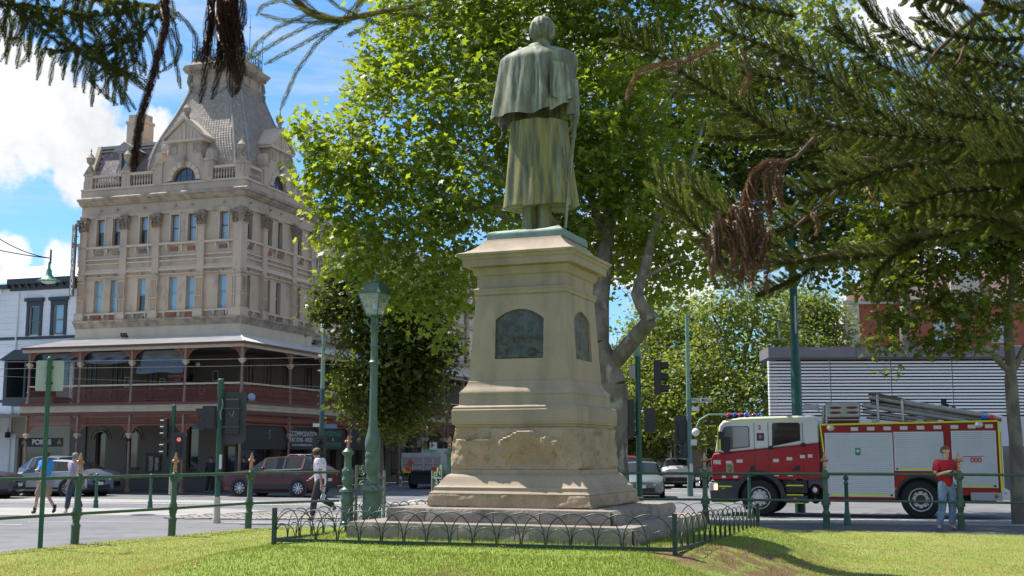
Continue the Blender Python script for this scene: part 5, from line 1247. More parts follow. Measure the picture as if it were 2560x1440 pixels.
def leaves(name, cl, n, size, mt, parent, seed, simple=False, shell=.55, droop=.35, sub=14, spread=.30, tbias=0):
    """cl: list of (x,y,z,rx,ry,rz[,weight])"""
    rs = np.random.RandomState(seed); cl = [tuple(c)+((1,) if len(c) == 6 else ()) for c in cl]
    wts = np.array([c[6]*(c[3]*c[4]*c[5])**.72 for c in cl]); wts /= wts.sum(); ns = max(1, n//sub)
    ci = rs.choice(len(cl), ns, p=wts); C = np.array([c[:3] for c in cl])[ci]; Rr = np.array([c[3:6] for c in cl])[ci]
    u = rs.randn(ns, 3); u /= np.linalg.norm(u, axis=1)[:, None]; rad = shell+(1-shell)*rs.rand(ns)**.6; rad = np.where(rs.rand(ns) < .25, rs.rand(ns)**.5, rad)
    cen = C+u*Rr*rad[:, None]*(1+.12*rs.randn(ns))[:, None]
    idx = np.repeat(np.arange(ns), sub); N = len(idx); pos = cen[idx]+rs.randn(N, 3)*np.array([spread, spread, spread*.55])
    out = u[idx]
    nrm = rs.randn(N, 3)*.55+np.array([0, 0, .75])+out*.35; nrm /= np.linalg.norm(nrm, axis=1)[:, None]
    t = rs.randn(N, 3); t -= (t*nrm).sum(1)[:, None]*nrm; t[:, 2] -= droop; t -= (t*nrm).sum(1)[:, None]*nrm; t /= np.linalg.norm(t, axis=1)[:, None]; s = np.cross(nrm, t)
    sz = size*(.5+.85*rs.rand(N)); T_ = star() if not simple else np.array([[0, -.6, 0], [.55, .1, -.05], [0, 1, -.12], [-.55, .1, -.05]])
    V = (pos[:, None, :]+sz[:, None, None]*(T_[None, :, 0:1]*s[:, None, :]+T_[None, :, 1:2]*t[:, None, :]+T_[None, :, 2:3]*nrm[:, None, :])).reshape(-1, 3); k = len(T_)
    if simple: F0 = np.array([[0, 1, 2, 3]])
    else: F0 = np.array([[0, i, i+1] for i in range(1, k-1)]+[[0, k-1, 1]])
    F = (np.arange(N)[:, None, None]*k+F0[None]).reshape(-1, F0.shape[1])
    ctint = rs.rand(ns)[idx]; tint = np.clip(.75*ctint+.35*rs.rand(N)-.05+tbias, 0, 1); tint = np.repeat(tint, len(F0))  # random clump tone, weighted up to paint shading between clumps
    me = np_mesh(name, V, F, mt, tint); return link(name, me, parent, kind='stuff'), cen
def limb(b, p, q, r0, r1, wob=.12, n=7, seed=0, sag=0, k=8):
    rs = random.Random(seed); p, q = Vector(p), Vector(q); L_ = (q-p).length; pts = []; o = Vector((0, 0, 0))
    for i in range(n+1):
        t = i/n; o += Vector((rs.uniform(-1, 1), rs.uniform(-1, 1), rs.uniform(-.5, .5)))*wob*L_/n; pts.append(p.lerp(q, t)+o*sin(pi*t)**.5+Vector((0, 0, sag*sin(pi*t))))
    b.tube(pts, [r0+(r1-r0)*(i/n) for i in range(n+1)], k); return pts
LEAF_P = leafmat('plane_leaf', (.072, .118, .020), (.170, .215, .038), .55, .4, (2.7, 2.5, .6))
LEAF_D = leafmat('dark_leaf', (.040, .068, .010), (.090, .115, .016), .42, .4, (2.2, 2.0, .6))
LEAF_Y = leafmat('far_leaf', (.10, .145, .035), (.20, .245, .075), .45, .3, (2.3, 2.1, .8))
def A(px, py, Y, rpx, k=1., ky=1., d=1.):
    """crown mass seen at a point of the picture, Y metres away, rpx wide"""
    p = at(px, py, Y); r = rpx*Y/3000*1.02
    return (p.x, p.y, p.z, r*k, r*d, r*ky)
def A2(c, k=1.065): return (c[0]*k, c[1]*k, (c[2]-CZ)*k+CZ, c[3]*k, c[4], c[5]*k)
def tree_big():
    t = thing('plane_tree', 'tall plane tree with a huge yellow green crown and forked trunk behind the monument', 'tree', (2.45, 29.4, -.05))
    o = Vector(t.location); b = M(); L0 = lambda px, py, Y: tuple(at(px, py, Y+(max(0, 800-py)/800*3.2))-o)
    limb(b, (0, 0, 0), L0(1535, 960, 29.4), .42, .34, .04, 6, 1, 0, 14)
    base = L0(1535, 965, 29.4)
    limb(b, base, L0(1495, 860, 29.5), .33, .27, .05, 5, 2, 0, 12); limb(b, L0(1495, 862, 29.5), L0(1510, 640, 29.8), .27, .22, .05, 6, 3, 0, 12); limb(b, L0(1510, 642, 29.8), L0(1545, 420, 30.2), .22, .15, .08, 6, 4, 0, 10); limb(b, L0(1545, 420, 30.2), L0(1590, 60, 31), .15, .07, .1, 7, 5)
    limb(b, L0(1540, 900, 29.4), L0(1625, 800, 28.6), .22, .19, .05, 5, 6, 0, 10); limb(b, L0(1625, 803, 28.6), L0(1590, 730, 28.5), .17, .14, .05, 4, 7, 0, 10); limb(b, L0(1592, 735, 28.5), L0(1640, 560, 28.5), .14, .09, .08, 6, 8); limb(b, L0(1640, 560, 28.5), L0(1760, 300, 29), .09, .04, .1, 6, 9)
    limb(b, L0(1500, 700, 29.7), L0(1330, 500, 29), .15, .09, .1, 6, 10); limb(b, L0(1330, 500, 29), L0(1080, 300, 28), .09, .04, .1, 7, 11); limb(b, L0(1420, 600, 29.4), L0(1100, 480, 27.6), .08, .03, .1, 7, 12)
    limb(b, L0(1510, 600, 29.8), L0(1420, 300, 30.5), .12, .07, .08, 6, 13); limb(b, L0(1420, 300, 30.5), L0(1200, 40, 30), .07, .03, .1, 6, 14); limb(b, L0(1330, 500, 29), L0(950, 560, 27.5), .06, .02, .1, 7, 15)
    limb(b, L0(1545, 430, 30.2), L0(1700, 200, 31), .08, .04, .1, 6, 16); limb(b, L0(1600, 700, 28.5), L0(1720, 640, 28), .05, .02, .1, 6, 18)
    b.obj('trunk', BARK, t, 70)
    cl = [A(765, 305, 28, 45), A(845, 375, 28, 110), A(850, 520, 27.5, 95), A(925, 215, 29, 85), A(1000, 150, 29.5, 120), A(1000, 330, 28, 190, 1, 1, .8), A(960, 480, 27.3, 190, 1, 1, .8), A(900, 630, 26.8, 90), A(985, 640, 27, 140), A(1120, 560, 27.4, 180, 1, 1, .8), A(1060, 740, 26.6, 105), A(1090, 850, 26.4, 50, 1, 1.1), A(1130, 740, 26.8, 80),
          A(1200, 200, 29.5, 210), A(1200, 420, 28.5, 220), A(1120, 60, 30.5, 200), A(1340, 60, 31, 210), A(1380, 300, 30.5, 220), A(1400, 500, 30, 190), A(1350, 640, 29.5, 120), A(1480, 160, 31.5, 220), A(1560, 380, 31, 190), A(1600, 560, 30, 170), A(1640, 670, 28.8, 115), A(1500, 620, 31, 110), A(1700, 620, 28.6, 80), A(1580, 50, 31.5, 200), A(1200, 30, 31, 150), A(880, 445, 28, 110), A(1180, 660, 28, 80), A(800, 440, 28, 60), A(1010, 20, 31, 110), A(1480, 330, 28.5, 150), A(1560, 230, 28.5, 120), A(1640, 420, 28.2, 120), A(1430, 560, 28.5, 90), A(1640, 560, 27.6, 70), A(1520, 480, 28.4, 110), A(1740, 500, 29, 90), A(1720, 690, 27.6, 50), A(1300, -220, 31, 260), A(1560, -260, 32, 280), A(1800, -60, 32, 200), A(1450, -560, 32, 260), A(1750, -420, 32, 240), A(1820, 250, 32, 130)]
    cl = [A2(c_) for c_ in cl]; cl = [(x-o.x, y-o.y, z-o.z, a, b_, c) for x, y, z, a, b_, c in cl]
    leaves('crown', cl, 76000, .122, LEAF_P, t, 1, shell=.35, spread=.24, sub=12)
tree_big()
def tree(label, base, trunk_pts, cl, n, size, lm, seed, bark=BARKD, simple=True, spread=.3, shell=.5, group=None, name='street_tree', r0=.2, sub=14):
    t = thing(name, label, 'tree', base, 0, group); o = Vector(base); b = M()
    for i, (p, q, a, c) in enumerate(trunk_pts): limb(b, Vector(p)-o, Vector(q)-o, a, c, .06, 7, seed*10+i, 0, 9)
    b.obj('trunk', bark, t, 70)
    leaves('crown', [(x-o.x, y-o.y, z-o.z, a, b_, c) for x, y, z, a, b_, c in cl], n, size, lm, t, seed, simple, shell, spread=spread, sub=sub)
    return t
tree('dark olive street tree in front of the hotel right wing, behind the lamp post', (-4.6, 43, -.16), [((-4.6, 43, -.16), (-4.7, 43, 2.4), .16, .13), ((-4.7, 43, 2.4), (-5.4, 42.6, 5.2), .10, .05), ((-4.7, 43, 2.4), (-3.4, 43.3, 5), .10, .04), ((-5.2, 42.7, 4), (-6.6, 42.4, 6), .05, .02)],
     [A(900, 760, 43, 110), A(860, 720, 43, 70), A(1000, 800, 43, 110), A(950, 900, 42.5, 120), A(1060, 930, 43, 85), A(900, 1000, 42.5, 70), A(1020, 1010, 43, 90), A(970, 1060, 42, 50), A(1060, 850, 43.5, 75), A(1130, 870, 43.5, 32), A(800, 790, 43, 30), A(1040, 770, 44, 70)], 20000, .125, LEAF_D, 21, spread=.28, shell=.3)
for i, (px, py, Y, r, lab) in enumerate([(1690, 880, 66, 160, 'light yellow green tree behind the far signal pole'), (1850, 860, 62, 200, 'broad yellow green tree beyond the fire engine cab'), (2020, 830, 70, 120, 'yellow green tree just left of the louvred building'), (1560, 1000, 80, 110, 'darker tree at the end of the street beside the pedestal')]):
    c = at(px, py, Y); base = (c.x, Y, -.17)
    tree(lab, base, [(base, (c.x, Y, c.z-1), .25, .15), ((c.x, Y, c.z-1.2), (c.x+1, Y, c.z+2), .15, .05), ((c.x, Y, c.z-1.2), (c.x-1.4, Y, c.z+1.5), .12, .05)],
         [A(px, py, Y, r*.8), A(px-r*.55, py+r*.45, Y, r*.55), A(px+r*.5, py+r*.4, Y, r*.55), A(px-r*.2, py-r*.5, Y, r*.55), A(px+r*.35, py-r*.35, Y, r*.5), A(px-r*.3, py+r*.95, Y-1, r*.45), A(px+r*.3, py+r*.9, Y, r*.45), A(px, py+r*.6, Y-2, r*.6)], 17000, .14 if i < 3 else .2, LEAF_Y if i < 3 else LEAF_D, 30+i, spread=.40, shell=.4, group='trees along the far street')
tree('dark green tree filling the view far behind the pedestal', (7.5, 78, -.17), [((7.5, 78, -.17), (7.5, 78, 4), .25, .15)], [A(1600, 950, 78, 110), A(1700, 1040, 76, 90), A(1560, 1060, 76, 70), A(1620, 860, 80, 80), A(1780, 1060, 74, 70), A(1650, 1120, 76, 50)], 9000, .19, LEAF_D, 41, spread=.42, shell=.4, group='trees along the far street')
# right hand plane tree on the path, crown hanging over from the right
tree('young plane tree with pale trunk at the right edge beside the fire engine', (11.72, 28.2, 0), [((11.72, 28.2, 0), at(2527, 940, 28.2), .17, .145), (at(2527, 942, 28.2), at(2520, 830, 28.2), .13, .11), (at(2520, 832, 28.2), at(2540, 640, 28), .10, .07), (at(2525, 930, 28.2), at(2420, 830, 27.6), .085, .06), (at(2420, 832, 27.6), at(2330, 640, 27), .06, .03), (at(2330, 642, 27), at(2250, 500, 27), .03, .015), (at(2530, 930, 28.2), at(2620, 760, 28), .09, .05), (at(2380, 740, 27.3), at(2230, 760, 26.5), .02, .008), (at(2540, 640, 28), at(2480, 400, 28.5), .07, .03)],
     [A(2480, 560, 28, 130), A(2560, 640, 28, 120), A(2340, 620, 27.4, 110), A(2230, 700, 27, 70, 1, .8), A(2250, 560, 27.5, 100), A(2150, 640, 27.2, 70, 1, .8), A(2380, 760, 27, 70, 1, .7), A(2260, 800, 26.6, 60, 1.1, .5), A(2420, 850, 26.6, 60, 1.2, .6), A(2200, 870, 26.3, 32, 1, .7), A(2230, 930, 26.2, 22, .8, 1.2), A(2350, 860, 26.5, 50, 1.3, .5), A(2130, 720, 27, 30), A(2480, 780, 27.4, 60), A(2400, 450, 29, 150), A(2200, 430, 29, 130), A(2560, 420, 29, 150)], 21000, .105, leafmat('young_plane_leaf', (.055, .085, .014), (.13, .155, .025), .48, .35, (2.5, 2.3, .6)), 51, BARK, False, .22, .35, name='plane_tree', sub=10)
# two more trees behind the pine boughs: dark mass right of the big crown and a bright one top right
tree('second plane tree right of the big crown, mostly behind the pine boughs', (2.2, 38, -.16), [((2.2, 38, -.16), at(1470, 700, 38), .22, .16), (at(1470, 700, 38), at(1760, 420, 38), .13, .06), (at(1470, 700, 38), at(1900, 560, 38), .12, .05), (at(1640, 640, 36), at(1900, 240, 37), .05, .02)],
     [A(1760, 420, 38, 160), A(1900, 560, 38, 150), A(1720, 250, 38, 170), A(1900, 330, 39, 170), A(2030, 480, 38, 140), A(2060, 620, 37, 110), A(1800, 640, 37, 90), A(1880, 140, 39, 150), A(2120, 330, 39, 130), A(2150, 560, 37, 100)], 17000, .15, LEAF_D, 61, BARK, True, .32, .35, name='plane_tree')
tree('bright yellow green tree high up at the top right behind the pine', (17, 52, -.16), [((17, 52, -.16), at(2250, 300, 52), .3, .12)], [A(2150, 150, 52, 110), A(2020, 60, 53, 120), A(2360, 190, 52, 110), A(2480, 300, 52, 130), A(2330, 330, 52, 110), A(2160, 260, 52, 90), A(2480, 120, 53, 90)], 9000, .18, LEAF_Y, 71, BARK, True, .4, .4, name='plane_tree')
# ------------------------------------------------ street furniture
GRN = mat('fence_green', (.042, .088, .050), .5, .1, c2=(.06, .11, .065), sc=6, spec=.5, c3=(.10, .12, .05), sc3=5, lo3=.58, hi3=.68)
GRND = mat('pole_green', (.02, .085, .06), .38, .2, c2=(.03, .11, .08), sc=4)
GRNL = mat('lamp_green', (.070, .115, .085), .45, .1, c2=(.10, .155, .115), sc=5, bump=.15, bs=30)
PALEG = mat('light_pole_green', (.16, .30, .22), .5, c2=(.20, .33, .25), sc=3)
COPP = mat('copper_finial', (.50, .27, .15), .35, .55, c2=(.38, .19, .10), sc=9)
def finial_mesh():
    b = M(); b.lathe([(.035, 0), (.045, .02), (.03, .05), (.045, .07), (.03, .10), (.042, .12), (.03, .15), (.028, .17)], 10)
    for k in range(4): a = k*pi/2; b.sph((.055*cos(a), .055*sin(a), .215), .034, 8, 6)
    b.sph((0, 0, .20), .045, 8, 6); b.lathe([(.03, .22), (.042, .26), (.035, .30), (.018, .335), (.024, .35), (.006, .39)], 10); return b.mesh('finial', COPP, 60)
FIN = finial_mesh()
def post_mesh():
    b = M(); b.lathe([(.075, 0), (.075, .32), (.085, .34), (.085, .37), (.06, .40), (.062, .46), (.075, .48), (.075, .66), (.058, .69), (.055, 1.08), (.075, 1.10), (.085, 1.13), (.085, 1.20), (.07, 1.24), (.05, 1.27), (.03, 1.29)], 16, flute=.05)
    for z in (.57, 1.165): b.tube([(-.10, 0, z), (.10, 0, z)], .045, 10); b.tube([(0, -.085, z), (0, .085, z)], .05, 10)
    return b.mesh('post', GRN, 40)
POST = post_mesh()
def fence(name, label, pts, zr, extra=()):
    t = thing(name, label, 'fence', (pts[0][0], pts[0][1], 0)); o = Vector(t.location)
    for i, p in enumerate(pts):
        if i in extra: continue
        a = atan2(pts[min(i+1, len(pts)-1)][1]-pts[max(i-1, 0)][1], pts[min(i+1, len(pts)-1)][0]-pts[max(i-1, 0)][0])
        q = link('post', POST, t, Vector((p[0], p[1], -.02))-o, (R.uniform(-.012, .012), .03 if 'left' in label else 0, a)); link('finial', FIN, q, (0, 0, 1.285))
    for (x0, y0), (x1, y1) in zip(pts, pts[1:]):
        for z, r in zip(zr, (.032, .028)):
            b = M(); b.tube([Vector((x0, y0, z))-o, Vector((x1, y1, z))-o], r, 10); b.obj('rail', GRN, t, 60)
    return t
fence('park_fence', 'green two rail fence with copper finials left of the gate pillars', [(-13.6, 11.5), (-11.2, 15.6), (-9.4, 18.9), (-7.9, 22.09), (-6.74, 24.2), (-5.75, 26.6), (-3.98, 28.0)], (1.20, .55), (6,))
fence('park_fence', 'green two rail fence with copper finials behind the right lawn', [(-1.3, 28.0), (1.45, 27.9), (4.35, 27.4), (6.92, 26.85), (9.57, 26.0), (12.4, 25.0), (15.4, 23.8)], (1.18, .60), (0,))
def pillar(x, y, label):
    t = thing('gate_pillar', label, 'pillar', (x, y, -.02), 0, 'gate pillars')
    b = M(); b.lathe([(.17, 0), (.17, .08), (.145, .10), (.14, .5), (.16, .56), (.165, .64), (.13, .70), (.13, .74), (.18, .76), (.185, .80), (.17, .83), (.12, .86), (.10, .90), (.11, .95), (.13, 1.02), (.12, 1.10), (.10, 1.14), (.125, 1.20), (.125, 1.27), (.10, 1.31), (.085, 1.35), (.08, 1.58), (.09, 1.60), (.135, 1.64), (.14, 1.69), (.10, 1.72), (.06, 1.77)], 20, flute=.035); b.obj('shaft', GRNL, t, 35)
    b = M()
    for z in (1.03, 1.23):
        for k in range(4): a = k*pi/2+.3; b.tube([(.12*cos(a)+.03*cos(q)*-sin(a), .12*sin(a)+.03*cos(q)*cos(a), z+.035*sin(q)) for q in [2*pi*i/8 for i in range(9)]], .014, 5)
    b.obj('rosette', GRNL, t, 60); b = M()
    for k in range(24): a = k*pi/12; b.sph((.185*cos(a), .185*sin(a), .775), .016, 6, 4)
    b.obj('beading', GRNL, t, 60); link('finial', FIN, t, (0, 0, 1.76)).scale = (1.0, 1.0, .75)
pillar(-3.80, 28.1, 'ornate green cast pillar with copper finial left of the lamp post'); pillar(-1.44, 28.1, 'ornate green cast pillar with copper finial half hidden beside the pedestal')
def gate(x, y, rot, label):
    t = thing('iron_gate', label, 'gate', (x, y, 0), rot, 'open gate leaves'); W_ = .95
    m_ = mat('gate_sage', (.16, .20, .13), .5, c2=(.22, .25, .18), sc=6)
    for xx in (0, W_): b = M(); b.box(xx-.025, xx+.025, -.025, .025, .02, 1.35 if xx == 0 else 1.22); b.obj('stile', m_, t, 0)
    for z in (.12, .62, 1.05): b = M(); b.box(.025, W_-.025, -.012, .012, z-.012, z+.012); b.obj('bar', m_, t, 0)
    def scroll(cx, cz, r, s=1, turns=1.6): return [(cx+s*r*(1-i/22)*cos(i*.45*turns), 0, cz+r*(1-i/22)*sin(i*.45*turns)) for i in range(20)]
    for (cx, cz, r, s) in ((.22, .85, .17, 1), (.62, .85, .18, -1), (.25, .38, .18, 1), (.66, .38, .18, -1), (.2, 1.22, .14, 1), (.5, 1.18, .11, -1), (.75, 1.12, .07, 1)): b = M(); b.tube(scroll(cx, cz, r, s), .013, 5); b.obj('scroll', m_, t, 60)
    b = M(); b.tube([(0, 0, 1.35), (.3, 0, 1.30), (.6, 0, 1.12), (W_, 0, 1.06)], .013, 5); b.obj('top_rail', m_, t, 60)
    for z in (.15, .75, 1.1): M().lathe([(.03, 0), (.03, .1)], 8, (0, 0, z)).obj('hinge', m_, t, 60)
gate(-3.62, 28.25, .93, 'wrought scroll gate leaf standing open behind the lamp post'); gate(-1.62, 28.3, 1.88, 'wrought scroll gate leaf beside the pedestal edge')
def lamp():
    t = thing('lamp_post', 'green cast iron lamp post with square glass lantern left of the monument', 'lamp post', (-3.22, 28.0, -.03))
    b = M(); b.lathe([(.25, 0), (.25, .10), (.22, .13), (.215, .74), (.24, .78), (.245, .80)], 12, flute=.0); b.obj('base', GRNL, t, 30)
    b = M(); b.lathe([(.29, .80), (.30, .84), (.22, .90), (.15, .95), (.165, 1.0), (.14, 1.04), (.125, 1.10), (.13, 1.18), (.155, 1.28), (.175, 1.40), (.18, 1.50), (.16, 1.55), (.17, 1.58), (.18, 1.63), (.16, 1.68), (.15, 1.70)], 20); b.obj('vase', GRNL, t, 50)
    b = M(); b.lathe([(.155, 1.70), (.175, 1.76), (.185, 1.90), (.165, 2.02), (.13, 2.14), (.11, 2.25), (.10, 2.30)], 24, flute=.06); b.obj('leaf_bulb', GRNL, t, 50)
    b = M(); b.lathe([(.105, 2.28), (.092, 2.6), (.088, 3.74)], 24, flute=.07); b.obj('shaft', GRNL, t, 30)
    b = M(); b.lathe([(.10, 3.72), (.135, 3.77), (.105, 3.80), (.085, 3.84), (.08, 4.10), (.10, 4.14), (.08, 4.18), (.078, 4.45), (.12, 4.50), (.09, 4.55), (.13, 4.62), (.085, 4.66), (.08, 4.78), (.12, 4.83), (.07, 4.88), (.07, 5.0)], 20); b.obj('neck', GRNL, t, 50)
    for k in range(4): a = k*pi/2+.4; b = M(); b.tube([(.08*cos(a), .08*sin(a), 4.60), (.16*cos(a), .16*sin(a), 4.66), (.20*cos(a), .20*sin(a), 4.75), (.15*cos(a), .15*sin(a), 4.78)], [.02, .03, .035, .015], 6); b.obj('bracket_leaf', GRNL, t, 60)
    # lantern turned a little to the camera
    la = link('lantern', M().box(-.15, .15, -.15, .15, 4.98, 5.02).mesh('lantern', GRNL, 0), t, (0, 0, -.14), -.42)
    z0, z1, w0, w1 = 5.02, 5.50, .15, .285
    for sx in (-1, 1):
        for sy in (-1, 1): M().tube([(sx*w0, sy*w0, z0), (sx*w1, sy*w1, z1)], .014, 5).obj('glazing_bar', GRNL, la)
    gl_ = bpy.data.materials.new('lantern_glass'); gl_.use_nodes = True; B = gl_.node_tree.nodes['Principled BSDF']; B.inputs['Base Color'].default_value = (.75, .82, .85, 1); B.inputs['Roughness'].default_value = .12; B.inputs['Alpha'].default_value = .30; B.inputs['Specular IOR Level'].default_value = .9
    for k in range(4):
        M(Matrix.Rotation(k*pi/2, 4, 'Z')).add([(-w0+.01, -w0, z0), (w0-.01, -w0, z0), (w1-.01, -w1, z1), (-w1+.01, -w1, z1)], [(0, 1, 2, 3)]).obj('pane', gl_, la, 0)
    b = M(); b.loft([[(-q, -q, z), (q, -q, z), (q, q, z), (-q, q, z)] for q, z in ((.31, 5.50), (.315, 5.525), (.29, 5.54), (.17, 5.76), (.08, 5.80), (.05, 5.82))]); b.obj('lantern_roof', GRNL, la, 0)
    b = M(); b.lathe([(.06, 5.80), (.05, 5.86), (.02, 5.90), (.035, 5.94), (.012, 5.98), (.008, 6.12)], 8); b.obj('lantern_finial', GRNL, la, 60)
    b = M(); b.lathe([(.03, 5.02), (.03, 5.12), (.05, 5.15), (.055, 5.27), (.02, 5.31)], 10); b.obj('bulb', mat('lamp_bulb', (.35, .42, .55), .3), la, 60)
lamp()
def bollard(x, y, lab, h=1.13):
    t = thing('bollard', lab, 'bollard', (x, y, road_z(x, y)), 0, 'green ball top bollards')
    b = M(); b.lathe([(.085, 0), (.09, .10), (.07, .16), (.085, .22), (.06, .28), (.05, .40), (.045, h-.22), (.06, h-.19), (.045, h-.16), (.035, h-.12)], 14, flute=.05); b.obj('shaft', GRND, t, 50); b = M(); b.sph((0, 0, h-.06), .065, 12, 8); b.obj('ball', GRND, t, 60)
bollard(-13.63, 39.9, 'green ball top bollard right of the walking man in grey shirt'); bollard(-11.6, 39.05, 'green ball top bollard between the two left lawn fence posts in the middle'); bollard(7.75, 28.2, 'green ball top bollard in front of the fire engine side lockers'); bollard(6.5, 33.3, 'ribbed dark green bollard at the fire engine front wheel', 1.25)
def sign_back():
    t = thing('street_sign', 'back of a blank pale road sign on a thin green pole at far left', 'sign', (-8.07, 20.93, 0), .12)
    b = M(); b.lathe([(.042, -.2), (.042, 3.24), (.046, 3.25), (.046, 3.29), (.02, 3.31)], 14); b.obj('pole', GRND, t, 60)
    b = M(); pts = []; w, h, r = .235, .265, .03
    for cx, cz, a0 in ((w-r, h-r, 0), (-w+r, h-r, 90), (-w+r, -h+r, 180), (w-r, -h+r, 270)): pts += [(cx+r*cos(radians(a0+k*30)), cz+r*sin(radians(a0+k*30))) for k in range(4)]
    b.prism([(x, z+2.98) for x, z in pts], 'y', .05, .056); b.obj('sign_plate', mat('sign_back_grey', (.42, .44, .40), .5, c2=(.36, .38, .35), sc=3), t, 20)
    for z in (2.85, 3.12): M().box(-.06, .06, .03, .052, z-.02, z+.02).obj('clamp', GRND, t, 0)
sign_back()
SIGB = mat('signal_black', (.02, .021, .024), .5, c2=(.03, .031, .034), sc=6); SIGG = mat('signal_backplate', (.035, .037, .042), .6, c2=(.05, .05, .055), sc=3)
def sig_head(t, loc, rot, n=3, lit=None, plate=False, s=1.0, tilt=0, nm='signal_head'):
    h = .36*n*s; b = M(); b.box(-.16*s, .16*s, -.10*s, .12*s, -h/2, h/2); hd = b.obj(nm, SIGB, t, 0, loc=loc, rot=(0, tilt, rot), bevel=.02)
    if plate:
        b = M(); w, hh, r = .36*s, h/2+.2*s, .1*s; pts = []
        for cx, cz, a0 in ((w-r, hh-r, 0), (-w+r, hh-r, 90), (-w+r, -hh+r, 180), (w-r, -hh+r, 270)): pts += [(cx+r*cos(radians(a0+k*30)), cz+r*sin(radians(a0+k*30))) for k in range(4)]
        b.prism(pts, 'y', -.03, -.01); b.obj('backplate', SIGG, hd, 20)
    for k in range(n):
        z = h/2-.18*s-k*.36*s; b = M(); rr = .13*s
        rings = [[(rr*cos(a), -.10*s-d, z+rr*sin(a)) for a in [radians(-40+q*260/12) for q in range(13)]] for d in (0, .22*s)]
        b.loft(rings, False, False); b.obj('visor', SIGB, hd, 60)
        cols = {'r': (.9, .05, .03)}; b = M(); b.prism([(.115*s*cos(2*pi*q/14), z+.115*s*sin(2*pi*q/14)) for q in range(14)], 'y', -.115*s, -.10*s)
        on = (k == 0 and lit == 'r'); b.obj('lens', mat('lens_red_lit', (.5, .05, .03), .3, emit=((1, .25, .2), .35)) if on else mat('lens_dark', (.02, .02, .022), .15), hd, 30)
    return hd
def signal_a():
    t = thing('traffic_signal', 'traffic signal seen from behind on a green pole with beige foot beside the maroon car', 'traffic light', (-7.04, 29.07, -.02), .06, 'traffic signals at the junction')
    b = M(); b.lathe([(.10, 0), (.10, .10), (.085, .14), (.078, .62)], 16); b.obj('pole_foot', mat('pole_foot_beige', (.50, .43, .33), .7), t, 50)
    b = M(); b.lathe([(.06, .62), (.06, 3.0), (.075, 3.02), (.075, 3.42), (.05, 3.44)], 16); b.obj('pole', GRND, t, 50)
    b = M(); w, hh, r = .33, .62, .12; pts = []
    for cx, cz, a0 in ((w-r, hh-r, 0), (-w+r, hh-r, 90), (-w+r, -hh+r, 180), (w-r, -hh+r, 270)): pts += [(cx+r*cos(radians(a0+k*22.5)), cz+r*sin(radians(a0+k*22.5))) for k in range(5)]
    b.prism([(x+.28, z+2.50) for x, z in pts], 'y', .10, .13); b.obj('backplate', SIGG, t, 20)
    b = M(); b.box(.12, .46, .0, .10, 2.10, 2.95); b.obj('signal_head', SIGB, t, 0, bevel=.02); b = M(); b.box(-.42, -.08, .02, .06, 2.22, 2.78); b.box(-.36, -.12, -.04, .02, 2.25, 2.75); b.obj('side_head', SIGB, t, 0)
    for z in (2.6, 2.3): b = M(); b.prism([(-.36, z-.12), (-.36, z+.12), (-.58, z+.12), (-.54, z-.06)], 'y', -.02, .14); b.obj('visor', SIGB, t, 0)
    for z in (2.72, 2.28): b = M(); b.box(0, .48, -.02, -.0, z-.012, z+.012); b.obj('bracket', mat('galv_dark', (.1, .1, .11), .5, .5), t, 0)
    b = M(); b.tube([(.05, -.06, 2.95), (.08, -.09, 2.8), (.02, -.08, 2.6), (.05, -.08, 2.45)], .012, 5); b.tube([(.22, -.03, 2.62), (.30, -.05, 2.52), (.34, -.05, 2.66)], .01, 5); b.obj('cable', mat('cable_grey', (.3, .3, .3), .5), t, 60)
    M().box(.03, .09, -.08, -.05, 1.28, 1.62).obj('number_plate', mat('tag_white', (.6, .6, .58), .5), t, 0); b = M(); b.box(.05, .14, -.10, -.02, 1.0, 1.16); b.obj('push_button', SIGB, t, 0)
signal_a()
def signal_b():
    t = thing('traffic_signal', 'far traffic signal with side and front heads on the kerb before the hotel', 'traffic light', (-14.3, 51.0, -.1), .1, 'traffic signals at the junction')
    b = M(); b.lathe([(.09, 0), (.09, .75)], 10); b.obj('pole_foot', mat('pole_foot_beige', (.50, .43, .33), .7), t, 50); b = M(); b.lathe([(.07, .75), (.07, 3.0), (.09, 3.02), (.09, 3.72), (.05, 3.75)], 10); b.obj('pole', GRND, t, 50)
    sig_head(t, (-.30, 0, 2.75), pi/2*1.12*-1, 3, None, False, .75); sig_head(t, (-.28, .0, 1.85), -pi/2*1.1, 2, None, False, .8); sig_head(t, (.27, -.12, 2.0), .15, 3, 'r', True, .78)
signal_b()
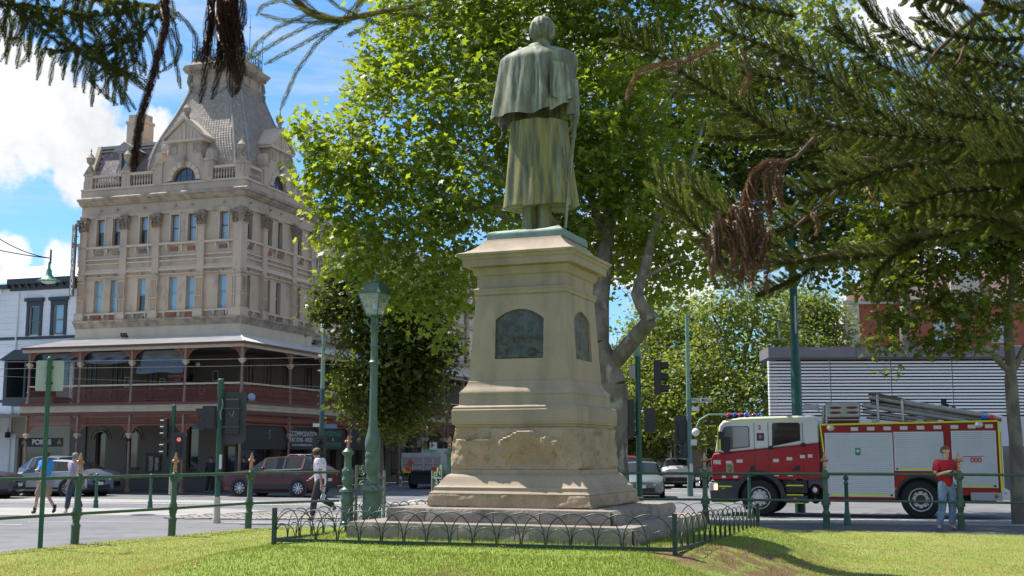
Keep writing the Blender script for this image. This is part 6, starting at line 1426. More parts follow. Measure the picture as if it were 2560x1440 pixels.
def signal_c():
    t = thing('traffic_signal', 'tall dark green traffic signal between the pedestal and the fire engine', 'traffic light', (3.15, 30.05, -.05), .0, 'traffic signals at the junction')
    b = M(); b.lathe([(.13, 0), (.125, .12), (.10, .16), (.095, .62)], 16); b.obj('pole_foot', mat('pole_foot_beige', (.50, .43, .33), .7), t, 50)
    b = M(); b.lathe([(.072, .62), (.072, 4.1)], 16); b.obj('pole', GRND, t, 50); b = M(); b.lathe([(.12, 4.08), (.12, 4.12), (.075, 4.13), (.07, 4.55)], 14); b.obj('pole_cap', PALEG, t, 50)
    h = sig_head(t, (.50, -.05, 3.55), pi/2*.9, 3, None, False, .80); h.rotation_euler = (0, .04, pi/2*.86)
    sig_head(t, (-.22, .05, 2.55), -pi/2*.86, 3, None, False, .85); b = M(); b.box(.16, .42, .05, .12, 2.2, 2.8); b.obj('signal_back', SIGG, t, 0)
    b = M(); b.box(-.22, -.07, -.06, .04, 3.55, 3.85); b.obj('control_box', mat('box_grey', (.35, .36, .36), .5), t, 0)
    for z in (3.75, 3.35): M().tube([(.05, 0, z), (.35, 0, z-.03)], .02, 6).obj('bracket', SIGB, t)
    M().tube([(.07, -.05, 3.2), (.2, -.06, 3.0), (.35, -.05, 3.05)], .012, 5).obj('cable', SIGB, t)
signal_c()
def signal_d():
    t = thing('traffic_signal', 'distant pole with signal, street name plate and curved lamp arm left of the fire engine', 'street lamp', (7.40, 50.5, -.17), 0, 'traffic signals at the junction')
    b = M(); b.lathe([(.13, 0), (.11, 1.5), (.10, 4.0)], 12); b.obj('lower_pole', mat('pole_blue_green', (.10, .19, .18), .5), t, 50); b = M(); b.lathe([(.095, 4.0), (.075, 7.6)], 12); b.obj('upper_pole', PALEG, t, 50)
    pts = [(0, 0, 7.5)]+[(-1.1+1.1*cos(a), 0, 7.5+1.0*sin(a)) for a in [radians(q*12) for q in range(0, 13)]]; b = M(); b.tube(pts, .045, 8); b.obj('lamp_arm', PALEG, t, 60)
    for z, w, s_ in ((3.98, .85, 1), (3.62, .32, 0)):
        b = M(); b.box(.12, .12+w, -.02, .0, z-.09, z+.09); p = b.obj('street_name_plate', mat('name_plate', (.62, .63, .62), .5), t, 0)
        if s_: text('PALL MALL', .17, mat('plate_navy', (.03, .05, .12), .5), p, (.12+w/2, -.022, z), (pi/2, 0, 0), bold=.003)
    sig_head(t, (-.32, 0, 2.75), pi, 3, None, True, .8); sig_head(t, (-.25, 0, 1.9), -pi/2*.8, 2, None, False, .8); M().box(.05, .3, -.1, 0, 2.1, 2.35).obj('white_tag', mat('tag_white', (.6, .6, .58), .5), t, 0); M().box(-.03, .1, -.14, -.11, 1.0, 1.35).obj('white_tag', mat('tag_white', (.6, .6, .58), .5), t, 0)
signal_d()
def crook():
    for x, y, zt, ax, lab, rr in ((-7.75, 49.2, 6.9, 1.22, 'tall green street lamp with crook arm in front of the hotel right wing', .62), (3.9, 36, 6.0, -.9, 'green bell shaped street lamp hanging right of the plane tree trunk', .45)):
        t = thing('street_lamp', lab, 'street lamp', (x, y, -.17)); d = 1 if ax > 0 else -1
        if d > 0:
            b = M(); b.lathe([(.11, 0), (.10, 4.4)], 10); b.obj('lower_pole', mat('pole_teal_dark', (.03, .075, .085), .4), t, 50); b = M(); b.lathe([(.09, 4.4), (.07, zt)], 10); b.obj('upper_pole', PALEG, t, 50)
            b = M(); b.tube([(rr-rr*cos(a), 0, zt+rr*sin(a)) for a in [pi*q/14 for q in range(15)]]+[(2*rr, 0, zt-.15)], .05, 8); b.obj('crook_arm', PALEG, t, 60); ex, ez = 2*rr, zt-.15
            M().box(-.35, -.06, -.06, .06, 2.85, 2.98).obj('camera_box', mat('tag_white', (.6, .6, .58), .5), t, 0); M().box(.08, .62, -.04, -.02, 2.78, 2.95).obj('street_name_plate', mat('plate_blue', (.10, .16, .30), .5), t, 0)
            sig_head(t, (-.05, -.25, 1.9), .3, 3, None, True, .8)
        else:
            ex, ez = 0, at(1628, 770, 36).z+.17; p = at(1628, 800, 36); t.location = (p.x, 36, -.17)
            b = M(); b.tube([(0, 0, ez+.1), (0, 0, ez+.5), (-.4, 0.2, ez+.9), (-1.6, .5, ez+1.0), (-2.2, .6, ez+.6), (-2.3, .6, 0)], .045, 8); b.obj('lamp_arm', PALEG, t, 60)
        b = M(); b.lathe([(.04, .12), (.07, .02), (.10, -.10), (.28, -.26), (.30, -.30), (.24, -.30)], 16, (ex, 0, ez)); b.obj('lamp_shade', mat('shade_green', (.07, .24, .18), .45), t, 60)
        b = M(); b.sph((ex, 0, ez-.30), (.2, .2, .07), 12, 6); b.obj('lens', mat('lamp_lens', (.55, .58, .55), .3), t, 60)
crook()
def mast():
    t = thing('tram_mast', 'tall green tramway mast with wire brackets rising behind the fire engine cab', 'mast', (8.75, 37.0, -.16))
    b = M(); b.lathe([(.16, 0), (.16, 4.55), (.14, 4.6), (.125, 4.65), (.12, 9.5)], 18); b.obj('pole', GRND, t, 50)
    for z in (4.6, 6.2, 6.35): M().lathe([(.15, 0), (.15, .05)], 16, (0, 0, z)).obj('band', GRND, t)
    gv = mat('galv_light', (.35, .37, .36), .4, .6); zc = 5.75
    b = M(); b.tube([(-.95, 0, zc+.22), (.95, -.2, zc-.35)], .028, 6); b.obj('cross_arm', GRND, t); b = M(); b.tube([(-.10, 0, zc+.75), (-.35, 0, zc+.10)], .02, 5); b.tube([(.0, -.14, zc+.85), (.0, -.14, zc-.3)], .03, 5); b.obj('stay', gv, t)
    for x, z in ((-.5, zc+.05), (.72, zc-.25)): b = M(); b.tube([(x, -.03, z), (x, -.03, z-.5)], .02, 5); b.box(x-.26, x+.26, -.06, .0, z-.54, z-.50); b.obj('wire_hanger', gv, t, 0)
    for q, (x, zz) in enumerate(((-.1, 0),)):
        pass
mast()
def tall_lamp_ball():
    t = thing('street_lamp', 'small lamp with white globe on a curved arm just left of the fire engine roof', 'street lamp', (7.75, 43, -.17)); z = at(1750, 1045, 43).z+.17
    b = M(); b.tube([(1.2, 0, 0), (1.2, 0, z+.0), (.9, 0, z+.12), (.35, 0, z+.12), (.02, 0, z-.08), (-.1, 0, z-.35)], .032, 8); b.obj('pole', PALEG, t, 60); b = M(); b.sph((-.12, 0, z-.50), .14, 12, 8); b.obj('globe', mat('opal_globe', (.7, .7, .66), .3), t, 60)
    t.location.x = at(1748, 1100, 43).x
tall_lamp_ball()
wire = mat('wire', (.12, .125, .125), .9)
for i, (p, q, sag, lab) in enumerate([((0, 905, 44), (1180, 885, 46), .12, 'upper of the two close tram wires crossing before the hotel verandah'), ((0, 922, 44), (1180, 903, 46), .12, 'lower of the two close tram wires crossing before the hotel verandah'), ((0, 862, 60), (2500, 868, 60), .1, 'thin wire crossing behind the monument towards the louvred building'), ((-20, 940, 43), (1100, 975, 47), .05, 'faint tram wire lower across the verandah handrail')]):
    a, c = at(*p), at(*q); b = M(); n = 14; b.tube([a.lerp(c, k/n)+Vector((0, 0, -sag*4*(k/n)*(1-k/n)*.3)) for k in range(n+1)], .010 if i < 2 else .006, 4); b.obj('tram_wire', wire, None, 0, label=lab, category='wire', group='overhead wires')
def hang_lamp():
    t = thing('street_lamp', 'green bell street lamp hung on cables above the white building at far left', 'street lamp', tuple(at(122, 690, 38))); a = Vector(t.location)
    b = M(); b.lathe([(.035, .45), (.045, .25), (.08, .2), (.10, .05), (.25, -.12), (.38, -.16), (.30, -.17)], 16); b.obj('lamp_shade', mat('shade_green', (.07, .24, .18), .45), t, 60); b = M(); b.sph((0, 0, -.18), (.24, .24, .08), 12, 6); b.obj('lens', mat('lamp_lens', (.55, .58, .55), .3), t, 60)
    b = M(); b.tube([(0.03, 0, .4), (.03, 0, .85)], .03, 6); b.obj('hanger', GRND, t)
    for (x, y) in ((-60, 555), (-60, 612)):
        e = at(x, y, 36)-a; b = M(); s = Vector((0.0, 0, .58)); b.tube([s+(e-s)*(k/12)+Vector((0, 0, -.55*4*(k/12)*(1-k/12)*(.35 if y < 600 else .08))) for k in range(13)], .016, 5); b.obj('cable', BLK, t)
hang_lamp()
# ------------------------------------------------ vehicles
TYRE = mat('tyre_rubber', (.014, .014, .015), .85); TRIM = mat('black_trim', (.018, .018, .02), .55); CHR = mat('chrome', (.6, .6, .62), .15, .95); HLG = mat('headlamp_glass', (.55, .58, .62), .08, .2, spec=.9, coat=1); TAIL = mat('tail_lamp', (.35, .01, .01), .2, coat=1); AMB = mat('amber_lamp', (.75, .20, .02), .3)
RIM = mat('alloy_rim', (.50, .51, .53), .3, .7); PLT = mat('plate_white', (.6, .62, .64), .5); CGL = mat('car_glass', (.012, .016, .018), .05, spec=.45)
def paint(n, c, met=.35): return mat('paint_'+n, c, .38, met, coat=.3, spec=.4)
_w = {}
def wheel_parts(r, w, spokes=10):
    k = (r, w, spokes)
    if k in _w: return _w[k]
    T = Matrix.Rotation(pi/2, 4, 'X')
    b = M(T); b.lathe([(r*.62, -w/2), (r*.93, -w/2), (r, -w*.35), (r, w*.35), (r*.93, w/2), (r*.62, w/2)], 28, caps=False); ty = b.mesh('tyre', TYRE, 40)
    b = M(T); b.lathe([(r*.66, w/2-.005), (r*.62, w/2+.004), (r*.58, w/2-.02), (r*.56, .0)], 28, caps=False)
    b.lathe([(r*.14, w/2-.01), (r*.11, w/2+.008)], 12)
    for i in range(spokes):
        a = 2*pi*i/spokes; c_, s_ = cos(a), sin(a); h = r*.045
        b.add([(r*.1*c_-h*s_, r*.1*s_+h*c_, w/2), (r*.1*c_+h*s_, r*.1*s_-h*c_, w/2), (r*.6*c_+h*1.3*s_, r*.6*s_-h*1.3*c_, w/2-.012), (r*.6*c_-h*1.3*s_, r*.6*s_+h*1.3*c_, w/2-.012)], [(0, 1, 2, 3)])
    ri = b.mesh('rim', RIM, 40)
    b = M(T); b.lathe([(r*.62, w*.2), (.01, w*.2)], 20); db = b.mesh('brake_disc', TRIM, 0)
    _w[k] = (ty, ri, db); return _w[k]
def wheel(t, x, y, z, r, w, side, spokes=10):
    ty, ri, db = wheel_parts(r, w, spokes); o = link('wheel', ty, t, (x, y, z), (0, 0, 0 if side < 0 else pi)); link('rim', ri, o); link('brake_disc', db, o); return o
def car(name, label, loc, rot, st, axles, r=.33, col=None, gl=None, cab=(2, 5), kind='car', group=None, rails=False, cladding=False, plate=True, lights=(0, 0), grille=None, spokes=10, trim_sill=True, far=False):
    """st: stations front to rear (x, zbottom, zbelt, ztop, halfwidth, halftop); front at x=0, length along +x.  cab: first/last cabin station"""
    t = thing(name, label, kind, loc, rot, group); W_ = max(s[4] for s in st)
    def ring(s):
        x, zb, zl, zt, w, wt = s
        h = [(-w*.90, zb), (-w, zb+.13), (-w, (zb+zl)/2+.06), (-w*.965, zl), (-wt, zt-.045), (-wt*.80, zt-.008), (0, zt+.012)]
        return [(x, y, z) for y, z in h]+[(x, -y, z) for y, z in h[::-1][1:]]
    rings = [ring(s) for s in st]; n = len(rings[0])
    body, glass = M(), M(); body.v = [p for q in rings for p in q]
    fs = []; gf = []
    for j in range(len(st)-1):
        for i in range(n):
            k = (i+1) % n; f = (j*n+i, j*n+k, (j+1)*n+k, (j+1)*n+i)
            side = i in (3, n-5); top = i in (4, 5, 6, 7)
            if cab[0] <= j < cab[1] and side: gf.append((f, j, 's')); continue
            if (j == cab[0]-1 or j == cab[1]) and (top or side): gf.append((f, j, 'w')); continue
            fs.append(f)
    fs += [tuple(range(n))[::-1], tuple(range((len(st)-1)*n, len(st)*n))]
    body.f = fs; body.m = [0]*len(fs); bo = body.obj('body', col, t, 32)
    gb_ = M(); gb_.v = list(body.v); gb_.f = [f for f, j, k in gf]; gb_.m = [0]*len(gf); gb_.obj('windows', CGL, t, 32)
    # pillars between side windows and round the screens
    for j in range(cab[0], cab[1]+1):
        for i, q in ((3, 4), (n-4, n-5)):
            a, c = Vector(rings[j][i]), Vector(rings[j][q]); e = (.03 if cab[0] < j < cab[1] else .045); sy = -.006 if a.y < 0 else .006
            b = M(); b.add([a+Vector((-e, sy, -.0)), a+Vector((e, sy, 0)), c+Vector((e, sy, 0)), c+Vector((-e, sy, 0))], [(0, 1, 2, 3)]); b.obj('pillar', col if j in (cab[0], cab[1]) else TRIM, t, 0)
    for side in (-1, 1):
        a = [Vector(rings[j][3 if side < 0 else n-4])+Vector((0, side*.008, 0)) for j in range(cab[0], cab[1]+1)]
        b = M(); b.tube(a, .012, 5); b.obj('window_trim', CHR, t)
        # door cuts
        for xd in [st[cab[0]][0]+.28, (st[cab[0]][0]+st[cab[1]][0])/2+.05]:
            if far: continue
            b = M(); b.box(xd-.005, xd+.005, side*W_*.985-.004, side*W_*1.003, .42, st[cab[0]][2]); b.obj('door_gap', TRIM, t, 0)
            b = M(); b.box(xd+.62, xd+.78, side*W_*1.0-.004, side*(W_+.018), st[cab[0]][2]-.15, st[cab[0]][2]-.12); b.obj('door_handle', CHR if rails else col, t, 0)
        for x in axles:
            T = Matrix.Translation((x, side*(W_-.004), r)) @ Matrix.Rotation(pi/2, 4, 'X'); b = M(T); b.lathe([(r+.065, -.012), (r+.065, .012)], 24); b.obj('wheel_arch', TRIM, t, 0)
            wheel(t, x, side*(W_-.085), r, r, .21, side, spokes)
        b = M(); b.box(axles[0]+r+.08, axles[1]-r-.08, side*W_*.93, side*(W_+.004), st[0][1]-.02, st[0][1]+(.17 if cladding else .06)); b.obj('sill', TRIM, t, 0)
        mx = st[cab[0]][0]+.10; b = M(); b.sph((mx, side*(W_+.09), st[cab[0]][2]+.07), (.07, .10, .07), 8, 6); b.obj('mirror', col, t, 60)
        if rails: b = M(); z = st[cab[0]+1][3]; b.tube([(st[cab[0]+1][0], side*.55, z-.02), (st[cab[0]+1][0]+.12, side*.55, z+.05), (st[cab[1]][0]-.1, side*.55, z+.05), (st[cab[1]][0], side*.55, z-.02)], .022, 6); b.obj('roof_rail', CHR, t)
        b = M(); s0 = st[0]; b.sph((s0[0]+.12, side*(s0[4]*.78), s0[2]-.04), (.14, .17, .075), 10, 6); hl = b.obj('headlight', HLG, t, 60)
        s9 = st[-1]; b = M(); b.sph((s9[0]-.08, side*(s9[4]*.88), s9[2]-.10), (.12, .12, .11), 8, 6); b.obj('tail_light', TAIL, t, 60)
        if lights[0] == side: b = M(); b.sph((s0[0]+.02, side*s0[4]*.88, s0[2]-.05), (.06, .06, .05), 8, 6); b.obj('indicator', mat('indicator_lit', (.8, .35, .08), .3, emit=((1, .45, .12), 4)), t, 60)
    s0 = st[0]; b = M(); b.box(s0[0]-.02, s0[0]+.05, -s0[4]*.45, s0[4]*.45, s0[1]+.20, s0[2]-.08); b.obj('grille', TRIM, t, 0, bevel=.02)
    b = M(); b.box(s0[0]-.03, s0[0]+.05, -s0[4]*.8, s0[4]*.8, s0[1]+.0, s0[1]+.14); b.obj('bumper_trim', TRIM, t, 0, bevel=.02)
    if cladding: b = M(); b.box(s0[0]-.035, s0[0]-.02, -s0[4]*.5, s0[4]*.5, s0[2]-.16, s0[2]-.13); b.obj('grille_bar', CHR, t, 0)
    b = M(); b.sph((s0[0]-.035, 0, s0[2]-.16), (.02, .06, .05), 8, 6); b.obj('badge', CHR, t, 60)
    if plate: b = M(); b.box(s0[0]-.045, s0[0]-.03, -.19, .19, s0[1]+.13, s0[1]+.25); b.obj('number_plate', PLT, t, 0); s9 = st[-1]; b = M(); b.box(s9[0]+.02, s9[0]+.03, -.19, .19, s9[1]+.3, s9[1]+.42); b.obj('number_plate', PLT, t, 0)
    b = M(); s9 = st[-1]; b.box(s9[0]-.05, s9[0]+.025, -s9[4]*.85, s9[4]*.85, s9[1]-.0, s9[1]+.2); b.obj('rear_bumper', TRIM, t, 0)
    b = M(); b.box(.4, st[-1][0]-.4, -W_*.8, W_*.8, .16, st[0][1]+.05); b.obj('underbody', TRIM, t, 0)
    return t
SUV = [(0, .34, .74, .80, .70, .60), (.10, .26, .82, .90, .84, .70), (.35, .24, .92, 1.0, .90, .74), (1.20, .24, 1.02, 1.10, .92, .72), (1.95, .24, 1.08, 1.60, .92, .62), (2.9, .24, 1.10, 1.66, .92, .64), (3.75, .24, 1.14, 1.62, .91, .62), (4.35, .28, 1.14, 1.24, .89, .66), (4.55, .34, 1.0, 1.08, .80, .62)]
SEDAN = [(0, .32, .62, .68, .66, .55), (.10, .24, .70, .78, .80, .66), (.4, .22, .78, .86, .86, .70), (1.35, .22, .88, .96, .88, .70), (2.05, .22, .92, 1.40, .88, .58), (2.7, .22, .94, 1.44, .88, .60), (3.35, .22, .96, 1.38, .87, .57), (4.05, .24, .98, 1.06, .86, .64), (4.55, .28, .92, .99, .80, .62), (4.68, .34, .78, .84, .72, .56)]
HATCH = [(0, .32, .66, .72, .66, .55), (.10, .24, .76, .84, .80, .66), (.4, .22, .86, .92, .86, .70), (1.05, .22, .94, 1.02, .88, .70), (1.75, .22, .98, 1.46, .88, .58), (2.4, .22, 1.0, 1.50, .88, .60), (3.3, .22, 1.03, 1.45, .87, .58), (3.85, .26, 1.02, 1.12, .84, .64), (4.0, .34, .85, .95, .76, .58)]
def zr(y): return -.164 if y > 35 else road_z(0, y)
MAR = paint('maroon', (.075, .008, .010), .1)
car('maroon_suv', 'dark maroon sport utility car driving left in front of the hotel corner', (-11.80, 51.2, -.16), -HT, SUV, (.93, 3.62), .355, MAR, cab=(4, 6), rails=True, cladding=True, spokes=9)
def R_(x, y): return (x, y, zr(y))
# parked in front of the white building and the hotel
car('dark_four_wheel_drive', 'dark grey four wheel drive with bull bar at the left edge', R_(-19.7, 48.6), pi-HT+.35, SUV, (.93, 3.62), .40, paint('gunmetal', (.05, .045, .055)), cab=(4, 6), cladding=True)
car('silver_hatchback', 'silver white car parked behind the walking man in blue shirt', R_(-21.3, 51.6), -HT+.12, HATCH, (.75, 3.2), .33, paint('silver_white', (.42, .43, .46)), cab=(4, 6))
car('blue_grey_suv', 'blue grey car parked nose right behind the walking man in grey shirt', R_(-17.2, 50.6), pi-HT-.28, SUV, (.93, 3.62), .35, paint('blue_grey', (.12, .17, .25)), cab=(4, 6))
car('silver_parked_car', 'pale silver car parked behind the dark four wheel drive at left', R_(-22.3, 55.0), -HT+.1, SEDAN, (.85, 3.7), .32, paint('pale_silver', (.45, .46, .46)), cab=(4, 6), far=True)
# oncoming and distant traffic
car('silver_sedan', 'silver sedan coming towards us with its indicator lit, right of the pedestal', R_(4.95, 46.6), radians(90-7), SEDAN, (.85, 3.7), .33, paint('silver_green', (.17, .19, .19)), cab=(4, 6), lights=(1, 0), group=None)
car('red_car', 'red car following right behind the silver sedan', R_(4.7, 53.2), radians(90-9), SUV, (.93, 3.62), .34, paint('red', (.28, .02, .025)), cab=(4, 6), far=True)
for x, y, rz, c, lab in ((8.9, 66, radians(-96), (.62, .62, .62), 'white car seen from behind with brake lamp, left of the signal pole'), (11.2, 67, radians(-94), (.55, .56, .57), 'white hatchback parked further right beside the far signal pole'), (6.9, 64.5, radians(-96), (.03, .03, .035), 'black car left of the white cars beyond the silver sedan')):
    car('distant_car', lab, (x, y, -.16), rz, HATCH, (.75, 3.2), .33, paint('distant_%s' % lab.split()[0]+str(int(x)), c), cab=(4, 6), far=True, group='cars in the far street')
def gas_truck():
    t = thing('tray_truck', 'tray truck with caged grey sides carrying gas bottles, parked by the hotel', 'truck', (-5.45, 60.3, -.16), radians(-14)); st_ = mat('galv_sheet', (.46, .44, .42), .6, .1, c2=(.36, .34, .32), sc=4)
    b = M(); b.box(0, 2.0, 0, 4.6, .82, .92); b.obj('tray', TRIM, t, 0)
    b = M(); b.box(0, 2.0, -.03, .0, 1.55, 1.78); b.obj('headboard', st_, t, 0)
    for x in (0, .55, 1.1, 1.6, 2.0): b = M(); b.box(x-.03, x+.03, -.05, .0, .9, 1.76); b.obj('upright', st_, t, 0)
    for z in (1.0, 1.25): b = M(); b.box(0, 2, -.045, -.005, z-.015, z+.015); b.obj('side_rail', st_, t, 0)
    M().box(.05, 1.95, .0, .02, .92, 1.55).obj('mesh_panel', mat('dusty_mesh', (.26, .25, .23), .8, c2=(.36, .34, .31), sc=5), t, 0)
    for x in (.05, 1.53):
        b = M(); b.add([(x, -.06, .80), (x+.42, -.06, .80), (x+.42, -.06, 1.10), (x, -.06, 1.10)], [(0, 1, 2, 3)]); p = b.obj('marker_plate', mat('marker_yellow', (.75, .42, .02), .5), t, 0)
        b = M(); d = .1 if x < 1 else 0; b.add([(x+d, -.064, 1.08), (x+.30+d, -.064, 1.08), (x+.30+d, -.064, .86), (x+(.18 if x < 1 else .02)+d*.2, -.064, .86)], [(0, 1, 2, 3)]); b.obj('marker_stripe', mat('marker_red', (.55, .03, .02), .5), p, 0)
    b = M(Matrix.Translation((.45, -.07, 1.30)) @ Matrix.Rotation(pi/4, 4, 'Y')); b.box(-.13, .13, 0, .005, -.13, .13); b.obj('hazard_diamond', mat('hazard_red', (.5, .07, .04), .5), t, 0)
    b = M(); b.box(.3, 1.7, .3, 4, .25, .8); b.obj('chassis', TRIM, t, 0); M().box(-.1, .0, -.12, -.06, .15, .62).obj('side_marker', PLT, t, 0); M().box(-.09, -.01, -.13, -.12, .22, .5).obj('reflector', TAIL, t, 0); M().box(1.6, 2.0, -.06, -.04, .50, .64).obj('number_plate', PLT, t, 0)
    for x in (.25, 1.65):
        for y in (1.0, 4.6): o = wheel(t, x, y, .42, .42, .28, -1); o.rotation_euler = (0, 0, pi/2)
    b = M(); b.loft([[(0, 4.8, .4), (2, 4.8, .4), (2, 4.8, 2.0), (0, 4.8, 2.0)], [(0, 6.3, .4), (2, 6.3, .4), (2, 6.3, 1.3), (0, 6.3, 1.3)]]); b.obj('cab', paint('white', (.6, .6, .6), 0), t, 20)
    for k in range(5): b = M(); b.lathe([(.10, 0), (.10, .95), (.05, 1.05), (.03, 1.12)], 10, (.95+k*.18, .35, .92)); b.obj('gas_bottle', mat('bottle_green', (.25, .38, .33), .4), t, 50)
    M().box(1.35, 1.72, .2, .22, 1.98-.05, 2.3).obj('white_sign', PLT, t, 0)
gas_truck()

# ------------------------------------------------ fire engine
def fire_engine():
    RED = mat('fire_red', (.33, .004, .014), .4, .0, coat=.35, spec=.4); REDO = mat('fire_red_body', (.29, .010, .006), .5, coat=.15, spec=.3); WH = mat('cab_white', (.62, .61, .58), .35, coat=.8); YEL = mat('hi_vis_yellow', (.62, .72, .02), .4); SIL = mat('shutter_silver', (.60, .61, .63), .42, .25, c2=(.55, .56, .58), sc=2)
    ALU = mat('ladder_alu', (.42, .41, .39), .4, .55, c2=(.33, .32, .30), sc=3); RFL = mat('reflector_white', (.60, .58, .54), .4); BLU = mat('beacon_blue', (.01, .05, .35), .15, coat=1); RDB = mat('beacon_red', (.40, .01, .015), .15, coat=1)
    t = thing('fire_engine', 'red and white fire engine with silver roller shutters and a ladder on top driving left behind the fence', 'fire engine', (5.88, 35.3, -.16), -radians(20)); D = 2.45
    t['label'] = 'red and white fire engine with silver roller shutters and ladder on top'
    G = .16  # heights below were measured from z=0, the wheels stand at -.16
    def Z(z): return z+G
    def box(name, x0, x1, z0, z1, m, y0=0, y1=D, par=t, bev=.01, **k): b = M(); b.box(x0, x1, y0, y1, Z(z0), Z(z1)); return b.obj(name, m, par, 0, bevel=bev, **k)
    # cab: red lower half and white upper half with a waist line that rises to the rear
    w0, w1 = 1.63, 1.90
    b = M(); lo = [(-.08, .84), (-.10, 1.50), (.02, 1.62), (.25, w0), (3.0, w1), (3.0, .86), (1.95, .86), (1.95, 1.0)]
    arch = [(1.28+.66*cos(a), .36+.66*sin(a)) for a in [radians(12+q*13) for q in range(13)]]
    lo = [(-.06, .86), (-.10, 1.45), (.0, 1.62), (.25, w0), (3.0, w1), (3.0, .92)]+[p for p in arch if p[1] > .86]
    b.prism([(x, Z(z)) for x, z in lo], 'y', 0, D); b.obj('cab_lower', RED, t, 20, bevel=.03)
    b = M(); up = [(.02, 1.63), (.25, w0+.006), (3.0, w1+.006), (3.0, 2.55), (2.85, 2.70), (.8, 2.66), (.28, 2.56), (.16, 2.42)]
    b.prism([(x, Z(z)) for x, z in up], 'y', .02, D-.02); b.obj('cab_upper', WH, t, 20, bevel=.06)
    # windscreen
    b = M(); b.add([(.015, .15, Z(1.66)), (.015, D-.15, Z(1.66)), (.15, D-.2, Z(2.42)), (.15, .2, Z(2.42))], [(0, 1, 2, 3)]); b.T = Matrix.Translation((-.006, 0, 0)); b.obj('windscreen', CGL, t, 0)
    # side windows with frames
    for pts, nm in (([(.28, 1.72), (.30, 2.36), (.42, 2.40), (1.0, 2.40), (1.04, 2.34), (1.04, 1.80)], 'side_window'), ([(1.68, 1.82), (1.70, 2.46), (1.76, 2.49), (2.44, 2.49), (2.48, 2.44), (2.48, 1.98)], 'rear_side_window')):
        b = M(); b.prism([(x, Z(z)) for x, z in pts], 'y', .008, .016); b.obj('window_seal', TRIM, t, 0); cx = sum(p[0] for p in pts)/6; cz = sum(p[1] for p in pts)/6
        b = M(); b.prism([(cx+(x-cx)*.94, Z(cz+(z-cz)*.94)) for x, z in pts], 'y', .000, .006); b.obj(nm, CGL if nm != 'side_window' else glassmat('cab_glass_bright', (.16, .18, .19), .08), t, 0)
    b = M(); b.sph((.62, -.012+.3, Z(1.95)), (.10, .1, .13), 10, 8); b.obj('driver_head', mat('skin_tone', (.42, .25, .18), .6), t, 60) if False else None
    for x in (1.18, 1.58, 2.55): box('door_gap', x-.006, x+.006, .95, 2.50, TRIM, -.003, .001, bev=0)
    b = M(); b.add([(.36, .012, Z(2.545)), (2.5, .012, Z(2.60)), (2.5, .012, Z(2.64)), (.36, .012, Z(2.585))], [(0, 1, 2, 3)]); b.obj('roof_stripe', YEL, t, 0)
    box('yellow_edge', .12, .155, 1.7, 2.4, YEL, -.012, -.002, bev=0); box('yellow_edge', -.25, .06, 2.40, 2.43, YEL, -.02, .1, bev=0)
    b = M(); b.tube([(.12, -.02, Z(2.5)), (-.12, -.15, Z(2.45))], .025, 6); b.box(-.22, -.02, -.26, -.1, Z(2.44), Z(2.54)); b.obj('front_mirror', TRIM, t, 30)
    for z0, z1, x in ((1.72, 2.25, .24), (1.60, 2.1, .40)): b = M(); b.box(x-.05, x+.12, -.30, -.22, Z(z0), Z(z1)); b.obj('mirror', TRIM, t, 0, bevel=.03)
    b = M(); b.tube([(.3, 0, Z(2.3)), (.3, -.28, Z(2.2))], .02, 6); b.tube([(.3, 0, Z(1.7)), (.3, -.28, Z(1.72))], .02, 6); b.obj('mirror_arm', TRIM, t); box('yellow_edge', .22, .26, 1.70, 2.02, YEL, -.315, -.303, bev=0)
    # nose, FIRE lettering
    for x0, x1, z in ((.35, .52, 1.36), (.66, .83, 1.40), (1.70, 1.86, 1.42), (2.08, 2.24, 1.47), (2.46, 2.60, 1.53), (2.68, 2.80, 1.55), (.22, .34, .96), (.55, .68, .96), (1.72, 1.85, 1.02), (2.1, 2.24, 1.02)): box('reflector', x0, x1, z-.045, z+.045 if z > 1 else z+.02, RFL, -.004, .001, bev=0)
    pg = box('poster_panel', .36, .56, 1.06, 1.34, mat('poster_green', (.36, .38, .25), .6), -.008, -.004, bev=0); box('poster_print', .385, .535, 1.09, 1.31, mat('poster_dark', (.06, .06, .04), .6, c2=(.3, .28, .1), sc=14), -.011, -.0085, pg, bev=0)
    text('FIRE', .22, mat('tag_white', (.6, .6, .58)), t, (-.115, .34, Z(1.36)), (pi/2, 0, -pi/2), bold=.01, sx=.9); text('FIRE', .15, mat('tag_white', (.6, .6, .58)), t, (.09, -.003, Z(1.36)), (pi/2, 0, 0), bold=.008, sx=.8)
    text('2', .17, mat('lettering_red', (.5, .04, .03), .5), t, (1.34, .016, Z(2.36)), (pi/2, 0, 0), bold=.006); cr = box('crest_plate', 1.25, 1.46, 1.98, 2.20, mat('crest_navy', (.03, .03, .08), .5), .012, .018, bev=0)
    b = M(); b.sph((1.355, .011, Z(2.10)), (.05, .004, .06), 8, 5); b.obj('crest', mat('crest_orange', (.45, .16, .03), .5), cr, 60)
    for x, z in ((1.64, 1.78), (2.56, 1.86)): b = M(); b.sph((x, -.02, Z(z)), (.07, .05, .06), 8, 6); b.obj('grab_handle', TRIM, t, 60)
    b = M(); b.prism([(.98, Z(1.04)), (1.22, Z(1.04)), (1.18, Z(1.24)), (1.08, Z(1.28))], 'y', -.006, .001); b.obj('step_recess', TRIM, t, 0); b = M(); b.prism([(2.22, Z(1.12)), (2.45, Z(1.12)), (2.44, Z(1.30)), (2.32, Z(1.26))], 'y', -.006, .001); b.obj('step_recess', TRIM, t, 0)
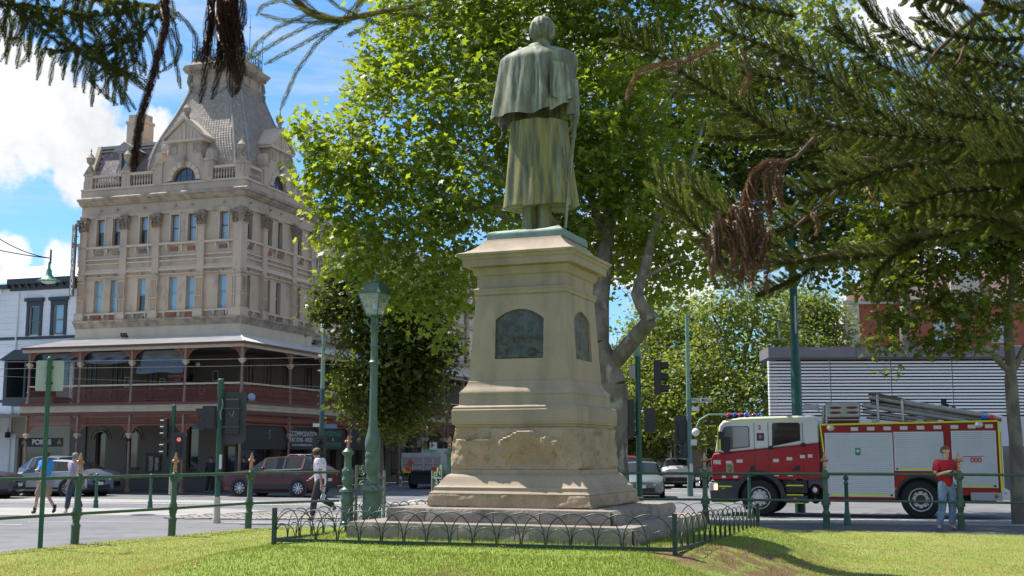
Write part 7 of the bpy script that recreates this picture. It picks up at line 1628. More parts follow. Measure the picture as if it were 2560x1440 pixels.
    # bumper, headlight
    b = M(); b.prism([(x, Z(z)) for x, z in [(-.10, .22), (-.14, .50), (-.10, .86), (.70, .86), (.62, .5), (.60, .22)]], 'y', -.01, D+.01); b.obj('bumper', mat('bumper_dark', (.035, .035, .042), .5), t, 20, bevel=.03)
    for yy in (-.02, D-.28): b = M(); b.box(-.165, .10, yy, yy+.3, Z(.55), Z(.80)); hl = b.obj('headlight', HLG, t, 0, bevel=.03); b = M(); b.box(-.0, .09, yy-.012, yy, Z(.58), Z(.74)); b.obj('indicator', mat('indicator_lit', (.8, .35, .08), .3, emit=((1, .45, .12), 4)), hl, 0)
    box('yellow_bar', .13, .50, .66, .695, YEL, -.022, -.011, bev=0); box('amber_lamp', .22, .30, .60, .635, AMB, -.022, -.011, bev=0); box('yellow_bar', .10, .45, .205, .235, YEL, -.02, -.008, bev=0)
    # wheels with arches and rims of their own kind
    def big_wheel(x, y, side, r=.52):
        T = Matrix.Rotation(pi/2, 4, 'X'); b = M(T); b.lathe([(r*.58, -.15), (r*.92, -.15), (r, -.11), (r, .11), (r*.92, .15), (r*.58, .15)], 36, caps=False); o = b.obj('wheel', TYRE, t, 40, loc=(x, y, Z(.36)), rot=0 if side < 0 else pi)
        b = M(T); rear = x > 4
        b.lathe([(r*.62, .15), (r*.60, .165), (r*.55, .14), (r*.54, .0)], 36, caps=False); b.lathe([(r*.46, -.02 if rear else .06), (r*.45, .03 if rear else .11), (.01, .03 if rear else .11)], 36); b.obj('rim', mat('rim_grey', (.55, .54, .52), .4, .4), o, 40)
        b = M(T); b.lathe([(r*.26, .10 if not rear else .02), (r*.24, .19 if not rear else .08), (.02, .2 if not rear else .09)], 20); b.obj('hub', mat('rim_grey', (.55, .54, .52), .4, .4) if not rear else mat('hub_dark', (.05, .03, .03), .6), o, 40)
        for k in range(10): a = 2*pi*k/10; b = M(T); b.lathe([(.022, .10 if not rear else .02), (.018, .145 if not rear else .07)], 8, (r*.38*cos(a), r*.38*sin(a), 0)); b.obj('wheel_nut', mat('nut_red', (.30, .05, .05), .5), o, 40)
        for k in range(8): a = 2*pi*(k+.5)/8; b = M(T); b.lathe([(.045, .09 if not rear else .01), (.045, .118 if not rear else .04)], 8, (r*.51*cos(a)*.95, r*.51*sin(a)*.95, 0)); b.obj('vent_hole', TRIM, o, 40)
    for y, s in ((.16, -1), (D-.16, 1)): big_wheel(1.285, y, s); big_wheel(5.66, y, s)
    b = M(); n = 14; out = [(1.285+.75*cos(a), .36+.78*sin(a)) for a in [radians(-8+q*196/n) for q in range(n+1)]]; inn = [(1.285+.62*cos(a), .36+.64*sin(a)) for a in [radians(-8+q*196/n) for q in range(n+1)]]
    b.loft([[(x, -.02, Z(z)) for x, z in out], [(x, -.02, Z(z)) for x, z in inn], [(x, .4, Z(z)) for x, z in inn]], False, False); b.obj('mudguard', mat('mudguard_dark', (.03, .03, .036), .6), t, 40)
    box('wheel_well', .68, 1.9, .3, 1.0, DARK, .42, D-.42, bev=0)
    # chassis side steps behind the cab wheel
    box('side_step', 2.02, 2.62, .22, .44, mat('bumper_dark', (.035, .035, .042), .5), .02, .5); box('side_step', 2.02, 2.62, .50, .86, TRIM, .05, .5); box('yellow_bar', 2.05, 2.52, .70, .735, YEL, .035, .048, bev=0); box('yellow_bar', 2.05, 2.52, .44, .47, YEL, .005, .018, bev=0); box('amber_lamp', 2.24, 2.33, .33, .37, AMB, .005, .018, bev=0); box('yellow_bar', 2.05, 2.52, .215, .235, YEL, .005, .018, bev=0)
    box('chassis', .6, 7.6, .30, .62, TRIM, .7, D-.7); b = M(Matrix.Translation((2.82, .35, Z(.60)))); b.sph((0, 0, 0), (.16, .2, .17), 14, 8); b.obj('air_tank', CHR, t, 60); b = M(Matrix.Translation((2.82, .35, Z(.32)))); b.sph((0, 0, 0), (.13, .2, .12), 14, 8); b.obj('air_tank', mat('tank_dark', (.05, .05, .06), .3, .5), t, 60)
    # rear body
    box('gap_panel', 3.0, 3.12, .85, 2.36, TRIM, .05, D-.05)
    b = M(); out = [(3.04, .40), (3.04, 2.42), (7.72, 2.49), (7.72, .70), (7.70, .42), (7.1, .42), (6.55, .45)]
    ar = [(5.68+.68*cos(a), .40+.62*sin(a)) for a in [radians(q*180/12) for q in range(13)]]
    body = [(3.10, .36), (3.04, 2.42), (7.72, 2.49), (7.72, .60), (6.9, .50), (6.36, .42)]+ar[1:-1]+[(5.0, .36)]
    b.prism([(x, Z(z)) for x, z in body], 'y', 0, D); b.obj('rear_body', REDO, t, 20, bevel=.012)
    def strip(x0, z0, x1, z1, w, m, nm='yellow_edge', y=-.006): 
        d = Vector((x1-x0, z1-z0)).normalized(); nn = Vector((-d.y, d.x))*w/2; b = M(); b.prism([(x0-nn.x, Z(z0-nn.y)), (x1-nn.x, Z(z1-nn.y)), (x1+nn.x, Z(z1+nn.y)), (x0+nn.x, Z(z0+nn.y))], 'y', y, y+.005); return b.obj(nm, m, t, 0)
    strip(3.04, 2.425, 7.72, 2.495, .045, YEL, y=-.008); strip(3.045, 2.40, 3.12, 1.66, .04, YEL, y=-.008); strip(7.745, 2.49, 7.745, .60, .055, YEL, y=-.014)
    for k in range(9): x = 3.98+k*.44; z = 2.285+.015*(x-3)/1; box('reflector', x-.10, x+.10, z-.05, z+.05, RFL, -.007, -.002, bev=0) if k not in (4,) or True else None
    for x in (3.33, 7.25): b = M(Matrix.Translation((x, 0, Z(2.33+.015*(x-3))))); b.sph((0, 0, 0), (.11, .05, .085), 12, 6); o = b.obj('marker_light', mat('marker_cream', (.55, .55, .42), .4), t, 60); b = M(Matrix.Translation((x, -.045, Z(2.33+.015*(x-3))))); b.sph((0, 0, 0), (.06, .02, .045), 10, 6); b.obj('lens', HLG, o, 60)
    # roller shutters: every slat its own piece
    def shutter(x0, x1, z0, z1, tilt=.006, slats=True):
        fr = M(); 
        for (a, c, d, e) in ((x0-.04, x0, z0, z1), (x1, x1+.04, z0, z1), (x0-.04, x1+.04, z1, z1+.045)): fr.box(a, c, -.022, .0, Z(d), Z(e))
        f = fr.obj('shutter_frame', SIL, t, 0); n = int((z1-z0)/.052); h = (z1-z0)/n; L_ = x1-x0
        sl_ = M(); sl_.prism([(-.004, .001), (-.014, .005), (-.014, h-.006), (-.004, h-.001)], 'x', 0, L_); sl_ = sl_.mesh('shutter_slat', SIL, 0)
        for k in range(n): link('shutter_slat', sl_, f, (x0, 0, Z(z0+k*h)))
        box('yellow_bar', x0+.06, x1-.10, z0+.035, z0+.075, YEL, -.03, -.018, f, bev=0); box('shutter_catch', x1-.07, x1-.01, z0+.03, z0+.08, TRIM, -.03, -.018, f, bev=0); box('shutter_catch', x0+.0, x0+.04, z0+.03, z0+.08, TRIM, -.03, -.018, f, bev=0)
        return f
    f1 = shutter(3.20, 4.95, .42, 2.15); f2 = shutter(5.06, 6.28, 1.14, 2.17); f3 = shutter(6.56, 7.62, .70, 2.19)
    g = box('first_aid_sign', 3.98, 4.12, 1.57, 1.77, mat('sign_green', (.01, .22, .10), .5), -.024, -.017, bev=0)
    b = M(); b.box(4.03, 4.07, -.028, -.0245, Z(1.64), Z(1.74)); b.box(4.0, 4.1, -.028, -.0245, Z(1.67), Z(1.71)); b.obj('white_cross', mat('tag_white', (.6, .6, .58)), g, 0)
    text('000', .20, mat('lettering_red', (.5, .04, .03), .5), f3, (7.13, -.02, Z(1.44)), (pi/2, 0, 0), bold=.004); b = M(); b.tube([(6.80, -.02, Z(1.40)), (6.77, -.02, Z(1.47)), (6.82, -.02, Z(1.54)), (7.35, -.02, Z(1.55))], .010, 4); b.obj('phone_emblem', mat('lettering_red', (.5, .04, .03), .5), f3)
    # rear arch, rear overhang
    b = M(); b.loft([[(5.68+.70*cos(a), -.015, Z(.40+.645*sin(a))) for a in [radians(q*180/14) for q in range(15)]], [(5.68+.62*cos(a), -.015, Z(.40+.57*sin(a))) for a in [radians(q*180/14) for q in range(15)]], [(5.68+.62*cos(a), .4, Z(.40+.57*sin(a))) for a in [radians(q*180/14) for q in range(15)]]], False, False); b.obj('mudguard', TRIM, t, 40)
    box('wheel_well', 5.06, 6.3, .36, 1.0, DARK, .42, D-.42, bev=0); box('rear_step', 6.95, 7.75, .36, .58, mat('box_grey', (.35, .36, .36), .5), -.006, .4); box('rear_panel', 7.73, 7.95, .38, .62, PLT, .0, D); b = M(Matrix.Translation((7.6, -.02, Z(.48)))); b.sph((0, 0, 0), (.05, .02, .05), 8, 6); b.obj('tail_lamp', TAIL, t, 60); box('amber_lamp', 5.0, 5.05, .62, .68, AMB, -.012, -.001, bev=0); box('amber_lamp', 7.8, 7.86, .55, .58, AMB, -.012, -.001, bev=0)
    # roof gear
    box('gantry', 3.20, 4.14, 2.62, 3.05, ALU, .02, .35, bev=.05)
    for zz in (2.90, 2.76):
        for xx in (3.32, 3.78): b = M(); b.sph((xx+.16, .015, Z(zz)), (.17, .012, .035), 12, 6); b.obj('gantry_slot', mat('dark_red', (.12, .01, .01), .5), t, 60)
    box('gantry_foot', 3.24, 4.10, 2.42, 2.62, mat('dark_red', (.12, .01, .01), .5), .05, .35); b = M(); b.tube([(3.22, .0, Z(2.44)), (3.22, .0, Z(2.56)), (4.12, .0, Z(2.56)), (4.12, .0, Z(2.46))], .02, 5); b.obj('gantry_rail', ALU, t)
    b = M(); b.tube([(3.13, .3, Z(2.45)), (3.13, .3, Z(2.98))], .045, 8); b.tube([(3.15, .3, Z(2.95)), (2.6, .4, Z(3.02))], .03, 6); b.box(2.55, 3.0, .35, .4, Z(2.88), Z(3.02)); b.tube([(3.13, .3, Z(2.7)), (2.85, .35, Z(2.95))], .02, 6); b.obj('lighting_mast', ALU, t, 30)
    # ladder pack: long tubes sloping down to the rear
    for (x0, z0, x1, z1, y, r) in ((4.40, 3.22, 7.85, 2.56, .35, .085), (4.45, 3.05, 7.3, 2.52, .45, .055), (4.2, 2.98, 6.9, 2.50, .3, .07), (4.2, 2.80, 6.2, 2.50, .35, .06), (4.40, 3.22, 7.85, 2.56, 1.3, .085), (4.3, 2.64, 5.6, 2.50, .35, .05)):
        b = M(); b.tube([(x0, y, Z(z0)), (x1, y, Z(z1))], r, 10); b.obj('ladder_tube', ALU, t, 40)
    for k in range(12): s = k/12; b = M(); b.tube([(4.5+3.2*s, .40, Z(3.17-.60*s)), (4.5+3.2*s, 1.26, Z(3.17-.60*s))], .022, 6); b.obj('ladder_rung', ALU, t)
    b = M(); b.prism([(4.36, Z(3.30)), (4.42, Z(3.00)), (4.95, Z(2.98)), (5.0, Z(3.24))], 'y', .55, 1.2); b.obj('ladder_head', mat('ladder_dark', (.10, .09, .085), .6), t, 0)
    b = M(); b.prism([(4.36, Z(3.30)), (4.40, Z(3.28)), (5.35, Z(3.06)), (5.30, Z(3.16)), (4.7, Z(3.29))], 'y', .25, 1.3); b.obj('ladder_cover', mat('ladder_dark', (.10, .09, .085), .6), t, 0)
    for x, z in ((4.62, 3.26), (5.28, 3.12)): b = M(); b.tube([(x, .22, Z(2.5)), (x+.0, .22, Z(z))], .04, 6); b.obj('ladder_bracket', ALU, t)
    for x in (4.45, 5.65): box('ladder_clamp', x, x+.18, 2.46, 2.58, ALU, .1, .3)
    b = M(); b.box(6.35, 6.50, .8, .95, Z(2.52), Z(3.0)); b.box(6.30, 6.45, .75, .9, Z(2.98), Z(3.12)); b.sph((6.62, .8, Z(2.86)), .08, 8, 6); b.obj('roof_monitor', TRIM, t, 0)
    # beacons
    for k, m_ in enumerate((RDB, BLU, RDB, BLU)): b = M(); b.sph((.42+k*.17, .35, Z(2.73)), (.095, .3, .075), 10, 6); b.obj('light_bar_lens', m_, t, 60)
    for k, m_ in enumerate((RDB, BLU)): b = M(); b.sph((.95+k*.17, 1.6, Z(2.76)), (.08, .3, .07), 10, 6); b.obj('light_bar_lens', m_, t, 60)
    box('light_bar_base', .34, 1.1, 2.62, 2.68, TRIM, .15, D-.15)
    for x, m_ in ((7.42, BLU), (7.60, RDB)): b = M(); b.sph((x, .2, Z(2.58)), (.13, .13, .10), 10, 8); b.obj('beacon', m_, t, 60)
    b = M(); b.box(7.73, 7.80, .3, 1.9, Z(.7), Z(2.2)); b.obj('rear_lockers', mat('locker_orange', (.35, .12, .03), .6), t, 0)
fire_engine()
# ------------------------------------------------ people
SKIN = mat('skin', (.46, .26, .18), .55, c2=(.40, .21, .14), sc=20); SKINP = mat('skin_pale', (.55, .34, .27), .55)
def person(label, loc, rot, H, J, cloth, hair, extra=None, skinm=None):
    """J: joints in metres for a 1.75 m figure, x right, y forward"""
    skinm = skinm or SKIN; t = thing('person', label, 'person', loc, rot); s = H/1.75
    t.scale = (s, s, s)
    hd = Vector(J['head']); nk = Vector(J['neck']); ch = Vector(J['chest']); pv = Vector(J['pelvis']); wa = (ch+pv)/2
    N_ = [(*pv, .115), (*wa, .108), (*ch, .125), (*nk, .055), (*(hd-Vector((0, 0, .075))), .070), (*hd, .088), (*(hd+Vector((0, -.01, .075))), .075)]
    E_ = [(0, 1), (1, 2), (2, 3), (3, 4), (4, 5), (5, 6)]
    f = Vector(J.get('face', (0, 1, 0))).normalized(); sd = f.cross(Vector((0, 0, 1)))
    N_ += [(*(hd+f*.095-Vector((0, 0, .02))), .016), (*(hd+sd*.085), .018), (*(hd-sd*.085), .018), (*(hd+f*.06-Vector((0, 0, .095))), .030)]; E_ += [(5, 7), (5, 8), (5, 9), (4, 10)]
    sl, tr = [], []
    for k, sg in (('L', -1), ('R', 1)):
        sh, el, wr = [Vector(p) for p in J['arm'+k]]; i = len(N_); N_ += [(*sh, .058), (*el, .042), (*wr, .027)]; E_ += [(2, i), (i, i+1), (i+1, i+2)]
        hn, he = hand_nodes(wr, wr-el+Vector((0, 0, -.02)), 1, 1.0, .5); off = i+2; idx = {0: off}
        for q, nn in enumerate(hn[1:], 1): idx[q] = len(N_); N_.append(nn)
        E_ += [(idx[a], idx[b]) for a, b in he]
        hp, kn, an, to = [Vector(p) for p in J['leg'+k]]; i = len(N_); N_ += [(*hp, .088), (*kn, .056), (*an, .038), (*to, .03)]; E_ += [(0, i), (i, i+1), (i+1, i+2), (i+2, i+3)]
        sl.append((sh, el, wr)); tr.append((hp, kn, an, to))
    skin('body', N_, E_, skinm, t, 1)
    c = cloth
    # shirt
    up = Vector((0, 0, .015)); hm = c.get('hem', -.04)-.07; N_ = [(*(pv+Vector((0, 0, hm))), .15), (*(pv+Vector((0, 0, .03))), .15), (*wa, .148), (*ch, .165), (*(nk-Vector((0, 0, .035))), .09)]; E_ = [(0, 1), (1, 2), (2, 3), (3, 4)]
    for sh, el, wr in sl:
        e = sh.lerp(el, .72) if c['sleeve'] == 'short' else el; i = len(N_); N_ += [(*(sh+up), .088), (*e, .078 if c['sleeve'] == 'short' else .064)]; E_ += [(3, i), (i, i+1)]
        if c['sleeve'] == 'long': N_.append((*el.lerp(wr, .95), .042)); E_.append((i+1, i+2))
    skin('shirt', N_, E_, c['shirt'], t, 2)
    N_ = [(*(pv+Vector((0, 0, .13))), .138), (*(pv-Vector((0, 0, .03))), .142)]; E_ = [(0, 1)]
    for hp, kn, an, to in tr:
        i = len(N_); N_ += [(*hp, .118), (*(kn if c['legs'] == 'long' else kn-(hp-kn)*.08), .088 if c['legs'] == 'long' else .102)]; E_ += [(1, i), (i, i+1)]
        if c['legs'] == 'long': N_.append((*kn.lerp(an, .96), .075)); E_.append((i+1, i+2))
    skin('trousers' if c['legs'] == 'long' else 'shorts', N_, E_, c['pants'], t, 2)
    for hp, kn, an, to in tr:
        skin('shoe', [(*(an-Vector((0, 0, .0))), .048), (*(an+Vector((0, 0, -.05))), .05), (*to, .042)], [(0, 1), (1, 2)], c['shoe'], t, 1)
        if c['legs'] == 'short': b = M(); b.tube([an+Vector((0, 0, .10)), an], [.048, .05], 10); b.obj('sock', mat('sock_black', (.015, .015, .02), .8), t, 60)
    if hair:
        b = M(); rings = []
        for j in range(9):
            ph = radians(-38+j*16); q = max(.03, cos(ph)); ring = []
            for i in range(20):
                a = 2*pi*i/20; d = Vector((cos(a), sin(a), 0)); fr = max(0, d.dot(f)); r = .102*q*(1-.20*fr*(1 if ph < .6 else 0)); ring.append(hd+Vector((d.x*r, d.y*r*1.04, .022+.105*sin(ph)))+f*-.006)
            rings.append(ring)
        b.loft(rings); b.obj('hair', hair, t, 70)
    for sg in (-1, 1): b = M(); b.sph(tuple(hd+f*.083+sd*sg*.034+Vector((0, 0, .012))), .011, 6, 4); b.obj('eye', DARK, t, 60)
    b = M(); b.sph(tuple(hd+f*.088+Vector((0, 0, -.055))), (.02, .012, .006), 6, 4); b.obj('mouth', mat('lips', (.30, .10, .09), .6), t, 60)
    if extra: extra(t, hd, f, sd)
    return t
def stride(a=.28, b=-.22, lift=.05): pass
# walking away to the left, seen from behind: forward is +y of the figure
WALK = dict(pelvis=(0, 0, .95), chest=(0, .02, 1.30), neck=(0, .03, 1.48), head=(0, .05, 1.63),
            armL=((-.175, .02, 1.40), (-.23, -.14, 1.14), (-.24, -.02, .92)), armR=((.175, .02, 1.40), (.22, .14, 1.15), (.20, .34, 1.02)),
            legL=((-.085, 0, .88), (-.085, .22, .50), (-.085, .30, .10), (-.09, .43, .05)), legR=((.085, 0, .88), (.085, -.02, .50), (.085, -.33, .17), (.09, -.24, .05)))
def rota(J, m): return J
person('man in bright blue T-shirt and khaki shorts walking left behind the thin sign pole', (-13.85, 36.1, road_z(0, 36)), radians(58), 1.86, WALK, dict(shirt=mat('tshirt_blue', (.02, .26, .62), .8), sleeve='short', legs='short', pants=mat('khaki_shorts', (.27, .20, .15), .85), shoe=TRIM), mat('hair_brown', (.05, .03, .02), .8))
W2 = dict(WALK); W2['legL'], W2['legR'] = ((-.085, 0, .88), (-.085, .14, .50), (-.085, .22, .09), (-.09, .35, .05)), ((.085, 0, .88), (.085, .0, .48), (.085, -.24, .14), (.09, -.15, .05)); W2['armR'] = ((.175, .02, 1.40), (.21, .0, 1.13), (.20, .10, .90))
person('grey haired man in lilac grey shirt and navy trousers walking left', (-13.2, 36.7, road_z(0, 36.7)), radians(55), 1.80, W2, dict(shirt=mat('shirt_lilac', (.34, .31, .40), .8), sleeve='long', legs='long', pants=mat('navy_trousers', (.035, .05, .09), .85), shoe=mat('shoe_white', (.5, .5, .5), .6), hem=.02), mat('hair_grey', (.20, .20, .21), .8))
def cap_fn(t, hd, f, sd):
    cm = mat('cap_khaki', (.15, .12, .06), .8); b = M(); rings = []
    for j in range(7): ph = radians(j*14.5); rings.append([hd+Vector((cos(a)*.105*cos(ph), sin(a)*.108*cos(ph), .035+.095*sin(ph))) for a in [2*pi*i/18 for i in range(18)]])
    b.loft(rings); o = b.obj('cap', cm, t, 60); b = M(); pts = [hd+f*(.07+.11*cos(a))+sd*.085*sin(a)+Vector((0, 0, .03-.02*cos(a))) for a in [radians(-80+q*20) for q in range(9)]]; b.add(pts+[p+Vector((0, 0, .008)) for p in pts], [tuple(range(9)), tuple(range(9, 18))[::-1]]+[(i, i+1, 10+i, 9+i) for i in range(8)]); b.obj('peak', cm, o, 0)
    b = M(); b.sph(tuple(hd+f*.088+Vector((0, 0, .085))), (.03, .03, .018), 8, 5); b.obj('cap_patch', mat('cap_orange', (.5, .12, .03), .7), o, 60)
    b = M(); b.tube([hd-sd*.08+f*.03+Vector((0, 0, .012)), hd+f*.095-sd*.03+Vector((0, 0, .006)), hd+f*.095+sd*.03+Vector((0, 0, .006)), hd+sd*.08+f*.03+Vector((0, 0, .012))], .014, 6); b.obj('sunglasses', BLK, t, 60)
    b = M(); rows = [[(-.22+x*.14*(1-.15*j/5)-.03, -.12+.03*sin(j*2+x*5), .80-.36*j/5) for x in (0, .33, .66, 1)] for j in range(6)]; b.loft(rows, False, False); b.loft([[(x, y-.04, z) for x, y, z in r] for r in rows], False, False); b.obj('carrier_bag', mat('bag_white', (.6, .6, .62), .5), t, 60)
CAPW = dict(pelvis=(0, 0, .94), chest=(0, .03, 1.30), neck=(0, .06, 1.47), head=(.0, .11, 1.60), face=(.18, .85, -.25),
            armL=((-.18, .03, 1.39), (-.24, -.08, 1.12), (-.26, -.12, .86)), armR=((.18, .03, 1.39), (.22, .10, 1.14), (.20, .31, 1.00)),
            legL=((-.085, 0, .88), (-.085, .10, .48), (-.085, -.02, .08), (-.09, .12, .04)), legR=((.085, 0, .88), (.085, .02, .52), (.085, -.34, .34), (.09, -.30, .22)))
CAPW['legL'] = ((-.085, 0, .88), (-.085, .12, .49), (-.085, .16, .09), (-.09, .29, .045))
person('man in white T-shirt with red print and olive cap walking left holding a white bag', (-4.93, 31.3, road_z(0, 31.3)), radians(78), 1.88, CAPW, dict(shirt=mat('tshirt_print', (.78, .78, .82), .8, c2=(.70, .26, .30), sc=10, lo=.57, hi=.64), sleeve='short', legs='long', pants=mat('charcoal_trousers', (.035, .035, .04), .85), shoe=mat('shoe_grey', (.12, .11, .10), .7), hem=-.10), mat('hair_dark', (.03, .025, .02), .8), cap_fn)
def cam_fn(t, hd, f, sd): b = M(); b.box(-.055, .055, .27, .33, 1.22, 1.29); b.tube([(0, .33, 1.255), (0, .38, 1.255)], .026, 10); b.obj('held_camera', BLK, t, 30)
REDP = dict(pelvis=(0, 0, .95), chest=(0, 0, 1.30), neck=(0, .01, 1.48), head=(0, .03, 1.64),
            armL=((-.185, 0, 1.40), (-.27, .06, 1.14), (-.075, .27, 1.22)), armR=((.185, 0, 1.40), (.27, .06, 1.14), (.075, .27, 1.22)),
            legL=((-.09, 0, .88), (-.10, .03, .49), (-.09, 0, .08), (-.10, .14, .04)), legR=((.09, 0, .88), (.12, .04, .50), (.20, .0, .08), (.24, .12, .04)))
o = person('young man in red T-shirt and jeans facing us with a camera in both hands', (9.38, 26.25, -.0), radians(184), 1.78, REDP, dict(shirt=mat('tshirt_red', (.42, .012, .03), .8), sleeve='short', legs='long', pants=mat('jeans', (.12, .20, .32), .85, c2=(.24, .33, .44), sc=8), shoe=mat('shoe_red_white', (.35, .12, .11), .6), hem=-.02), mat('hair_light_brown', (.14, .08, .05), .8), cam_fn, SKINP)
for x, lab in ((-13.4, 'dark clothed figure in a hat in the hotel corner doorway'), (-12.0, 'dark clothed figure sitting by the hotel corner beside the maroon car')):
    J = {k: tuple(v) if not isinstance(v[0], tuple) else v for k, v in REDP.items()}; J['armL'] = ((-.185, 0, 1.40), (-.22, .0, 1.14), (-.2, .1, .92)); J['armR'] = ((.185, 0, 1.40), (.22, .0, 1.14), (.2, .1, .92))
    person(lab, (x, 54.0+(x+13.4)*.2, -.16), radians(180), 1.6, J, dict(shirt=mat('coat_black', (.02, .02, .025), .8), sleeve='long', legs='long', pants=mat('coat_black', (.02, .02, .025)), shoe=TRIM), mat('hat_black', (.015, .015, .018), .7))

# ------------------------------------------------ pine boughs overhead
PINE = leafmat('pine_needle', (.036, .050, .010), (.165, .185, .050), .28, .12, (2.0, 1.9, .6)); PINED = leafmat('pine_dead', (.15, .085, .045), (.27, .165, .09), .12, .2, (1.3, 1.1, .8)); TWIG = mat('pine_twig', (.10, .055, .035), .9, c2=(.17, .10, .06), sc=30, bump=.5, bs=60)
rsP = np.random.RandomState(9)
def cords(polys, rad=.0035, spike=.011, pitch=.0065, per=5):
    """every polyline is a branchlet sheathed in short incurved leaves"""
    Vs, Fs, Ts = [], [], []; base = 0
    for P_, tn in polys:
        P_ = np.array([tuple(p) for p in P_]); seg = np.linalg.norm(np.diff(P_, axis=0), axis=1); L_ = seg.sum(); cum = np.concatenate([[0], np.cumsum(seg)]); n = max(3, int(L_/pitch)); s = (np.arange(n)+.5)/n*L_
        C = np.stack([np.interp(s, cum, P_[:, i]) for i in range(3)], 1); D = np.gradient(C, axis=0); D /= np.linalg.norm(D, axis=1)[:, None]+1e-9
        up = np.array([.3, .2, .93]); E1 = np.cross(D, up); E1 /= np.linalg.norm(E1, axis=1)[:, None]+1e-9; E2 = np.cross(D, E1)
        taper = np.clip((L_-s)/(.03), .35, 1)
        for k in range(per):
            a = k*2*pi/per+np.arange(n)*1.1+rsP.rand()*.3; r = E1*np.cos(a)[:, None]+E2*np.sin(a)[:, None]; w = np.cross(D, r)*(spike*.24)
            b0 = C+r*rad*.6; tip = C+r*(rad+spike*.75*taper)[:, None]+D*(spike*.85*taper)[:, None]+rsP.randn(n, 3)*.0008; mid = C+r*(rad+spike*.55*taper)[:, None]+D*spike*.25
            V = np.stack([b0-w-D*spike*.3, b0+w-D*spike*.3, mid+w*.9, tip, mid-w*.9], 1).reshape(-1, 3); F = (np.arange(n)[:, None]*5+np.array([[0, 1, 2, 3]])).reshape(-1, 4); F2 = (np.arange(n)[:, None]*5+np.array([[0, 3, 4, 4]])).reshape(-1, 4)
            F = np.concatenate([np.stack([np.arange(n)*5, np.arange(n)*5+1, np.arange(n)*5+2, np.arange(n)*5+3], 1), np.stack([np.arange(n)*5, np.arange(n)*5+3, np.arange(n)*5+4, np.arange(n)*5], 1)[:, :4]])
            F = np.concatenate([np.stack([np.arange(n)*5+a_, np.arange(n)*5+b_, np.arange(n)*5+c_], 1) for a_, b_, c_ in ((0, 1, 2), (0, 2, 3), (0, 3, 4))])
            Vs.append(V); Fs.append(F+base); Ts.append(np.clip(np.tile(tn+rsP.randn(n)*.12, 3), 0, 1)); base += len(V)
    return np.concatenate(Vs), np.concatenate(Fs), np.concatenate(Ts)
def bz(p0, p1, p2, n=7): return [p0*(1-t)**2+p1*2*t*(1-t)+p2*t*t for t in [i/(n-1) for i in range(n)]]
def frond(polys, wood, axis, Ls, side, gap=.026, up=.5, droop=0, tint=.3, ang=55, taper=.5, both=True, wr=.004):
    """axis: list of points; branchlets leave it on both sides in the plane of side"""
    ax = [Vector(p) for p in axis]; pts = []
    for a, c in zip(ax, ax[1:]): pts += [a.lerp(c, k/6) for k in range(6)]
    pts.append(ax[-1]); wood.append((pts, wr)); polys.append((pts, tint*.6)); L_ = sum((b_-a).length for a, b_ in zip(pts, pts[1:])); n = int(L_/gap)
    cum = [0]
    for a, b_ in zip(pts, pts[1:]): cum.append(cum[-1]+(b_-a).length)
    for k in range(n):
        s = (k+.5)/n*L_; i = max(0, min(len(pts)-2, next((q for q in range(len(cum)-1) if cum[q+1] >= s), len(pts)-2))); p = pts[i].lerp(pts[i+1], (s-cum[i])/(cum[i+1]-cum[i]+1e-9)); d = (pts[i+1]-pts[i]).normalized(); sv = Vector(side); sv = (sv-d*sv.dot(d)).normalized()
        for sg in ((1, -1) if both else (1,)):
            l = Ls*(1-taper*(s/L_)**1.5)*R.uniform(.8, 1.12)*(min(1, .35+s/L_*3)); a = radians(ang+R.uniform(-8, 8)); d0 = d*cos(a)+sv*sg*sin(a)+Vector((R.uniform(-.1, .1), R.uniform(-.16, .16), R.uniform(-.08, .08)))
            e = p+d0*l*.5; q = p+d0*l+Vector((0, 0, up*l*.5-droop*l))+d*l*.15; polys.append((bz(p, e, q), min(1, max(0, tint+R.uniform(-.15, .2)))))
def pine(name, label, groups, loc):
    t = thing(name, label, 'tree', loc); o = Vector(loc)
    for nm, fn, mt, kw in groups:
        polys, wood = [], []; fn(polys, wood)
        if nm == 'foliage' and polys:
            V, F, T_ = cords(polys, **kw); link('foliage', np_mesh('foliage', V-np.array(tuple(o)), F, mt, T_), t, kind='stuff')
        elif polys: V, F, T_ = cords(polys, **kw); link(nm, np_mesh(nm, V-np.array(tuple(o)), F, mt, T_), t, kind='stuff')
        for pts, r in wood:
            b = M(); n_ = len(pts); b.tube([Vector(p)-o for p in pts], [r*(1.15-.7*i/n_) for i in range(n_)], 6); b.obj('branch', TWIG, t, 70)
    return t
def stem(t, x, y, r, tips):
    o = Vector(t.location); b = M(); limb(b, Vector((x, y, -.1))-o, Vector((x+.05, y, 11))-o, r, r*.45, .02, 9, 3, 0, 14); b.obj('trunk', mat('pine_bark', (.12, .085, .065), .95, c2=(.2, .15, .12), sc=6, bump=.8, bs=25, stretch=(1, 1, 3)), t, 70)
    for i, q in enumerate(tips):
        b = M(); q = Vector(q); limb(b, Vector((x, y, q.z-.25))-o, q-o, .036, .012, .10, 6, 90+i, .06); b.obj('limb', TWIG, t, 70)
def path(l, Y0, Y1=None):
    Y1 = Y1 or Y0; n = len(l)-1; return [at(x, y, Y0+(Y1-Y0)*i/n) for i, (x, y) in enumerate(l)]
SP = dict(rad=.0040, spike=.0100, pitch=.0066, per=5)
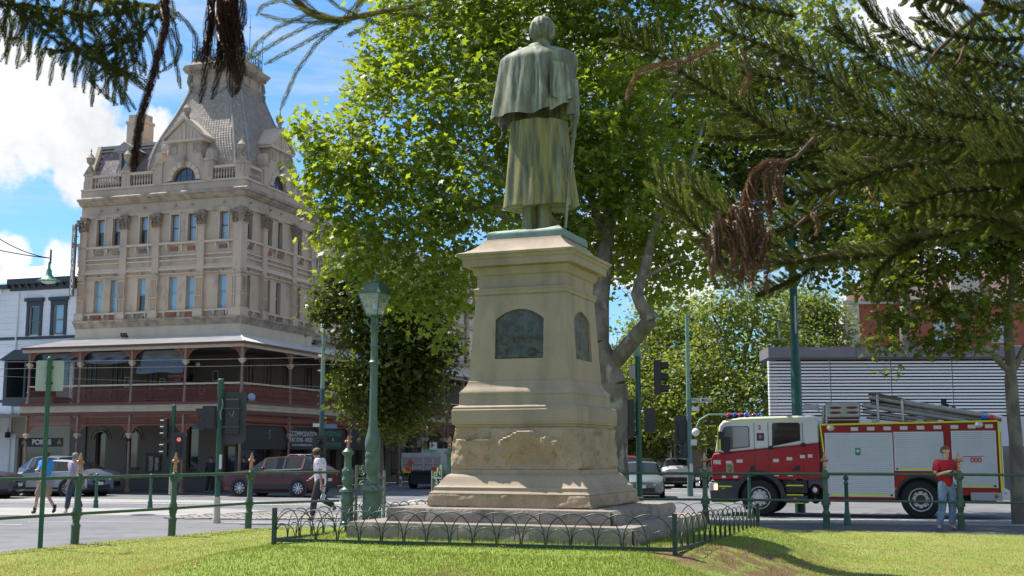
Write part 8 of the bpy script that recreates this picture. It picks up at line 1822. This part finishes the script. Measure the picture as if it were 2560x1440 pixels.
def right_green(P_, W_):
    up = (-.25, .1, 1)
    F = [([(2640, 372), (2415, 352), (2190, 335), (2055, 312), (1985, 270)], 3.7, .17, .35, 58), ([(2300, 340), (2160, 260), (2020, 170), (1900, 110), (1800, 70)], 4.4, .15, .30, 55), ([(2100, 400), (1900, 300), (1740, 205), (1620, 125), (1548, 84)], 4.9, .19, .35, 60),
         ([(2200, 430), (2050, 380), (1900, 310), (1820, 250)], 4.6, .13, .25, 55), ([(2000, 640), (1840, 640), (1745, 575), (1690, 510), (1648, 468)], 4.3, .17, .75, 48), ([(1960, 620), (1850, 580), (1785, 520), (1724, 470)], 4.2, .14, .75, 48), ([(2560, 420), (2400, 400), (2230, 420), (2080, 470), (1990, 490)], 4.0, .13, .45, 50),
         ([(2640, 480), (2500, 470), (2360, 480), (2250, 520)], 3.8, .15, .25, 55), ([(2600, 180), (2440, 150), (2300, 120), (2200, 60), (2140, -20)], 4.6, .13, .30, 55), ([(2640, 90), (2500, 100), (2380, 90), (2300, 30), (2280, -40)], 4.4, .13, .30, 55), ([(2640, 250), (2480, 250), (2330, 230), (2200, 160), (2080, 60)], 4.2, .15, .25, 55),
         ([(2640, 310), (2500, 300), (2380, 290), (2260, 250)], 3.6, .15, .30, 55), ([(2120, 330), (1980, 330), (1860, 350), (1770, 340)], 4.8, .11, .6, 45), ([(2100, 520), (2000, 560), (1900, 590), (1830, 600)], 4.5, .11, .6, 45), ([(2640, 560), (2480, 560), (2330, 590), (2180, 640), (2040, 650), (1940, 660)], 4.1, .10, .65, 40),
         ([(2300, 600), (2230, 640), (2190, 680), (2170, 740)], 4.0, .09, .5, 40), ([(2640, 640), (2520, 560), (2420, 540), (2330, 540)], 3.9, .12, .45, 50), ([(2080, 640), (2000, 690), (1940, 720), (1890, 740)], 4.4, .08, .7, 40), ([(1990, 40), (1880, 20), (1780, -20)], 4.8, .14, .3, 55), ([(2420, 20), (2330, -10), (2200, -40)], 4.3, .14, .35, 55), ([(2640, 20), (2540, 30), (2460, 0)], 4.2, .16, .4, 55), ([(2200, 300), (2080, 240), (1960, 200), (1850, 180)], 4.7, .13, .4, 55), ([(2640, 430), (2560, 400), (2450, 410)], 3.5, .17, .3, 55), ([(2420, 560), (2330, 470), (2200, 440), (2080, 430)], 4.4, .13, .5, 52), ([(2500, 300), (2350, 350), (2230, 380), (2120, 380)], 4.5, .14, .25, 55), ([(2640, 150), (2560, 200), (2430, 190), (2350, 170)], 4.9, .15, .35, 55), ([(2560, 500), (2480, 520), (2400, 500), (2300, 490)], 4.6, .14, .35, 55), ([(2640, 520), (2580, 470), (2500, 440)], 3.9, .16, .25, 55)]
    for l, Y, L_, tn, an in F: frond(P_, W_, path(l, Y, Y-.25), L_, up, .041, .5, 0, tn-.06, an, .45)
def right_dead(P_, W_):
    W_ += [(path([(2660, 400), (2400, 415), (2140, 395)], 4.2), .013), (path([(2640, 520), (2490, 550), (2290, 590), (2130, 625), (1980, 655), (1835, 680)], 4.15), .012), (path([(2050, 330), (1990, 395), (1960, 405)], 4.2), .009), (path([(2160, 400), (2090, 480), (2030, 530), (1985, 570)], 4.2), .008), (path([(2440, 40), (2340, 130), (2310, 180)], 4.4), .009), (path([(2440, 40), (2400, 150), (2350, 210)], 4.4), .008), (path([(2700, -20), (2560, 10), (2440, 40)], 4.4), .016), (path([(2500, 450), (2380, 520), (2290, 590)], 4.2), .007)]
    a = path([(1965, 405), (1920, 402), (1885, 430), (1870, 480), (1862, 520)], 4.0)
    P_ += [(a, .6)]
    for k in range(13):
        t = k/12; p = a[min(4, int(t*4))].lerp(a[min(4, int(t*4)+1)], (t*4) % 1); q = p+Vector((R.uniform(-.05, .03), R.uniform(-.06, .06), R.uniform(-.22, -.12))); P_.append((bz(p, p+Vector((-.03, 0, -.03)), q), R.uniform(.3, 1)))
    c = at(1850, 560, 4.0)
    for k in range(46):
        p = c+Vector((R.uniform(-.10, .09), R.uniform(-.09, .09), R.uniform(-.05, .06))); q = p+Vector((R.uniform(-.05, .05), R.uniform(-.04, .04), R.uniform(-.22, -.06))); P_.append((bz(p, p+Vector((R.uniform(-.06, .06), 0, .01)), q), R.uniform(.2, 1)))
    for l in ([(1705, 150), (1640, 165), (1595, 180), (1565, 250)], [(1850, 120), (1875, 190), (1850, 240)], [(1800, 110), (1740, 140), (1665, 180)], [(2030, 530), (2045, 560), (2040, 590)], [(2160, 420), (2175, 480), (2190, 510)], [(2230, 400), (2225, 450), (2205, 480)], [(2300, 400), (2290, 430), (2280, 440)], [(2370, 440), (2390, 470), (2400, 480)]): P_.append((path(l, 4.1), .5))
t_ = pine('araucaria_pine', 'dark green pine boughs with cord like foliage hanging in from the right top of view', [('foliage', right_green, PINE, SP), ('dead_foliage', right_dead, PINED, dict(rad=.005, spike=.012, pitch=.008, per=5))], (3.2, 4.2, 0))
stem(t_, 4.9, 4.6, .26, [at(2650, y, Y) for y, Y in ((372, 3.7), (90, 4.4), (250, 4.2), (480, 3.8), (560, 4.1), (640, 3.9), (-20, 4.4), (420, 4.1))]+[at(2150, -60, 4.5)+Vector((0, 0, .05)), at(2280, -50, 4.4), at(1780, -40, 4.7)+Vector((0, 0, .1))])
def left_green(P_, W_):
    F = [([(-60, -30), (60, 40), (150, 110), (250, 160), (330, 190)], 4.0, .15), ([(430, -20), (380, 60), (320, 130), (280, 170)], 4.1, .14), ([(200, -40), (190, 40), (210, 110), (240, 150)], 4.2, .13), ([(330, -30), (300, 40), (280, 100)], 4.0, .12), ([(80, -40), (100, 30), (130, 80)], 4.2, .13), ([(-40, 20), (40, 10), (120, 20), (220, 40), (330, 30)], 4.1, .13), ([(130, -30), (250, 0), (350, 10), (420, 20)], 4.2, .13), ([(280, 110), (200, 120), (140, 130), (110, 120)], 4.05, .08)]
    for l, Y, L_ in F: frond(P_, W_, path(l, Y, Y-.1), L_*.8, (1, .1, -.1), .040, -.3, .55, .25, 62, .3, wr=.003)
    for k in range(26):   # long hanging branchlets
        x = R.choice([20, 60, 100, 150, 225, 250, 280, 300, 330, 60, 350, 250, 290, 310, 450]); y = R.uniform(10, 150) if x > 200 else R.uniform(0, 40); a = at(x, y, 4.05); l = R.uniform(.09, .17); P_.append((bz(a, a+Vector((R.uniform(-.03, .05), 0, -l*.5)), a+Vector((R.uniform(-.08, .03), R.uniform(-.04, .04), -l))), R.uniform(.05, .4)))
    for l in ([(285, 165), (330, 150), (365, 165), (350, 190)], [(285, 160), (340, 200), (372, 225)], [(270, 160), (300, 220), (340, 275)], [(275, 170), (310, 190), (372, 230)], [(425, 70), (445, 110), (440, 160), (452, 222)], [(440, 30), (470, 60), (490, 90), (495, 150)], [(235, 165), (225, 200), (265, 240), (295, 262)], [(262, 170), (290, 215), (325, 280)], [(20, 20), (28, 80), (22, 120), (0, 155)], [(0, 60), (12, 85), (14, 110)], [(60, 20), (72, 80), (75, 130), (48, 168)]): P_.append((path(l, 4.0), .25))
    a0 = path([(700, -40), (770, 30), (840, 52), (900, 40), (960, 28), (1040, 14)], 4.2); W_.append((a0, .014)); P_.append((a0, .2))
    for l, tn in (([(860, 50), (760, 25), (700, 0), (655, 15), (640, 40)], .7), ([(870, 50), (780, 55), (700, 50), (650, 35)], .8), ([(850, 55), (760, 40), (690, 70), (640, 110), (610, 160)], .95), ([(860, 55), (780, 60), (700, 100), (620, 150)], .85), ([(880, 50), (800, 85), (720, 130), (660, 162)], .7), ([(850, 60), (790, 110), (740, 180), (700, 275)], .6), ([(900, 42), (1000, 20), (1060, 30), (1100, 20)], .6), ([(960, 30), (1040, 40), (1130, 60), (1180, 90)], .3), ([(800, -20), (850, 20), (900, 40)], .6), ([(930, -20), (900, 10), (880, 45)], .5), ([(1000, -30), (970, 0), (950, 30)], .5), ([(860, 45), (900, 0), (920, -40)], .6), ([(930, 40), (910, 70), (870, 90), (890, 75)], .6), ([(900, 45), (960, 60), (1010, 40), (1070, 42)], .5), ([(800, 40), (760, 0), (740, -30)], .6), ([(1020, 20), (1080, 0), (1180, -10)], .3)):
        P_.append((path(l, 4.15), tn))
def left_dead(P_, W_):
    a = path([(410, -30), (415, 60), (385, 180), (350, 300), (333, 430)], 3.9); W_ += [(a, .007)]; P_.append((a, .05)); P_.append(([p+Vector((.005, 0, 0)) for p in a], .3)); P_.append(([p-Vector((.005, 0, 0)) for p in a], .15))
    for k in range(34):
        x = R.uniform(520, 600); p = at(x, R.uniform(-40, 40), 4.0+R.uniform(-.06, .06)); l = R.uniform(.12, .30); P_.append((bz(p, p+Vector((R.uniform(-.05, .05), 0, -l*.4)), p+Vector(((x-560)/1500+R.uniform(-.03, .03), 0, -l))), R.uniform(0, .5)))
    for l in ([(560, 120), (545, 190), (530, 250)], [(570, 130), (600, 190), (590, 235)], [(530, 60), (515, 140), (510, 210), (500, 260)], [(590, 60), (610, 120), (600, 200), (585, 240)], [(560, 0), (562, 90), (560, 170)]): P_.append((path(l, 4.0), .15))
t_ = pine('araucaria_pine', 'pine twigs with drooping dead brown sprays hanging in from the top left', [('foliage', left_green, PINE, dict(rad=.003, spike=.0095, pitch=.0078, per=5)), ('dead_foliage', left_dead, leafmat('pine_dead_dark', (.05, .022, .014), (.15, .08, .045), .1, .2, (1.2, 1., .8)), dict(rad=.005, spike=.011, pitch=.008, per=5))], (-2.2, 4.1, 0))
stem(t_, -4.3, 3.9, .24, [at(x, y, 4.1)+Vector((0, 0, .03)) for x, y in ((-60, -40), (200, -50), (340, -50), (430, -45), (560, -60), (700, -60), (1000, -70), (90, -45), (1180, -60))])
